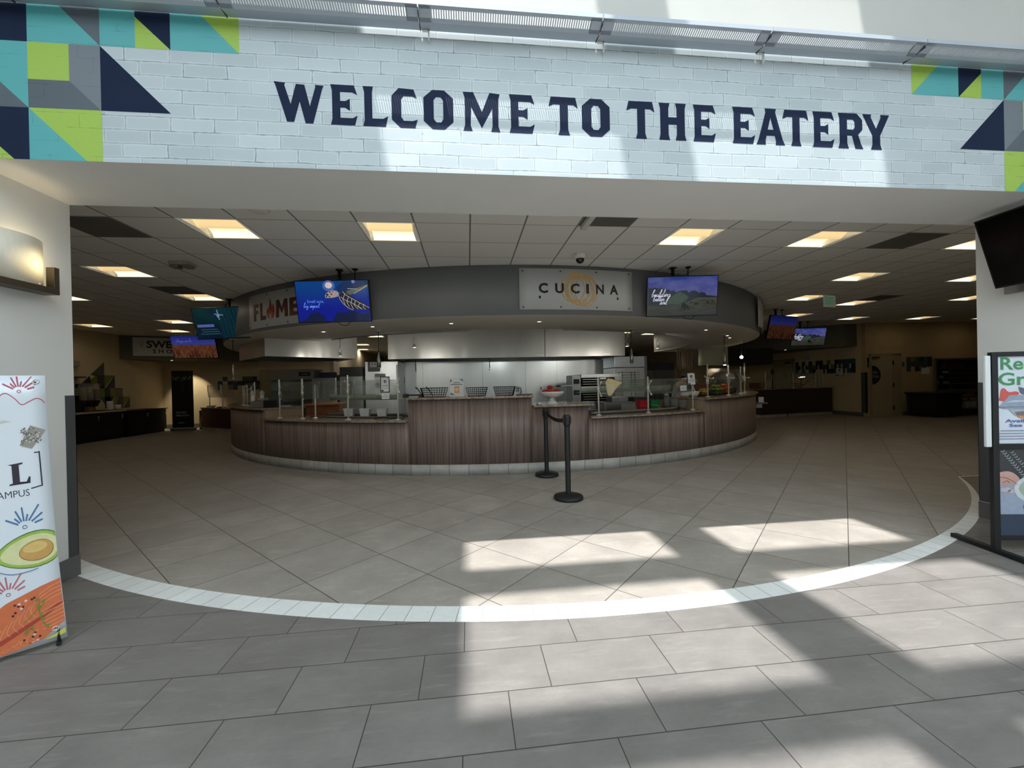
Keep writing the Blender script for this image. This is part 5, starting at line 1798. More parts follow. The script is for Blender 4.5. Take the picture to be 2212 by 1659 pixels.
# notices on the guards
def framed(name, c, U, V, w_, h_, lab, cat, frame=True):
    c, U, V = Vector(c), Vector(U).normalized(), Vector(V).normalized()
    V = (V - U * V.dot(U)).normalized()
    N = U.cross(V)
    t = thing(name, lab, cat, c - V * h_ / 2)
    if frame:
        mb = MB().use(BLACK)
        mb.obox(c, U, V, N, w_ / 2, h_ / 2, .006)
        fr = mb.build('frame', None, t)
        a = Art(flat(c - U * w_ / 2 - V * h_ / 2 + N * .006, U, V), .001)
        a.use(PAPER).rect(.013, .013, w_ - .013, h_ - .013)
    else:
        mb = MB().use(PAPER)
        mb.obox(c, U, V, N, w_ / 2, h_ / 2, .002)
        fr = mb.build('sheet', None, t)
        a = Art(flat(c - U * w_ / 2 - V * h_ / 2 + N * .002, U, V), .001)
    a.up().use(C_('notice dark', (52, 54, 60)))
    if frame:
        a.poly([(w_ * .10, h_ * .05), (w_ * .40, h_ * .08), (w_ * .34, h_ * .15), (w_ * .14, h_ * .20)]).disc(w_ * .52, h_ * .68, w_ * .15, 14, w_ * .17)
        a.use(C_('notice blue', (110, 124, 150))).poly([(w_ * .55, h_ * .96), (w_ * .94, h_ * .96), (w_ * .94, h_ * .84)])
        a.use(C_('notice grey', (150, 152, 158)))
        for v in (.46, .41, .36, .26):
            a.stroke([(w_ * .2, h_ * v), (w_ * .82, h_ * v)], h_ * .022)
        a.up().use(PAPER).disc(w_ * .56, h_ * .66, w_ * .06)
    else:
        for v, e in ((.75, .3), (.5, .12), (.32, .06)):
            a.use(C_('notice grey', (150, 152, 158))).stroke([(w_ * e, h_ * v), (w_ * (1 - e), h_ * v)], h_ * .07)
    a.build('print', fr)
    return t
framed('framed_notice', (-1.31, 6.72, 1.42), (1, .05, 0), (0, .05, 1), .145, .255, 'black framed notice upright on the guard post beside the steel panel', 'notice')
framed('paper_notice', (-1.305, 6.72, 1.235), (1, .05, 0), (0, .05, 1), .115, .092, 'small white notice right below the upright framed notice', 'notice', False)
framed('framed_notice', (3.985, 7.00, 1.405), (.97, -.10, .06), (-.36, .06, .90), .155, .235, 'black framed notice tilted on the guard post by the buckets', 'notice')
framed('paper_notice', (3.80, 6.94, 1.245), (.97, -.10, .04), (-.30, .05, .90), .11, .092, 'small tilted white notice above the clear tubs', 'notice', False)
# paper bag filter tucked over the guard
t = thing('paper_bag', 'translucent yellow paper bag hanging on the sneeze guard post by the ovens', 'bag', (2.45, 6.55, 1.17))
BAGM = M('greaseproof paper', (222, 206, 150), .45, var=.08, scale=12, alpha=.88)
BAGP = M('greaseproof paper pale', (226, 216, 178), .45, var=.06, scale=12, alpha=.8)
mb = MB().use(BAGM)
X0 = Vector((2.20, 6.42, 1.15))
B = lambda x, z, y: X0 + Vector((x, y, z))
mb.poly([B(.0, .23, 0), B(.055, .295, .03), B(.30, .22, .05), B(.19, .165, .0)])
mb.poly([B(.0, .23, 0), B(.19, .165, .0), B(.21, .16, .06), B(.06, .24, .10)])
mb.use(BAGP)
mb.poly([B(.0, .23, 0), B(.03, .06, .02), B(.055, .01, .03), B(.10, .01, .03), B(.145, .07, .02), B(.19, .165, .0)])
mb.poly([B(.055, .295, .03), B(.30, .22, .05), B(.235, .155, .06), B(.145, .07, .06), B(.10, .01, .04), B(.055, .01, .04)])
mb.poly([B(.19, .165, 0), B(.30, .22, .05), B(.235, .155, .06)])
mb.build('sheet', None, t)
mb = MB().use(BAGM)
mb.poly([B(.028, .075, .012), B(.10, .065, .012), B(.085, .03, .015), B(.045, .02, .018)])
mb.build('folded_flap', None, t)
# ------------------------------------------------------------------ kitchen inside the servery ring
def steel_mat(name, rgb, rough, wav):
    m, b, g = newmat(name)
    v = g.obj()
    n = g.noise(g.scale(v, (1.3, 1.3, .35)), 1.0, 3)
    f = g.noise(g.scale(v, (3, 3, 90)), 1.0, 2)
    c = lin(rgb)
    g.put(b.inputs['Base Color'], g.mix(g.ramp(n, .3, .7), tuple(k * .82 for k in c), c))
    b.inputs['Metallic'].default_value = .88
    g.put(b.inputs['Roughness'], g.m('ADD', rough, g.m('MULTIPLY', f, .03)))
    g.put(b.inputs['Normal'], g.bump(g.noise(g.scale(v, (1.6, 1.6, .5)), 1.0, 2), wav, .12))
    return m
HOODS = steel_mat('hood stainless', (206, 204, 196), .30, .35)
HOODS.node_tree.nodes['Principled BSDF'].inputs['Metallic'].default_value = .55
WALLS = steel_mat('wall panel stainless', (205, 208, 206), .36, .25)
SATIN = steel_mat('satin equipment stainless', (176, 178, 174), .34, .15)
def hood(name_lab, pts, back, z0, seam=None, badge=()):
    """pts: plan corners of the visible skirt in order; back: plan corners closing it"""
    t = thing('exhaust_hood', name_lab, 'exhaust hood', (*pts[0], z0))
    for (x0, y0), (x1, y1) in zip(pts, pts[1:]):
        U = Vector((x1 - x0, y1 - y0, 0))
        L = U.length
        U.normalize()
        N = Vector((U.y, -U.x, 0))
        c = Vector(((x0 + x1) / 2, (y0 + y1) / 2, (z0 + ZC - .02) / 2))
        mb = MB().use(HOODS)
        mb.obox(c + N * -.012, U, (0, 0, 1), N, L / 2, (ZC - .02 - z0) / 2, .012)
        mb.build('skirt_panel', None, t, bevel=.004)
    mb = MB().use(DSTEEL)
    ring = [(*p, z0 + .02) for p in pts + back]
    n = len(ring)
    cx, cy = sum(p[0] for p in ring) / n, sum(p[1] for p in ring) / n
    inner = [(cx + (p[0] - cx) * .55, cy + (p[1] - cy) * .55, z0 + .45) for p in ring]
    for k in range(n):
        q = (k + 1) % n
        mb.poly([ring[k], ring[q], inner[q], inner[k]])
    mb.poly(inner)
    mb.build('filter_canopy', None, t)
    if seam:
        mb = MB().use(DARK)
        for x in seam:
            mb.box(x - .006, x + .006, pts[0][1] - .004, pts[0][1] - .0005, z0, ZC - .03)
        mb.build('seam', None, t)
    for x in badge:
        mb = MB().use(CHROME)
        mb.box(x - .09, x + .09, pts[1][1] - .006, pts[1][1] - .0005, z0 + .035, z0 + .065)
        mb.build('badge', None, t)
    return t
hood('large stainless exhaust hood above the raised counter with the baskets', [(-1.95, 12.3), (-1.95, 10.43), (4.12, 10.43), (4.12, 12.3)], [], 2.05, badge=(1.86, 3.62))
mb = MB().use(DARK)
mb.box(1.985, 1.998, 10.424, 10.4295, 2.05, ZC - .03)
mb.build('panel_seam', None, bpy.data.objects['exhaust_hood'])
hood('angled stainless exhaust hood behind the flame sign', [(-5.285, 10.22), (-4.083, 8.838), (-2.586, 10.073), (-3.4, 11.2)], [(-4.4, 11.4)], 2.05)
hood('far stainless exhaust hood under the end of the curved soffit', [(7.82, 14.4), (7.82, 13.3), (8.94, 13.3), (8.94, 14.4)], [], 1.85)
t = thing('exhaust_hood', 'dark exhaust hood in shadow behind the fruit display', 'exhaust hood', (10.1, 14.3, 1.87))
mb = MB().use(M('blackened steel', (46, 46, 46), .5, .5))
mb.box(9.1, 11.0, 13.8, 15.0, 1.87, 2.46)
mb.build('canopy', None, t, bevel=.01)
for x in (-.9, 1.0, 2.9):
    hp = bpy.data.objects['exhaust_hood']
    mb = MB().use(DLG)
    mb.box(x - .12, x + .12, 11.05, 11.13, 2.46, 2.49)
    mb.build('hood_lamp', None, hp)
    l = bpy.data.lights.new('hood_light', 'SPOT')
    l.energy, l.color, l.spot_size, l.spot_blend, l.shadow_soft_size = 42.0, (.94, 1.0, .98), R_(150), .6, .06
    o = bpy.data.objects.new('hood_light', l)
    COL.objects.link(o)
    o.parent = hp
    o.location = Vector((x, 11.1, 2.44)) - OFF[hp.name]
    o.rotation_euler = Vector((0, .35, -1)).to_track_quat('-Z', 'Y').to_euler()
# stainless back wall
mb = MB().use(WALLS)
mb.box(-2.06, 4.33, 12.4, 12.5, 0.0, ZC - .01)
bs = tag(struct(mb, 'wall_kitchen_centre'))
mb = MB().use(STEEL)
for x in (-1.32, .45, 1.75, 2.72):
    mb.box(x - .012, x + .012, 12.392, 12.3995, .7, 2.3)
mb.build('panel_joint', None, bs)
t0 = thing('wall_outlet', 'grey outlet on the steel wall behind the basket nearest the cake stand', 'outlet', (1.49, 12.4, 1.12))
mb = MB().use(M('outlet grey', (122, 124, 124), .5, .4))
mb.box(1.44, 1.54, 12.385, 12.399, 1.12, 1.29)
mb.build('plate', None, t0, bevel=.004)
mb = MB().use(BLACK)
mb.tube([(1.50, 12.38, 1.22), (1.58, 12.34, 1.26), (1.60, 12.34, 1.12), (1.54, 12.34, 1.02), (1.55, 12.34, .95)], .012, 6)
mb.build('plug_cord', None, t0)
t0 = thing('wall_outlet', 'light outlet on the steel wall above the white pedestal bowl', 'outlet', (2.21, 12.4, 1.13))
mb = MB().use(M('outlet light', (190, 192, 190), .5, .2))
mb.box(2.16, 2.26, 12.385, 12.399, 1.13, 1.30)
mb.build('plate', None, t0, bevel=.004)
mb = MB().use(BLACK)
mb.box(2.195, 2.225, 12.381, 12.3845, 1.17, 1.26)
mb.build('socket', None, t0)
t0 = thing('soap_dispenser', 'grey steel dispenser on the steel wall beside the framed notice', 'dispenser', (-1.93, 12.4, 1.44))
mb = MB().use(DSTEEL)
mb.box(-2.02, -1.84, 12.28, 12.399, 1.46, 1.64)
mb.build('body', None, t0, bevel=.015)
mb = MB().use(BLACK)
mb.tube([(-1.90, 12.26, 1.46), (-1.93, 12.24, 1.42), (-2.03, 12.22, 1.41)], .012, 6)
mb.build('spout', None, t0)
for x, z0_, lab in ((-1.42, 1.78, 'black ladle hanging under the flame end of the large hood'), (.62, 1.80, 'black skimmer hanging under the middle of the large hood')):
    t0 = thing('hanging_utensil', lab, 'utensil', (x, 11.6, z0_))
    mb = MB().use(BLACK)
    mb.tube([(x, 11.6, 2.22 if x < 0 else 2.499), (x, 11.6, z0_ + .03)], .012, 6)
    mb.build('handle', None, t0)
    mb = MB().use(CHROME)
    mb.ball((x, 11.6, z0_), .03, 10, 6)
    mb.build('ball_end', None, t0)
# tall steel partition with control box and notices
t = thing('steel_cabinet', 'tall pale steel cabinet side with a control box and notices', 'cabinet', (-2.25, 11.6, 0))
mb = MB().use(WALLS)
mb.box(-2.69, -1.84, 11.2, 12.2, .02, 2.04)
mb.build('body', None, t, bevel=.008)
mb = MB().use(M('control box grey', (78, 80, 80), .5))
mb.box(-2.60, -2.30, 11.13, 11.199, 1.78, 2.03)
cb = mb.build('control_box', None, t, bevel=.006)
mb = MB().use(M('control panel pale', (170, 172, 170), .5))
mb.box(-2.54, -2.36, 11.122, 11.1295, 1.89, 2.02)
mb.use(BLACK)
for x in (-2.49, -2.41):
    mb.lathe([(0, .008), (.016, .006), (.016, 0)], (x, 11.122, 1.97), 10, axis=(0, -1, 0))
mb.build('control_face', None, cb)
mb = MB().use(M('faded notice', (138, 142, 136), .6))
mb.box(-2.44, -2.16, 11.194, 11.1995, 1.34, 1.72)
mb.build('faded_notice', None, t)
mb = MB().use(PAPER)
mb.box(-2.46, -2.30, 11.188, 11.1935, 1.47, 1.63)
mb.build('white_notice', None, t)
t = thing('upright_fridge', 'tall steel fridge with dark louvred top behind the white bins', 'fridge', (-2.96, 11.4, 0))
mb = MB().use(SATIN)
mb.box(-3.28, -2.72, 11.0, 11.75, .08, 1.66)
mb.build('body', None, t, bevel=.008)
mb = MB().use(M('louvre dark steel', (64, 64, 62), .4, .7))
mb.box(-3.28, -2.72, 11.02, 11.75, 1.665, 1.90)
for k in range(5):
    mb.box(-3.26, -2.74, 10.99, 11.0195, 1.69 + k * .043, 1.705 + k * .043)
mb.build('louvre_top', None, t)
mb = MB().use(BLACK)
mb.box(-3.27, -2.73, 11.01, 11.7, .0, .08)
mb.build('kickplate', None, t)
mb = MB().use(CHROME)
mb.tube([(-3.24, 10.95, 1.05), (-3.24, 10.95, 1.5)], .012, 8)
mb.tube([(-3.24, 11.0, 1.08), (-3.24, 10.95, 1.08)], .008, 6)
mb.tube([(-3.24, 11.0, 1.47), (-3.24, 10.95, 1.47)], .008, 6)
mb.build('handle', None, t)
t = thing('upright_fridge', 'shorter steel fridge with a shiny door reflecting light, beside the louvred one', 'fridge', (-3.65, 11.4, 0))
mb = MB().use(SATIN)
mb.box(-3.97, -3.36, 11.0, 11.7, .08, 1.64)
mb.build('body', None, t, bevel=.02)
mb = MB().use(BLACK)
mb.box(-3.355, -3.30, 11.05, 11.6, .6, 1.70)
mb.build('door_gasket', None, t)
mb = MB().use(CHROME)
mb.tube([(-3.40, 10.96, 1.1), (-3.40, 10.96, 1.45)], .012, 8)
mb.tube([(-3.40, 11.0, 1.12), (-3.40, 10.96, 1.12)], .008, 6)
mb.tube([(-3.40, 11.0, 1.43), (-3.40, 10.96, 1.43)], .008, 6)
mb.build('handle', None, t)
mb = MB().use(M('dark blue monitor', (24, 28, 44), .4))
mb.box(-3.86, -3.42, 11.2, 11.26, 1.641, 1.78)
one(mb, 'display_monitor', 'dark low monitor on top of the shorter steel fridge', 'monitor', bevel=.004)
t = thing('display_merchandiser', 'wide glass-front cooler with a steel header and black badge behind the printer', 'cooler', (-5.2, 13.3, 0))
mb = MB().use(SATIN)
mb.box(-5.90, -4.62, 13.0, 13.06, 1.64, 1.95)
mb.box(-5.90, -4.62, 13.06, 13.8, 1.90, 1.95)
mb.box(-5.90, -5.84, 13.0, 13.8, .1, 1.64)
mb.box(-4.68, -4.62, 13.0, 13.8, .1, 1.64)
mb.box(-5.84, -4.68, 13.72, 13.8, .1, 1.9)
mb.box(-5.90, -4.62, 13.0, 13.8, .0, .1)
mb.build('body', None, t)
mb = MB().use(BLACK)
mb.box(-5.05, -4.72, 12.99, 12.9995, 1.74, 1.86)
bd = mb.build('badge', None, t)
mb = MB().use(M('badge lettering', (150, 152, 150), .4))
mb.box(-4.99, -4.78, 12.985, 12.9895, 1.79, 1.81)
mb.build('badge_mark', None, bd)
for z in (.55, .95, 1.3):
    mb = MB().use(STEEL)
    mb.box(-5.84, -4.68, 13.05, 13.7, z, z + .015)
    mb.build('shelf', None, t)
mb = MB().use(GLASS)
for x0, x1 in ((-5.83, -5.27), (-5.25, -4.69)):
    mb.box(x0, x1, 13.0, 13.008, .12, 1.63)
mb.build('glass_door', None, t)
t = thing('storage_door', 'pale cabinet door panel seen past the merchandiser by the slim guard posts', 'cabinet', (-7.05, 15.6, 0))
mb = MB().use(M('pale olive panel', (150, 142, 108), .6))
mb.box(-7.35, -6.75, 15.5, 15.9, .0, 2.06)
mb.build('body', None, t, bevel=.01)
mb = MB().use(M('pale olive door', (160, 152, 118), .55))
mb.box(-7.29, -6.81, 15.48, 15.4995, .1, 1.98)
mb.build('door', None, t)
# counter equipment on the flame side
t = thing('receipt_printer', 'grey box printer at the step of the raised flame counter', 'printer', (-3.985, 8.4, 1.032))
mb = MB().use(M('printer grey', (108, 108, 106), .5))
mb.box(-4.11, -3.87, 8.28, 8.52, 1.033, 1.16)
mb.build('body', None, t, bevel=.01)
mb = MB().use(M('printer lid grey', (132, 134, 128), .4))
mb.box(-3.99, -3.87, 8.30, 8.50, 1.161, 1.215)
mb.build('lid', None, t, bevel=.015)
mb = MB().use(BLACK)
mb.box(-3.86, -3.62, 8.26, 8.50, 1.033, 1.17)
cp = mb.build('black_box', bevel=.008)
cp.name = 'cash_box'
tag(cp, 'black cash box beside the grey printer on the raised counter', 'box')
OFF[cp.name] = Vector(cp.location)
mb = MB().use(M('grey paper stack', (150, 150, 146), .6))
mb.obox((-3.50, 8.36, 1.05), (.97, .24, 0), (-.24, .97, 0), (0, 0, 1), .09, .07, .016)
one(mb, 'paper_stack', 'small stack of grey papers lying beside the black cash box', 'papers')
for x, y, lab in ((-4.19, 8.55, 'white squeeze bottle at the printer, the one farther from the cash box'), (-4.05, 8.62, 'white squeeze bottle right behind the grey printer')):
    t = thing('squeeze_bottle', lab, 'bottle', (x, y, 1.032), 'white squeeze bottles')
    mb = MB().use(M('white bottle', (224, 226, 224), .4))
    mb.lathe([(0, 0), (.034, 0), (.036, .01), (.036, .22), (.026, .245), (0, .245)], (x, y, 1.033), 16)
    mb.build('body', None, t)
    mb = MB().use(M('bottle cap', (186, 188, 186), .4))
    mb.lathe([(.040, .246), (.040, .30), (.016, .305), (.010, .33), (0, .33)], (x, y, 1.033), 14)
    mb.build('cap', None, t)
t = thing('wood_cabinet', 'reddish brown wood cabinet behind the low flame counter', 'cabinet', (-2.9, 8.8, 0))
mb = MB().use(M('red brown wood', (112, 66, 38), .45, var=.25, scale=6))
mb.box(-3.22, -2.58, 8.6, 9.1, .0, 1.04)
mb.build('body', None, t, bevel=.006)
mb = MB().use(M('wood top edge', (150, 104, 66), .4))
mb.box(-3.25, -2.55, 8.57, 9.13, 1.041, 1.07)
mb.build('top', None, t)
t = thing('food_well', 'long pale steel food well set into the low counter under the white bins', 'food well', pol(6.9, -25, .853))
mb = MB().use(DSTEEL)
mb.sector(6.91, 6.93, -34, -17.5, .854, .885, 14)
mb.sector(6.56, 6.58, -34, -17.5, .854, .905, 14)
mb.sector(6.58, 6.91, -34, -17.5, .854, .858, 14)
mb.build('pan', None, t)
mb = MB().use(BLACK)
p = pol(7.04, -19.5, .855)
mb.tube([p + Vector((-.2, .03, .012)), p + Vector((-.05, .0, .03)), p + Vector((.06, .02, .015)), p + Vector((.16, -.01, .02))], .010, 6)
one(mb, 'black_tongs', 'black tongs lying on the low counter near the upright framed notice', 'tongs')
for d, lab in ((-27.2, 'white square bin on the low counter nearest the wood cabinet'), (-24.3, 'white square bin in the middle of the three on the low counter'), (-21.4, 'white square bin on the low counter nearest the steel cabinet')):
    c = pol(6.78, d, .858)
    t = thing('food_bin', lab, 'bin', c, 'white food bins')
    mb = MB().use(M('white plastic bin', (216, 218, 216), .4))
    def rg(s, z):
        return [c + Vector((sx * s, sy * s, z)) for sx, sy in ((-1, -1), (1, -1), (1, 1), (-1, 1))]
    A0, A1, B0, B1 = rg(.066, .001), rg(.082, .150), rg(.060, .006), rg(.077, .150)
    for k in range(4):
        q = (k + 1) % 4
        mb.poly([A0[k], A0[q], A1[q], A1[k]])
        mb.poly([B0[q], B0[k], B1[k], B1[q]])
        mb.poly([A1[k], A1[q], B1[q], B1[k]])
    mb.poly(A0[::-1])
    mb.poly(B0)
    mb.build('body', None, t)
    mb = MB().use(M('white plastic rim', (226, 228, 226), .4))
    R1 = rg(.089, .148)
    mb.tube(R1 + [R1[0]], .006, 6)
    mb.build('rim', None, t)
# ovens and racks on the cucina side
t = thing('conveyor_oven', 'upper stainless conveyor oven with black slots behind the paper bag', 'oven', (3.3, 10.6, 1.2), 'stacked conveyor ovens')
def oven(t, z):
    mb = MB().use(SATIN)
    mb.box(2.86, 3.92, 10.2, 11.1, z + .27, z + .36)
    mb.box(2.86, 3.92, 10.22, 11.1, z, z + .05)
    mb.box(3.74, 3.92, 10.2, 11.1, z + .05, z + .27)
    mb.box(2.86, 3.74, 11.0, 11.1, z + .05, z + .27)
    mb.build('housing', None, t, bevel=.004)
    mb = MB().use(DARK)
    mb.box(2.87, 3.74, 10.5, 10.99, z + .05, z + .27)
    mb.build('chamber', None, t)
    for k, zz in enumerate((.10, .16, .22)):
        mb = MB().use(STEEL)
        mb.box(2.90, 3.72, 10.19, 10.49, z + zz, z + zz + .012)
        mb.build('shelf', None, t)
    mb = MB().use(CHROME)
    mb.box(3.35, 3.50, 10.17, 10.1995, z + .235, z + .262)
    mb.build('handle', None, t)
oven(t, 1.22)
t = thing('conveyor_oven', 'lower stainless conveyor oven with black slots behind the sneeze guard', 'oven', (3.3, 10.6, .82), 'stacked conveyor ovens')
oven(t, .84)
t = thing('oven_stand', 'dark steel side column carrying the stacked conveyor ovens', 'stand', (2.75, 10.6, 0))
mb = MB().use(DSTEEL)
mb.box(2.62, 2.85, 10.2, 10.8, .0, 1.56)
mb.build('column', None, t, bevel=.006)
mb = MB().use(DARK)
for z in (1.34, 1.06):
    mb.box(2.66, 2.81, 10.19, 10.1995, z, z + .12)
mb.build('opening', None, t)
mb = MB().use(DSTEEL)
mb.box(2.86, 3.92, 10.25, 11.05, .0, .83)
mb.build('base', None, t)
mb = MB().use(CHROME)
mb.tube([(2.25, 9.95, 1.30), (2.55, 9.95, 1.305)], .012, 8)
mb.tube([(2.55, 9.95, 1.305), (2.61, 10.3, 1.31)], .012, 8)
mb.use(BLACK).tube([(2.15, 9.95, 1.30), (2.27, 9.95, 1.30)], .02, 8)
mb.build('drawer_pull', None, t)
t = thing('proofer_cabinet', 'tall pale steel cabinet with wire racks under the end of the large hood', 'cabinet', (4.38, 11.2, 0))
mb = MB().use(WALLS)
mb.box(3.95, 4.80, 10.8, 11.7, .02, 1.745)
mb.build('body', None, t, bevel=.006)
mb = MB().use(M('pale enamel steel', (196, 202, 206), .35, .4))
mb.box(3.95, 4.80, 10.78, 11.7, 1.76, 2.05)
mb.build('upper_box', None, t, bevel=.006)
mb = MB().use(DSTEEL)
mb.box(4.80, 4.86, 10.75, 10.81, .0, 2.05)
mb.build('corner_post', None, t)
t = thing('wire_rack', 'dark wire pan rack standing in front of the pale steel cabinet', 'rack', (4.28, 10.6, .86))
mb = MB().use(M('dark wire', (58, 60, 58), .4, .7))
for x in (4.04, 4.38):
    for y in (10.45, 10.68):
        mb.tube([(x, y, .86), (x, y, 1.64)], .007, 5)
for k in range(6):
    z = 1.28 + k * .066
    for x in (4.04, 4.38):
        mb.tube([(x, 10.40, z), (x, 10.72, z)], .005, 5)
    mb.tube([(4.0, 10.45, z), (4.52, 10.45, z)], .005, 5)
mb.build('rack_frame', None, t)
t = thing('prep_table', 'steel prep table with shelves behind the buckets', 'table', (4.2, 9.5, 0))
mb = MB().use(DSTEEL)
mb.box(3.1, 5.0, 9.2, 9.9, .86, .90)
mb.build('top', None, t)
for x in (3.14, 4.96):
    for y in (9.25, 9.85):
        mb = MB().use(DSTEEL)
        mb.box(x - .02, x + .02, y - .02, y + .02, 0, .86)
        mb.build('leg', None, t)
mb = MB().use(DSTEEL)
mb.box(3.1, 5.0, 9.25, 9.85, .35, .37)
mb.build('lower_shelf', None, t)
for x0, x1, z1, lab, mt in ((3.35, 3.75, 1.02, 'steel pan on the prep table behind the red bucket', DSTEEL), (3.9, 4.25, 1.0, 'black tray on the prep table behind the green bucket', BLACK)):
    mb = MB().use(mt)
    mb.box(x0, x1, 9.35, 9.75, .901, z1)
    one(mb, 'steel_pan' if mt is DSTEEL else 'black_tray', lab, 'pan', bevel=.01)
t = thing('reach_in_fridge', 'dark steel reach-in fridge with two doors beyond the cabinet', 'fridge', (5.6, 11.9, 0))
mb = MB().use(M('dim steel', (92, 94, 90), .4, .9))
mb.box(5.10, 6.05, 11.5, 12.3, .08, 1.68)
mb.build('body', None, t, bevel=.006)
mb = MB().use(DARK)
mb.box(5.10, 6.05, 11.55, 12.3, 1.681, 1.90)
mb.build('compressor_top', None, t)
mb = MB().use(BLACK)
mb.box(5.40, 5.415, 11.49, 11.4995, .1, 1.67)
mb.build('door_gap', None, t)
mb = MB().use(BLACK)
mb.box(5.12, 6.03, 11.52, 12.2, 0, .08)
mb.build('kickplate', None, t)
# buckets
def bucket(c, rgb, lab, gold=False):
    c = Vector(c)
    t = thing('bucket', lab, 'bucket', c, 'cleaning buckets')
    mt = M('bucket ' + str(rgb), rgb, .35, var=.08)
    mb = MB().use(mt)
    def rg(s, z):
        return [c + Vector((s * (1 if abs(cos(q)) < 2 else 1) * math.copysign(abs(cos(q)) ** .45, cos(q)), s * math.copysign(abs(sin(q)) ** .45, sin(q)), z)) for q in [2 * pi * k / 24 for k in range(24)]]
    rings = [rg(.085, .001), rg(.105, .185), rg(.099, .185), rg(.080, .008)]
    for A, B in zip(rings, rings[1:]):
        for k in range(24):
            q = (k + 1) % 24
            mb.poly([A[k], A[q], B[q], B[k]], True)
    mb.poly(rings[0][::-1])
    mb.poly(rings[-1])
    mb.build('body', None, t)
    mb = MB().use(mt)
    r_ = rg(.112, .183)
    mb.tube(r_, .006, 6, closed=True)
    mb.build('rim', None, t)
    mb = MB().use(M('bucket wire', (170, 150, 140), .4, .6))
    mb.tube([c + Vector((-.108, 0, .175)), c + Vector((-.085, -.112, .10)), c + Vector((0, -.118, .085)), c + Vector((.085, -.112, .10)), c + Vector((.108, 0, .175))], .003, 5)
    mb.build('handle', None, t)
    if gold:
        a = Art(lambda u, v, k: c + Vector((u, -.1005 - .018 * v / .185 * 1.1 - k, v)), .002).use(M('bucket print', (190, 214, 190), .5))
        a.stroke([(-.03, .09), (.05, .09)], .008)
        a.disc(.055, .045, .016, 10)
        a.build('print', t)
bucket((3.16, 7.24, .847), (178, 20, 36), 'red cleaning bucket on the low counter by the sneeze guard post')
bucket((3.40, 7.28, .847), (14, 112, 58), 'green cleaning bucket next to the red one on the low counter', True)
t = thing('tray_rail', 'long dull steel tray edge lying along the low counter by the buckets', 'rail', pol(6.95, 16, .846))
mb = MB().use(DSTEEL)
mb.sector(6.98, 7.05, 8.2, 23.2, .847, .90, 14)
mb.build('edge', None, t)
mb = MB().use(BLACK)
mb.sector(6.75, 6.975, 8.4, 12.2, .847, .88, 6)
mb.build('black_insert', None, t)
mb = MB().use(PAPER)
mb.poly([(1.98, 6.95, .90), (2.05, 6.93, .955), (2.10, 6.93, .93), (2.20, 6.95, .915), (2.24, 6.97, .90)])
mb.poly([(1.98, 6.955, .90), (2.24, 6.975, .90), (2.20, 7.06, .89), (2.0, 7.04, .89)])
one(mb, 'crumpled_napkin', 'crumpled white napkin on the low counter next to the paper bag post', 'napkin')
mb = MB().use(M('butcher block', (156, 122, 82), .5, var=.15, scale=8))
mb.box(3.54, 3.77, 7.36, 7.46, .847, 1.02)
one(mb, 'butcher_block', 'tan wood block behind the green bucket', 'block', bevel=.006)
CLEAR = M('clear plastic tub', (196, 200, 196), .2, trans=.6, alpha=.55)
TEA = M('brown tea', (74, 40, 16), .3)
def tub(x, y, z, r, h, fill, lab, name='clear_tub', lid=None, fm=None):
    t = thing(name, lab, 'container', (x, y, z), 'clear containers')
    mb = MB().use(CLEAR)
    mb.lathe([(0, .001), (r * .92, .001), (r, h), (r * .96, h), (r * .88, .008), (0, .008)], (x, y, z), 20)
    mb.build('body', None, t)
    mb = MB().use(fm or TEA)
    mb.lathe([(0, .012), (r * .86, .012), (r * .89, fill), (0, fill)], (x, y, z), 18)
    mb.build('contents', None, t)
    if lid:
        mb = MB().use(CHROME)
        mb.lathe([(0, h + .03), (r * .5, h + .022), (r * .9, h + .002), (0, h + .001)], (x, y, z), 16)
        mb.build('lid', None, t)
zc = .847
tub(*pol(6.88, 22.5, 0).xy, zc, .055, .27, .19, 'tall clear pitcher of brown tea with a steel knob by the bowls', 'tea_pitcher', True)
tub(*pol(6.93, 23.75, 0).xy, zc, .07, .20, .06, 'clear tub of pale salad on the low counter by the tea pitcher', fm=M('pale salad', (150, 150, 96), .6, var=.3, scale=40))
tub(*pol(6.97, 25.1, 0).xy, zc, .075, .17, .04, 'clear tub with red sauce below the tilted framed notice', fm=M('red sauce', (120, 48, 22), .4))
for x, y, lab, r in ((4.17, 7.60, 'white bowl behind the tilted notices, partly hidden', .115), (4.40, 7.68, 'white bowl beside the bananas', .125)):
    mb = MB().use(PORC)
    mb.lathe([(0, 0), (r * .6, 0), (r * .8, .03), (r, .105), (r * .97, .105), (r * .76, .035), (0, .012)], (x, y, 1.056), 28)
    one(mb, 'serving_bowl', lab, 'bowl', None, 'white bowls on the raised counter')
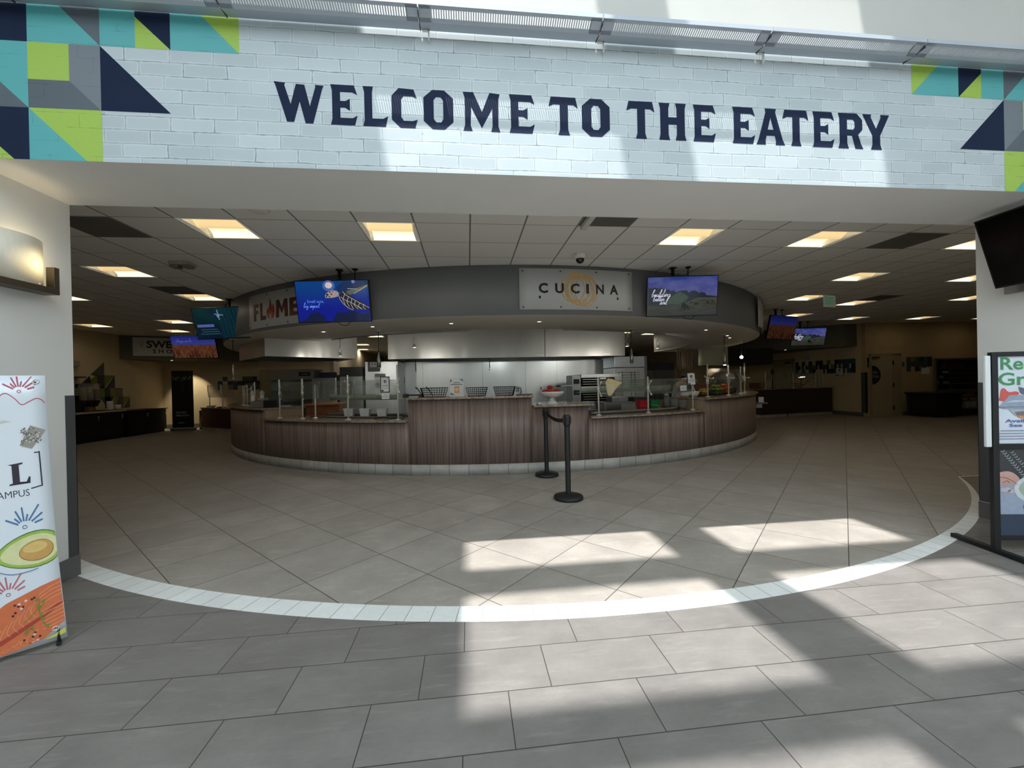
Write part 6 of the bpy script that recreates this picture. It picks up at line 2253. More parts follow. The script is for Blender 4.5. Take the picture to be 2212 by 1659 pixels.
# fruit
FT = M('black fruit tray', (18, 18, 18), .5)
def ftray(c, w_, d_, h_, lab, yaw):
    t = thing('fruit_basket', lab, 'basket', c, 'black fruit baskets')
    basket(t, c, w_, d_, h_, yaw)
    return t
ftray(pol(6.86, 32.6, 1.056), .31, .24, .07, 'low black wire basket holding the bananas', .5)
ftray(pol(6.86, 37.6, 1.056), .36, .28, .10, 'low black wire basket holding the green apples', .6)
ftray(pol(6.86, 42.9, 1.056), .38, .28, .12, 'low black wire basket holding the oranges', .7)
ftray(pol(6.86, 47.4, 1.056), .24, .24, .12, 'low black wire basket holding the limes', .8)
YEL = M('banana skin', (204, 164, 62), .45, var=.2, scale=20)
YTIP = M('banana tip', (86, 66, 30), .7)
random.seed(11)
def banana(c, yaw, pitch):
    c = Vector(c)
    t = thing('banana', 'yellow banana in the pile beside the white bowl', 'banana', c, 'bananas in the pile')
    pts, U = [], Vector((cos(yaw), sin(yaw), 0))
    for k in range(7):
        s = -1 + 2 * k / 6
        pts.append(c + U * (.072 * s) + Vector((0, 0, .03 * (1 - s * s) + pitch * s)))
    i = len(pts)
    mb = MB().use(YEL)
    for k in range(i - 1):
        r0 = .017 * (1 - .75 * abs(-1 + 2 * k / 6) ** 3)
        r1 = .017 * (1 - .75 * abs(-1 + 2 * (k + 1) / 6) ** 3)
        mb.tube([pts[k], pts[k + 1]], r0, 7, caps=k in (0, i - 2), r1=r1)
    mb.build('flesh', None, t)
    mb = MB().use(YTIP)
    mb.tube([pts[-1], pts[-1] + U * .018 + Vector((0, 0, .006))], .005, 5)
    mb.build('stem', None, t)
for k in range(11):
    lay = 0 if k < 5 else (1 if k < 9 else 2)
    j = k if k < 5 else (k - 5 if k < 9 else k - 9)
    n_ = (5, 4, 2)[lay]
    f = (j + .5) / n_ - .5
    bc = pol(6.86, 32.6, 1.0)
    banana((bc.x + f * .225 * cos(.5) * (1 - .12 * lay), bc.y + f * .225 * sin(.5) * (1 - .12 * lay), 1.083 + .041 * lay), .5 + pi / 2 + random.uniform(-.04, .04), random.uniform(-.004, .004))
def fruit(kind, lab, cat, mat, c0, yaw, nx, ny, nz, r, grp):
    U, V = Vector((cos(yaw), sin(yaw), 0)), Vector((-sin(yaw), cos(yaw), 0))
    pr = None
    for l in range(nz):
        for i in range(nx - (l > 1)):
            for j in range(ny - (l > 1)):
                q = Vector(c0) + U * ((i - (nx - 1 - (l > 1)) / 2) * r * 2.04) + V * ((j - (ny - 1 - (l > 1)) / 2) * r * 2.04) + Vector((0, 0, r + .012 + l * r * 1.72 + (.35 * r if l and l < 2 else .45 * r if l > 1 else 0)))
                if pr is None:
                    pr = thing(kind, lab, cat, q, grp)
                    mb = MB().use(mat)
                    mb.ball(q, r * .985, 12, 8, (1, 1, .95))
                    mb.build('flesh', None, pr)
                    mb = MB().use(YTIP)
                    mb.tube([q + Vector((0, 0, r * .88)), q + Vector((.003, 0, r * 1.12))], .003, 5)
                    mb.build('stem', None, pr)
                else:
                    dup(pr, q, random.uniform(0, 6), lab, grp)
fruit('green_apple', 'green apple heaped in the basket next to the bananas', 'apple', M('green apple skin', (116, 142, 52), .3, var=.2, scale=16), pol(6.86, 37.6, 1.060), .6, 4, 3, 3, .034, 'green apples in the basket')
fruit('orange', 'orange heaped in the basket between the apples and the limes', 'orange', M('orange peel', (206, 96, 28), .45, var=.18, scale=20), pol(6.86, 42.9, 1.060), .7, 4, 3, 3, .036, 'oranges in the basket')
fruit('lime', 'lime heaped in the basket at the end of the fruit display', 'lime', M('lime peel', (70, 110, 44), .4, var=.2, scale=16), pol(6.86, 47.4, 1.060), .8, 3, 3, 3, .028, 'limes in the basket')
t = thing('serving_dome', 'steel dome lid on a stand at the end of the fruit display', 'dome', (*pol(6.75, 51.9, 0).xy, 1.056))
mb = MB().use(STEEL)
mb.lathe([(.19, .0), (.18, .05), (.14, .11), (.07, .145), (0, .155)], (*pol(6.75, 51.9, 0).xy, 1.38), 24)
mb.build('dome', None, t)
mb = MB().use(DSTEEL)
dp = pol(6.75, 51.9, 0)
mb.box(dp.x - .18, dp.x + .18, dp.y - .18, dp.y + .18, 1.057, 1.36)
mb.build('stand', None, t)
mb = MB().use(STEEL)
mb.box(dp.x - .21, dp.x + .21, dp.y - .21, dp.y + .21, 1.36, 1.379)
mb.build('tray', None, t)
t = thing('counter_ledge', 'small wood ledge sticking out of the far end of the counter', 'ledge', pol(7.47, 54.4, .78))
LU = pol(1, 54.4, 0) - Vector((1, 13.6, 0))
LV = Vector((-LU.y, LU.x, 0))
mb = MB().use(M('ledge wood', (120, 92, 84), .5))
mb.obox(pol(7.455, 54.4, .785), LU, LV, (0, 0, 1), .115, .15, .012)
mb.build('board', None, t, bevel=.003)
mb = MB().use(DSTEEL)
mb.obox(pol(7.40, 54.4, .72), LU, LV, (0, 0, 1), .06, .012, .05)
mb.build('bracket', None, t)
mb = MB().use(PAPER)
mb.obox(pol(7.44, 54.4, .865), LU, LV, (0, 0, 1), .055, .055, .065)
one(mb, 'card_box', 'small white card box on the ledge at the far end of the counter', 'box', bevel=.003)

# ------------------------------------------------------------------ tracks, pendants and spots under the curved soffit
def pendant(x, y, ztop, z0, z1, lab, lit=False):
    t = thing('pendant_lamp', lab, 'pendant lamp', (x, y, z0), 'slim cylinder pendants')
    mb = MB().use(CHROME)
    mb.lathe([(0, 0), (.055, 0), (.06, -.008), (.02, -.02), (0, -.02)], (x, y, ztop - .001), 18)
    mb.build('canopy', None, t)
    mb = MB().use(BLACK)
    mb.tube([(x, y, ztop - .02), (x, y, z1)], .006, 6)
    mb.build('cord', None, t)
    mb = MB().use(STEEL)
    mb.lathe([(.010, z1), (.024, z1 - .10), (.036, z1 - .14), (.038, z0 + .02), (.030, z0 + .018)], (x, y, 0), 16)
    mb.build('cylinder_shade', None, t)
    mb = MB().use(DLG if lit else CHROME)
    mb.lathe([(.030, z0 + .018), (.033, z0 + .008), (.02, z0), (0, z0)], (x, y, 0), 14)
    mb.build('lamp', None, t)
pendant(3.19, 7.75, 2.42, 1.72, 2.02, 'slim steel pendant hanging in front of the pale steel cabinet')
pendant(-1.61, 7.75, 2.42, 1.72, 2.02, 'slim steel pendant hanging in the gap between the two hoods')
pendant(5.92, 8.95, 2.42, 1.70, 1.98, 'slim steel pendant hanging above the oranges', True)
pendant(7.3, 10.2, 2.42, 1.56, 1.80, 'small steel pendant hanging past the limes')
pendant(-4.75, 8.95, 2.42, 1.60, 1.90, 'slim dark pendant hanging at the flame end above the squeeze bottles')
def spot(x, y, z0, lab, ztop=2.381):
    t = thing('track_spot', lab, 'spotlight', (x, y, z0), 'spots on the curved track')
    mb = MB().use(CHROME)
    mb.tube([(x, y, ztop - .02), (x, y, z0 + .16)], .008, 6)
    mb.build('stem', None, t)
    mb = MB().use(CHROME)
    mb.tube([(x, y, z0 + .16), (x - .035, y, z0 + .13), (x - .035, y, z0 + .07), (x, y, z0 + .05), (x + .035, y, z0 + .07), (x + .03, y, z0 + .12)], .006, 6)
    mb.build('yoke', None, t)
    mb = MB().use(CHROME)
    mb.lathe([(.012, .07), (.020, .05), (.042, .008), (.040, .0), (.0, .012)], (x, y, z0), 16)
    mb.build('reflector', None, t)
    l = bpy.data.lights.new('track_beam', 'SPOT')
    l.energy, l.color, l.spot_size, l.spot_blend, l.shadow_soft_size = 26.0, (1.0, .97, .90), R_(150), .7, .03
    o = bpy.data.objects.new('track_beam', l)
    COL.objects.link(o)
    o.parent = t
    o.location = (0, 0, -.015)
    o.rotation_euler = Vector((0, .9, -.25)).to_track_quat('-Z', 'Y').to_euler()
spot(*pol(6.1, 20.9, 0).xy, 2.08, 'track spot in front of the large hood near the steel pendant')
spot(*pol(6.1, 29.4, 0).xy, 2.06, 'track spot just past the end of the large hood')
spot(*pol(6.1, -35.6, 0).xy, 2.02, 'track spot in front of the angled hood')
spot(*pol(6.1, -18.9, 0).xy, 2.10, 'hooked track spot in front of the large hood near the gap')
for a0, a1, lab in ((-38, -9, 'curved light track under the soffit on the gap side of the large hood'), (7.5, 32, 'curved light track under the soffit over the far half of the large hood')):
    t = thing('light_track', lab, 'light track', pol(6.1, (a0 + a1) / 2, 2.36))
    mb = MB().use(M('track aluminium', (170, 170, 166), .4, .7))
    mb.sector(6.085, 6.115, a0, a1, 2.362, 2.382, 14)
    mb.build('rail', None, t)
    for f in (.15, .5, .85):
        p = pol(6.1, a0 + (a1 - a0) * f, 0)
        mb = MB().use(CHROME)
        mb.tube([(p.x, p.y, 2.33), (p.x, p.y, 2.419)], .006, 6)
        mb.build('hanger', None, t)
t = thing('work_lamp', 'bright bare work lamp glowing against the dark hood', 'lamp', (8.5, 12.0, 1.98))
mb = MB().use(M('work lamp glow', (255, 250, 200), .4, emit=9.0))
mb.ball((8.5, 12.0, 2.05), .05, 12, 8)
mb.build('bulb', None, t)
mb = MB().use(BLACK)
mb.tube([(8.5, 12.0, 2.10), (8.5, 12.0, ZC - .003)], .008, 6)
mb.build('cord', None, t)
# bamboo slats
t = thing('slat_screen', 'screen of upright bamboo slats over a tan box behind the fruit', 'screen', (7.18, 13.05, 1.46))
for k in range(8):
    x = 6.94 + k * .072
    mb = MB().use(M('bamboo slat', (152, 128, 92), .6, var=.12))
    mb.box(x - .012, x + .012, 13.0, 13.03, 1.74, ZC - .003)
    mb.build('slat', None, t)
mb = MB().use(M('tan box panel', (132, 108, 70), .6))
mb.box(6.90, 7.48, 12.98, 13.3, .0, 1.735)
mb.build('box_panel', None, t)
mb = MB().use(M('dark red wood', (84, 52, 34), .5, var=.2))
mb.box(6.05, 6.60, 10.5, 11.0, .0, 1.27)
one(mb, 'wood_cabinet', 'brown wood cabinet behind the apples', 'cabinet', bevel=.008)
# ------------------------------------------------------------------ flame-side end of the hall
DKWOOD = M('dark espresso cabinet', (24, 20, 18), .45, var=.15, scale=4)
CTOP = M('pale counter laminate', (188, 182, 166), .4, var=.04)
def cabinet_run(t, x0, x1, ys, zt):
    """cabinet along the west wall facing +x"""
    mb = MB().use(DKWOOD)
    mb.box(x0, x1 - .02, ys[0], ys[-1], .09, zt)
    mb.build('carcass', None, t)
    mb = MB().use(BLACK)
    mb.box(x0, x1 - .07, ys[0], ys[-1], 0, .089)
    mb.build('kickplate', None, t)
    for a_, b_ in zip(ys, ys[1:]):
        mb = MB().use(DKWOOD)
        mb.box(x1 - .019, x1, a_ + .004, b_ - .004, .11, zt - .02)
        d = mb.build('door', None, t, bevel=.003)
        mb = MB().use(CHROME)
        mb.tube([(x1 + .028, b_ - .06, zt - .20), (x1 + .028, b_ - .06, zt - .09)], .006, 6)
        mb.tube([(x1, b_ - .06, zt - .19), (x1 + .028, b_ - .06, zt - .19)], .005, 5)
        mb.tube([(x1, b_ - .06, zt - .10), (x1 + .028, b_ - .06, zt - .10)], .005, 5)
        mb.build('handle', None, d)
t = thing('base_cabinet', 'long dark base cabinet under the pale counter top by the beige wall', 'cabinet', (-10.7, 11.6, 0))
cabinet_run(t, -10.98, -10.36, (9.6, 10.4, 11.2, 12.0, 12.8, 13.6), .80)
mb = MB().use(CTOP)
mb.box(-10.985, -10.32, 9.58, 13.68, .801, .842)
one(mb, 'countertop', 'pale laminate counter top carrying the cereal dispenser', 'countertop', bevel=.005)
t = thing('base_cabinet', 'lower black cabinet in the corner beside the roll-up banner', 'cabinet', (-10.7, 14.5, 0))
cabinet_run(t, -10.98, -10.30, (13.72, 14.5, 15.3), .775)
mb = MB().use(BLACKM)
mb.box(-10.985, -10.26, 13.70, 15.33, .776, .80)
one(mb, 'countertop', 'black top of the lower corner cabinet', 'countertop', bevel=.004)
t = thing('cereal_dispenser', 'clear three-tube cereal dispenser on the pale counter top', 'dispenser', (-10.7, 12.93, .842))
for k, fm in enumerate(((150, 128, 86), (138, 120, 84), (128, 62, 40))):
    y = 12.72 + k * .20
    mb = MB().use(CLEAR)
    mb.lathe([(.085, 1.16), (.085, 1.62), (.08, 1.64), (0, 1.645)], (-10.7, y, 0), 16)
    tb = mb.build('tube', None, t)
    mb = MB().use(M('cereal %d' % k, fm, .8, var=.35, scale=50))
    mb.lathe([(0, 1.17), (.078, 1.17), (.078, 1.36 + .1 * (k == 2)), (0, 1.38 + .1 * (k == 2))], (-10.7, y, 0), 14)
    mb.build('cereal', None, tb)
    mb = MB().use(BLACK)
    mb.lathe([(.03, .98), (.06, 1.05), (.09, 1.12), (.09, 1.16)], (-10.7, y, 0), 14)
    mb.build('spout', None, t)
mb = MB().use(BLACKM)
mb.box(-10.86, -10.56, 12.60, 13.24, .843, .87)
mb.box(-10.88, -10.82, 12.60, 13.24, .87, 1.30)
mb.build('stand', None, t)
mb = MB().use(M('white poster card', (176, 176, 162), .6))
mb.box(-10.985, -10.975, 12.50, 12.96, 1.27, 1.66)
pc = one(mb, 'wall_card', 'pale card with dark print on the beige wall above the counter', 'card')
a = Art(flat((-10.975, 12.50, 1.27), (0, 1, 0), (0, 0, 1)), .003).use(DARK)
a.rect(.30, .30, .42, .36)
a.poly([(.30, .30), (.38, .30), (.36, .22), (.32, .26)])
a.use(M('card grey', (130, 130, 122), .6)).stroke([(.28, .16), (.40, .16)], .02).stroke([(.28, .10), (.36, .10)], .02)
a.build('print', pc)
mb = MB().use(M('brown wall shelf', (72, 50, 34), .6))
mb.box(-10.98, -10.78, 12.4, 12.93, 1.80, 1.84)
one(mb, 'wall_shelf', 'short brown shelf on the beige wall at the lamp pier edge', 'shelf')
mb = MB().use(M('wall speaker grey', (150, 144, 130), .6))
mb.box(-10.98, -10.86, 12.62, 12.86, 2.12, 2.28)
one(mb, 'strobe_alarm', 'pale wall alarm on the beige wall above the brown shelf', 'alarm', bevel=.02)
mb = MB().use(BLACKM)
mb.box(-10.85, -10.6, 12.2, 12.55, .843, 1.13)
one(mb, 'toaster', 'black toaster at the near end of the pale counter top', 'toaster', bevel=.02)
mb = MB().use(M('tan wood bin', (112, 80, 50), .6))
mb.box(-10.54, -10.42, 12.55, 12.72, .843, .98)
one(mb, 'wood_caddy', 'small tan caddy in front of the cereal dispenser', 'caddy', bevel=.006)
mb = MB().use(M('bamboo board', (136, 104, 66), .6))
mb.box(-10.555, -10.35, 13.0, 13.64, .843, .856)
one(mb, 'serving_board', 'tan board under the bowls on the pale counter', 'board')
for y, n_, lab in ((13.27, 6, 'tall stack of pale bowls beside the cereal dispenser'), (13.52, 3, 'short stack of white bowls at the end of the pale counter')):
    for k in range(n_):
        z = .857 + .040 * k
        mb = MB().use(PORC)
        r = .088 if n_ == 6 else .10
        mb.lathe([(0, 0), (r * .6, 0), (r * .85, .03), (r, .062), (r * .96, .062), (r * .80, .033), (r * .55, .012), (0, .012)], (-10.455, y, z), 20)
        one(mb, 'cereal_bowl', lab.replace('tall stack of pale bowls', 'pale bowl in the tall stack').replace('short stack of white bowls', 'white bowl in the short stack'), 'bowl', None, 'bowls in the ' + ('tall' if n_ == 6 else 'short') + ' stack')
# triangle mural on the beige wall
D_ = {k: M('wall decal ' + k, c, .5, var=.04) for k, c in dict(navy=(26, 32, 48), olive=(104, 116, 40), slate=(70, 74, 70), teal=(44, 84, 88)).items()}
a = Art(flat((-10.998, 0, 0), (0, 1, 0), (0, 0, 1)), .002)
def tri(c, pts):
    a.use(D_[c]).poly(pts)
y0 = 12.90
s = .245
G = lambda i, j: (y0 + s * i, .87 + s * j)
tri('slate', [G(1.7, 4.2), G(3.6, 5.85), G(3.6, 3.9)])
tri('olive', [G(1.6, 3.6), G(2.6, 4.3), G(2.6, 3.2), G(2.0, 2.9)])
tri('navy', [G(.0, 2.7), G(1.6, 4.1), G(1.9, 2.8)])
a.up()
tri('navy', [G(2.6, 4.2), G(3.6, 4.2), G(3.6, 2.6), G(2.6, 2.6)])
tri('olive', [G(3.6, 4.2), G(5.1, 4.2), G(3.6, 2.7)])
tri('navy', [G(5.1, 4.2), G(5.1, 2.55), G(3.7, 2.55)])
tri('olive', [G(2.8, 2.5), G(3.6, 3.0), G(3.6, 1.5), G(2.8, 1.5)])
tri('navy', [G(3.6, 2.6), G(4.4, 2.6), G(4.4, .9), G(3.6, .9)])
tri('olive', [G(4.4, 2.5), G(5.1, 2.6), G(5.1, 1.4), G(4.4, 1.4)])
tri('slate', [G(5.1, 2.6), G(6.3, 2.6), G(6.3, 1.4), G(5.1, 1.4)])
tri('teal', [G(2.8, 1.5), G(3.6, 1.5), G(3.6, .6)])
tri('navy', [G(3.6, 1.5), G(4.9, 1.5), G(4.2, .1), G(3.6, .1)])
a.up()
tri('olive', [G(4.9, 1.45), G(5.6, 1.45), G(5.6, .7), G(4.6, .1)])
tri('navy', [G(5.6, 1.45), G(6.3, 1.45), G(6.3, .0), G(5.2, .0)])
tri('olive', [G(6.3, 1.45), G(7.4, 1.45), G(6.3, .3)])
tri('navy', [G(7.4, 1.45), G(7.4, .0), G(6.3, .0)])
tag(a.build('wall_mural'), 'stepped olive and navy triangle mural on the beige wall behind the bowls', 'mural')
# roll-up banner, sunflower poster
t = thing('rollup_banner', 'tall black roll-up banner reading growing here soon', 'banner', (-9.80, 15.35, 0))
mb = MB().use(M('black banner print', (14, 15, 17), .5, var=.3, scale=10))
mb.box(-10.15, -9.46, 15.35, 15.355, .09, 2.07)
bn = mb.build('banner_sheet', None, t)
mb = MB().use(STEEL)
mb.box(-10.16, -9.45, 15.34, 15.365, 2.065, 2.095)
mb.build('top_rail', None, t)
mb = MB().use(STEEL)
mb.box(-10.17, -9.44, 15.26, 15.46, .0, .085)
mb.build('base_cassette', None, t, bevel=.01)
a = Art(flat((-10.15, 15.35, .09), (1, 0, 0), (0, 0, 1)), .003).use(M('banner grey print', (176, 178, 176), .5))
a.text('GROWING', .12, .50, .066, .33, off=.01)
a.text('HERE SOON...', .12, .40, .066, .46, off=.01)
a.rect(.19, .165, .38, .185)
a.use(M('banner leaf print', (110, 116, 112), .5, var=.3, scale=40))
random.seed(4)
for k in range(26):
    u = .02 + random.random() * .64
    a.disc(u, 1.70 + random.uniform(-.07, .05) + .06 * abs(u - .34) / .34, .035, 6, .018, random.random() * 3)
a.use(M('banner stem print', (60, 66, 64), .5)).stroke([(.345, 1.62), (.36, 1.2)], .02)
a.build('print', bn)
t = thing('food_poster', 'poster with a yellow curve leaning behind the roll-up banner', 'poster', (-9.15, 15.75, 0))
PU2 = Vector((.93, -.37, 0)).normalized()
o_ = Vector((-9.44, 15.62, .002))
mb = MB().use(M('poster brown', (58, 44, 26), .5, var=.2))
mb.obox(o_ + PU2 * .12 + Vector((0, 0, .33)), PU2, (0, 0, 1), (PU2.y, -PU2.x, 0), .12, .33, .006)
ps = mb.build('board', None, t)
fp_ = flat(o_ + Vector((PU2.y, -PU2.x, 0)) * .006, PU2, (0, 0, 1))
a = Art(lambda u, v, k: fp_(max(.004, min(.236, u * .42)), v, k), .002).use(M('poster yellow', (186, 140, 40), .5))
a.stroke(smooth([(.12, .08), (.16, .30), (.26, .44), (.38, .36), (.52, .16)]), .11)
a.up().use(M('poster purple', (58, 30, 44), .5)).stroke(smooth([(.24, .10), (.30, .24), (.40, .10)]), .09)
a.build('print', ps)
# side station counter
t = thing('side_counter', 'low dark red side counter in the shadow next to the main counter flame end', 'counter', (-8.4, 14.9, 0))
V0, V1 = Vector((-9.26, 15.42, 0)), Vector((-7.55, 14.15, 0))
CU = (V1 - V0)
CLn = CU.length
CU.normalize()
CN = Vector((CU.y, -CU.x, 0))
CM = (V0 + V1) / 2 - CN * .32
RDW = M('dark red laminate', (66, 36, 34), .45, var=.12, scale=6)
mb = MB().use(RDW)
mb.obox(CM + Vector((0, 0, .42)), CU, CN, (0, 0, 1), CLn / 2, .32, .32)
mb.build('body', None, t)
mb = MB().use(PLINTH)
mb.obox(CM + Vector((0, 0, .051)), CU, CN, (0, 0, 1), CLn / 2, .31, .05)
mb.build('tile_base', None, t)
mb = MB().use(LAM)
mb.obox(V1 - CN * .32 + CU * .04 + Vector((0, 0, .37)), CU, CN, (0, 0, 1), .04, .30, .369)
mb.build('end_panel', None, t)
mb = MB().use(STONE)
mb.obox(CM + Vector((0, 0, .756)), CU, CN, (0, 0, 1), CLn / 2 + .02, .35, .015)
mb.build('top', None, t)
t = thing('sneeze_guard', 'two-post glass sneeze guard on the dark red side counter', 'sneeze guard', (-8.4, 14.8, .772))
for f in (.16, .58):
    p = V0 + CU * CLn * f - CN * .12
    post(t, (p.x, p.y, .772), .9, .014, bend=[(0, 0, .40), (-.05, .0, .52), (-.05, 0, .78)])
p, q = V0 + CU * CLn * .16 - CN * .12, V0 + CU * CLn * .95 - CN * .12
pane(t, (p.x - .05, p.y), (q.x - .05, q.y), 1.12, 1.55, (0, 0.02))
for f, lab, h_ in ((.10, 'white platter at the banner end of the dark red side counter', .05), (.42, 'dark oval platter on the dark red side counter', .02), (.86, 'white dish at the near end of the dark red side counter', .02)):
    p = V0 + CU * CLn * f - CN * .22
    mb = MB().use(BLACK if 'dark oval' in lab else PORC)
    mb.lathe([(0, 0), (.08, 0), (.14, h_ * .6), (.15, h_), (.13, h_ * .7), (0, .008)], (p.x, p.y, .772), 20)
    one(mb, 'platter', lab, 'platter')
# mosaic bands of decal squares
def mosaic(name, place, length, lab, seed, z0=1.50, u0=0.0):
    random.seed(seed)
    a = Art(place, .003)
    q = .165
    n = int(length / q)
    for i in range(n):
        for j in range(3):
            r = random.random()
            if (j != 1 and r < .38) or (j == 1 and r < .10):
                continue
            c = random.choice(['navy', 'teal', 'navy', 'slate', 'navy', 'teal']) if random.random() > .12 else 'olive'
            w_ = q * (1 if random.random() > .2 else .55)
            a.use(D_[c]).rect(u0 + i * q, z0 + j * q, u0 + i * q + w_, z0 + j * q + q)
    return tag(a.build(name), lab, 'mural')
NWU = Vector((5.6, .7, 0)).normalized()
mosaic('mosaic_band', flat(Vector((-11.0, 16.2, 0)) + Vector((NWU.y, -NWU.x, 0)) * .003, NWU, (0, 0, 1)), 3.7, 'band of navy and teal squares on the wall behind the dark red side counter', 2, 1.36, 1.75)
mosaic('mosaic_band', flat((13.417, 15.6, 0), (0, -1, 0), (0, 0, 1)), 2.75, 'band of navy and teal squares on the side wall beyond the far counter', 5)
mosaic('mosaic_band', flat((0, 12.597, 0), (1, 0, 0), (0, 0, 1)), 1.2, 'band of navy and teal squares between the dish return door and window', 8, 1.50, 14.80)
a = Art(flat((0, 12.597, 0), (1, 0, 0), (0, 0, 1)), .002)
for x0, z0, c in ((13.47, 1.83, 'navy'), (13.47, 1.665, 'teal')):
    a.use(D_[c]).rect(x0, z0, x0 + .12, z0 + .165)
tag(a.build('mosaic_band'), 'two dark squares on the tan wall between the corner and the dish return door', 'mural')

# ------------------------------------------------------------------ dish-return end of the hall
DOORP = M('beige door paint', (172, 160, 128), .5, var=.03)
FRAMEP = M('beige door frame paint', (160, 148, 118), .5, var=.03)
mb = MB().use(FRAMEP)
mb.box(13.54, 13.60, 12.56, 12.60, 0, 2.10)
mb.box(14.40, 14.74, 12.56, 12.60, 0, 2.10)
mb.box(13.54, 14.74, 12.56, 12.60, 2.07, 2.13)
d1 = struct(mb, 'door_1')
OFF[d1.name] = Vector((0, 0, 0))
mb = MB().use(DOORP)
mb.box(13.605, 14.385, 12.555, 12.595, .01, 2.06)
lf = mb.build('door_leaf', None, d1)
mb = MB().use(BLACK)
for z in (.28, 1.05, 1.80):
    mb.box(14.384, 14.42, 12.535, 12.565, z - .07, z + .07)
mb.build('hinge', None, d1)
mb = MB().use(M('door closer bronze', (86, 74, 56), .5, .5))
mb.box(13.62, 13.85, 12.50, 12.554, 1.97, 2.02)
mb.build('door_closer', None, d1)
a = Art(flat((13.607, 12.555, 0), (1, 0, 0), (0, 0, 1)), .003)
a.use(M('decal ring', (150, 150, 140), .5)).poly([(0, 1.405 - .335)] + [(.335 * cos(q), 1.405 + .335 * sin(q)) for q in [-pi / 2 + pi * k / 20 for k in range(21)]])
a.up().use(M('decal black', (16, 17, 18), .5)).poly([(0, 1.405 - .315)] + [(.315 * cos(q), 1.405 + .315 * sin(q)) for q in [-pi / 2 + pi * k / 20 for k in range(21)]])
a.up().use(M('decal lettering', (170, 172, 168), .5))
a.text('ISH', .03, 1.44, .10, .16, off=.0)
a.text('TURN', .005, 1.30, .10, .24, off=.0)
a.poly([(.10, 1.23), (.145, 1.21), (.10, 1.19)])
a.build('decal', lf)
mb = MB().use(GUARD)
mb.box(13.395, 13.42, 12.575, 12.75, .13, 1.50)
mb.box(13.395, 13.46, 12.575, 12.60, .13, 1.50)
one(mb, 'corner_guard', 'dark corner guard on the tan wall corner by the dish return door', 'corner guard')
mb = MB().use(FRAMEP)
mb.box(13.385, 13.42, 15.66, 15.74, 0, 2.14)
mb.box(13.385, 13.42, 16.72, 16.80, 0, 2.14)
mb.box(13.385, 13.42, 15.66, 16.80, 2.06, 2.14)
d2 = struct(mb, 'door_2')
OFF[d2.name] = Vector((0, 0, 0))
mb = MB().use(DOORP)
mb.box(13.39, 13.415, 15.745, 16.715, .01, 2.055)
mb.build('door_leaf', None, d2)
mb = MB().use(M('door closer bronze', (86, 74, 56), .5, .5))
mb.box(13.33, 13.389, 15.80, 16.10, 1.96, 2.02)
mb.build('door_closer', None, d2)
mb = MB().use(M('thermostat', (170, 170, 164), .5))
mb.box(13.40, 13.419, 14.9, 15.06, 2.06, 2.24)
one(mb, 'thermostat', 'small pale thermostat on the side wall above the dark squares', 'thermostat', bevel=.006)
framed('framed_picture', (13.39, 13.55, 1.55), (0.0, -1, 0), (0, 0, 1), .30, .30, 'small framed picture on the side wall above the far counter', 'picture')
# far counter
t = thing('far_counter', 'dark brown counter at the far end in front of the side wall', 'counter', (11.8, 13.7, 0))
A0, A1 = Vector((10.05, 13.25, 0)), Vector((13.30, 13.78, 0))
AU = (A1 - A0)
AL = AU.length
AU.normalize()
AN = Vector((AU.y, -AU.x, 0))
AM = (A0 + A1) / 2 - AN * .35
mb = MB().use(M('dark brown laminate', (50, 38, 36), .45, var=.12, scale=6))
mb.obox(AM + Vector((0, 0, .535)), AU, AN, (0, 0, 1), AL / 2, .35, .435)
mb.build('body', None, t)
mb = MB().use(PLINTH)
mb.obox(AM + Vector((0, 0, .0505)), AU, AN, (0, 0, 1), AL / 2, .34, .0495)
mb.build('tile_base', None, t)
mb = MB().use(STONE)
mb.obox(AM + Vector((0, 0, .986)), AU, AN, (0, 0, 1), AL / 2 + .02, .39, .0155)
mb.build('top', None, t)
t = thing('sneeze_guard', 'row of steel posts with glass on the far dark brown counter', 'sneeze guard', (12, 13.8, 1.002))
ps_ = []
for f in (.12, .50, .82, .93, .98):
    p = A0 + AU * AL * f - AN * (.15 if f < .9 else .3)
    post(t, (p.x, p.y, 1.002), .56, .014)
    ps_.append(p)
pane(t, (ps_[0].x, ps_[0].y), (ps_[2].x, ps_[2].y), 1.30, 1.55, (0, .05))
t = thing('heat_lamp_bar', 'small dark bar with three bright bulbs above the far counter', 'lamp', (11.9, 13.7, 1.42))
mb = MB().use(BLACK)
mb.obox((12.25, 13.98, 1.40), AU, AN, (0, 0, 1), .14, .03, .02)
mb.tube([(12.25, 13.99, 1.40), (12.25, 14.0, 1.002)], .010, 6)
mb.build('bar', None, t)
for k in (-1, 0, 1):
    mb = MB().use(DLG)
    mb.ball(Vector((12.25, 13.93, 1.385)) + AU * .08 * k, .018, 8, 6)
    mb.build('bulb', None, t)
t = thing('menu_stand', 'dark upright stand on the far counter in front of the open door', 'stand', (11.4, 13.8, 1.002))
p = A0 + AU * AL * .30 - AN * .40
mb = MB().use(BLACK)
mb.lathe([(0, 0), (.07, 0), (.07, .015), (0, .016)], (p.x, p.y, 1.002), 16)
mb.build('base', None, t)
mb = MB().use(BLACK)
mb.tube([(p.x, p.y, 1.01), (p.x, p.y, 1.72)], .018, 8)
mb.box(p.x - .05, p.x + .05, p.y - .02, p.y + .02, 1.50, 1.66)
mb.build('pole', None, t)
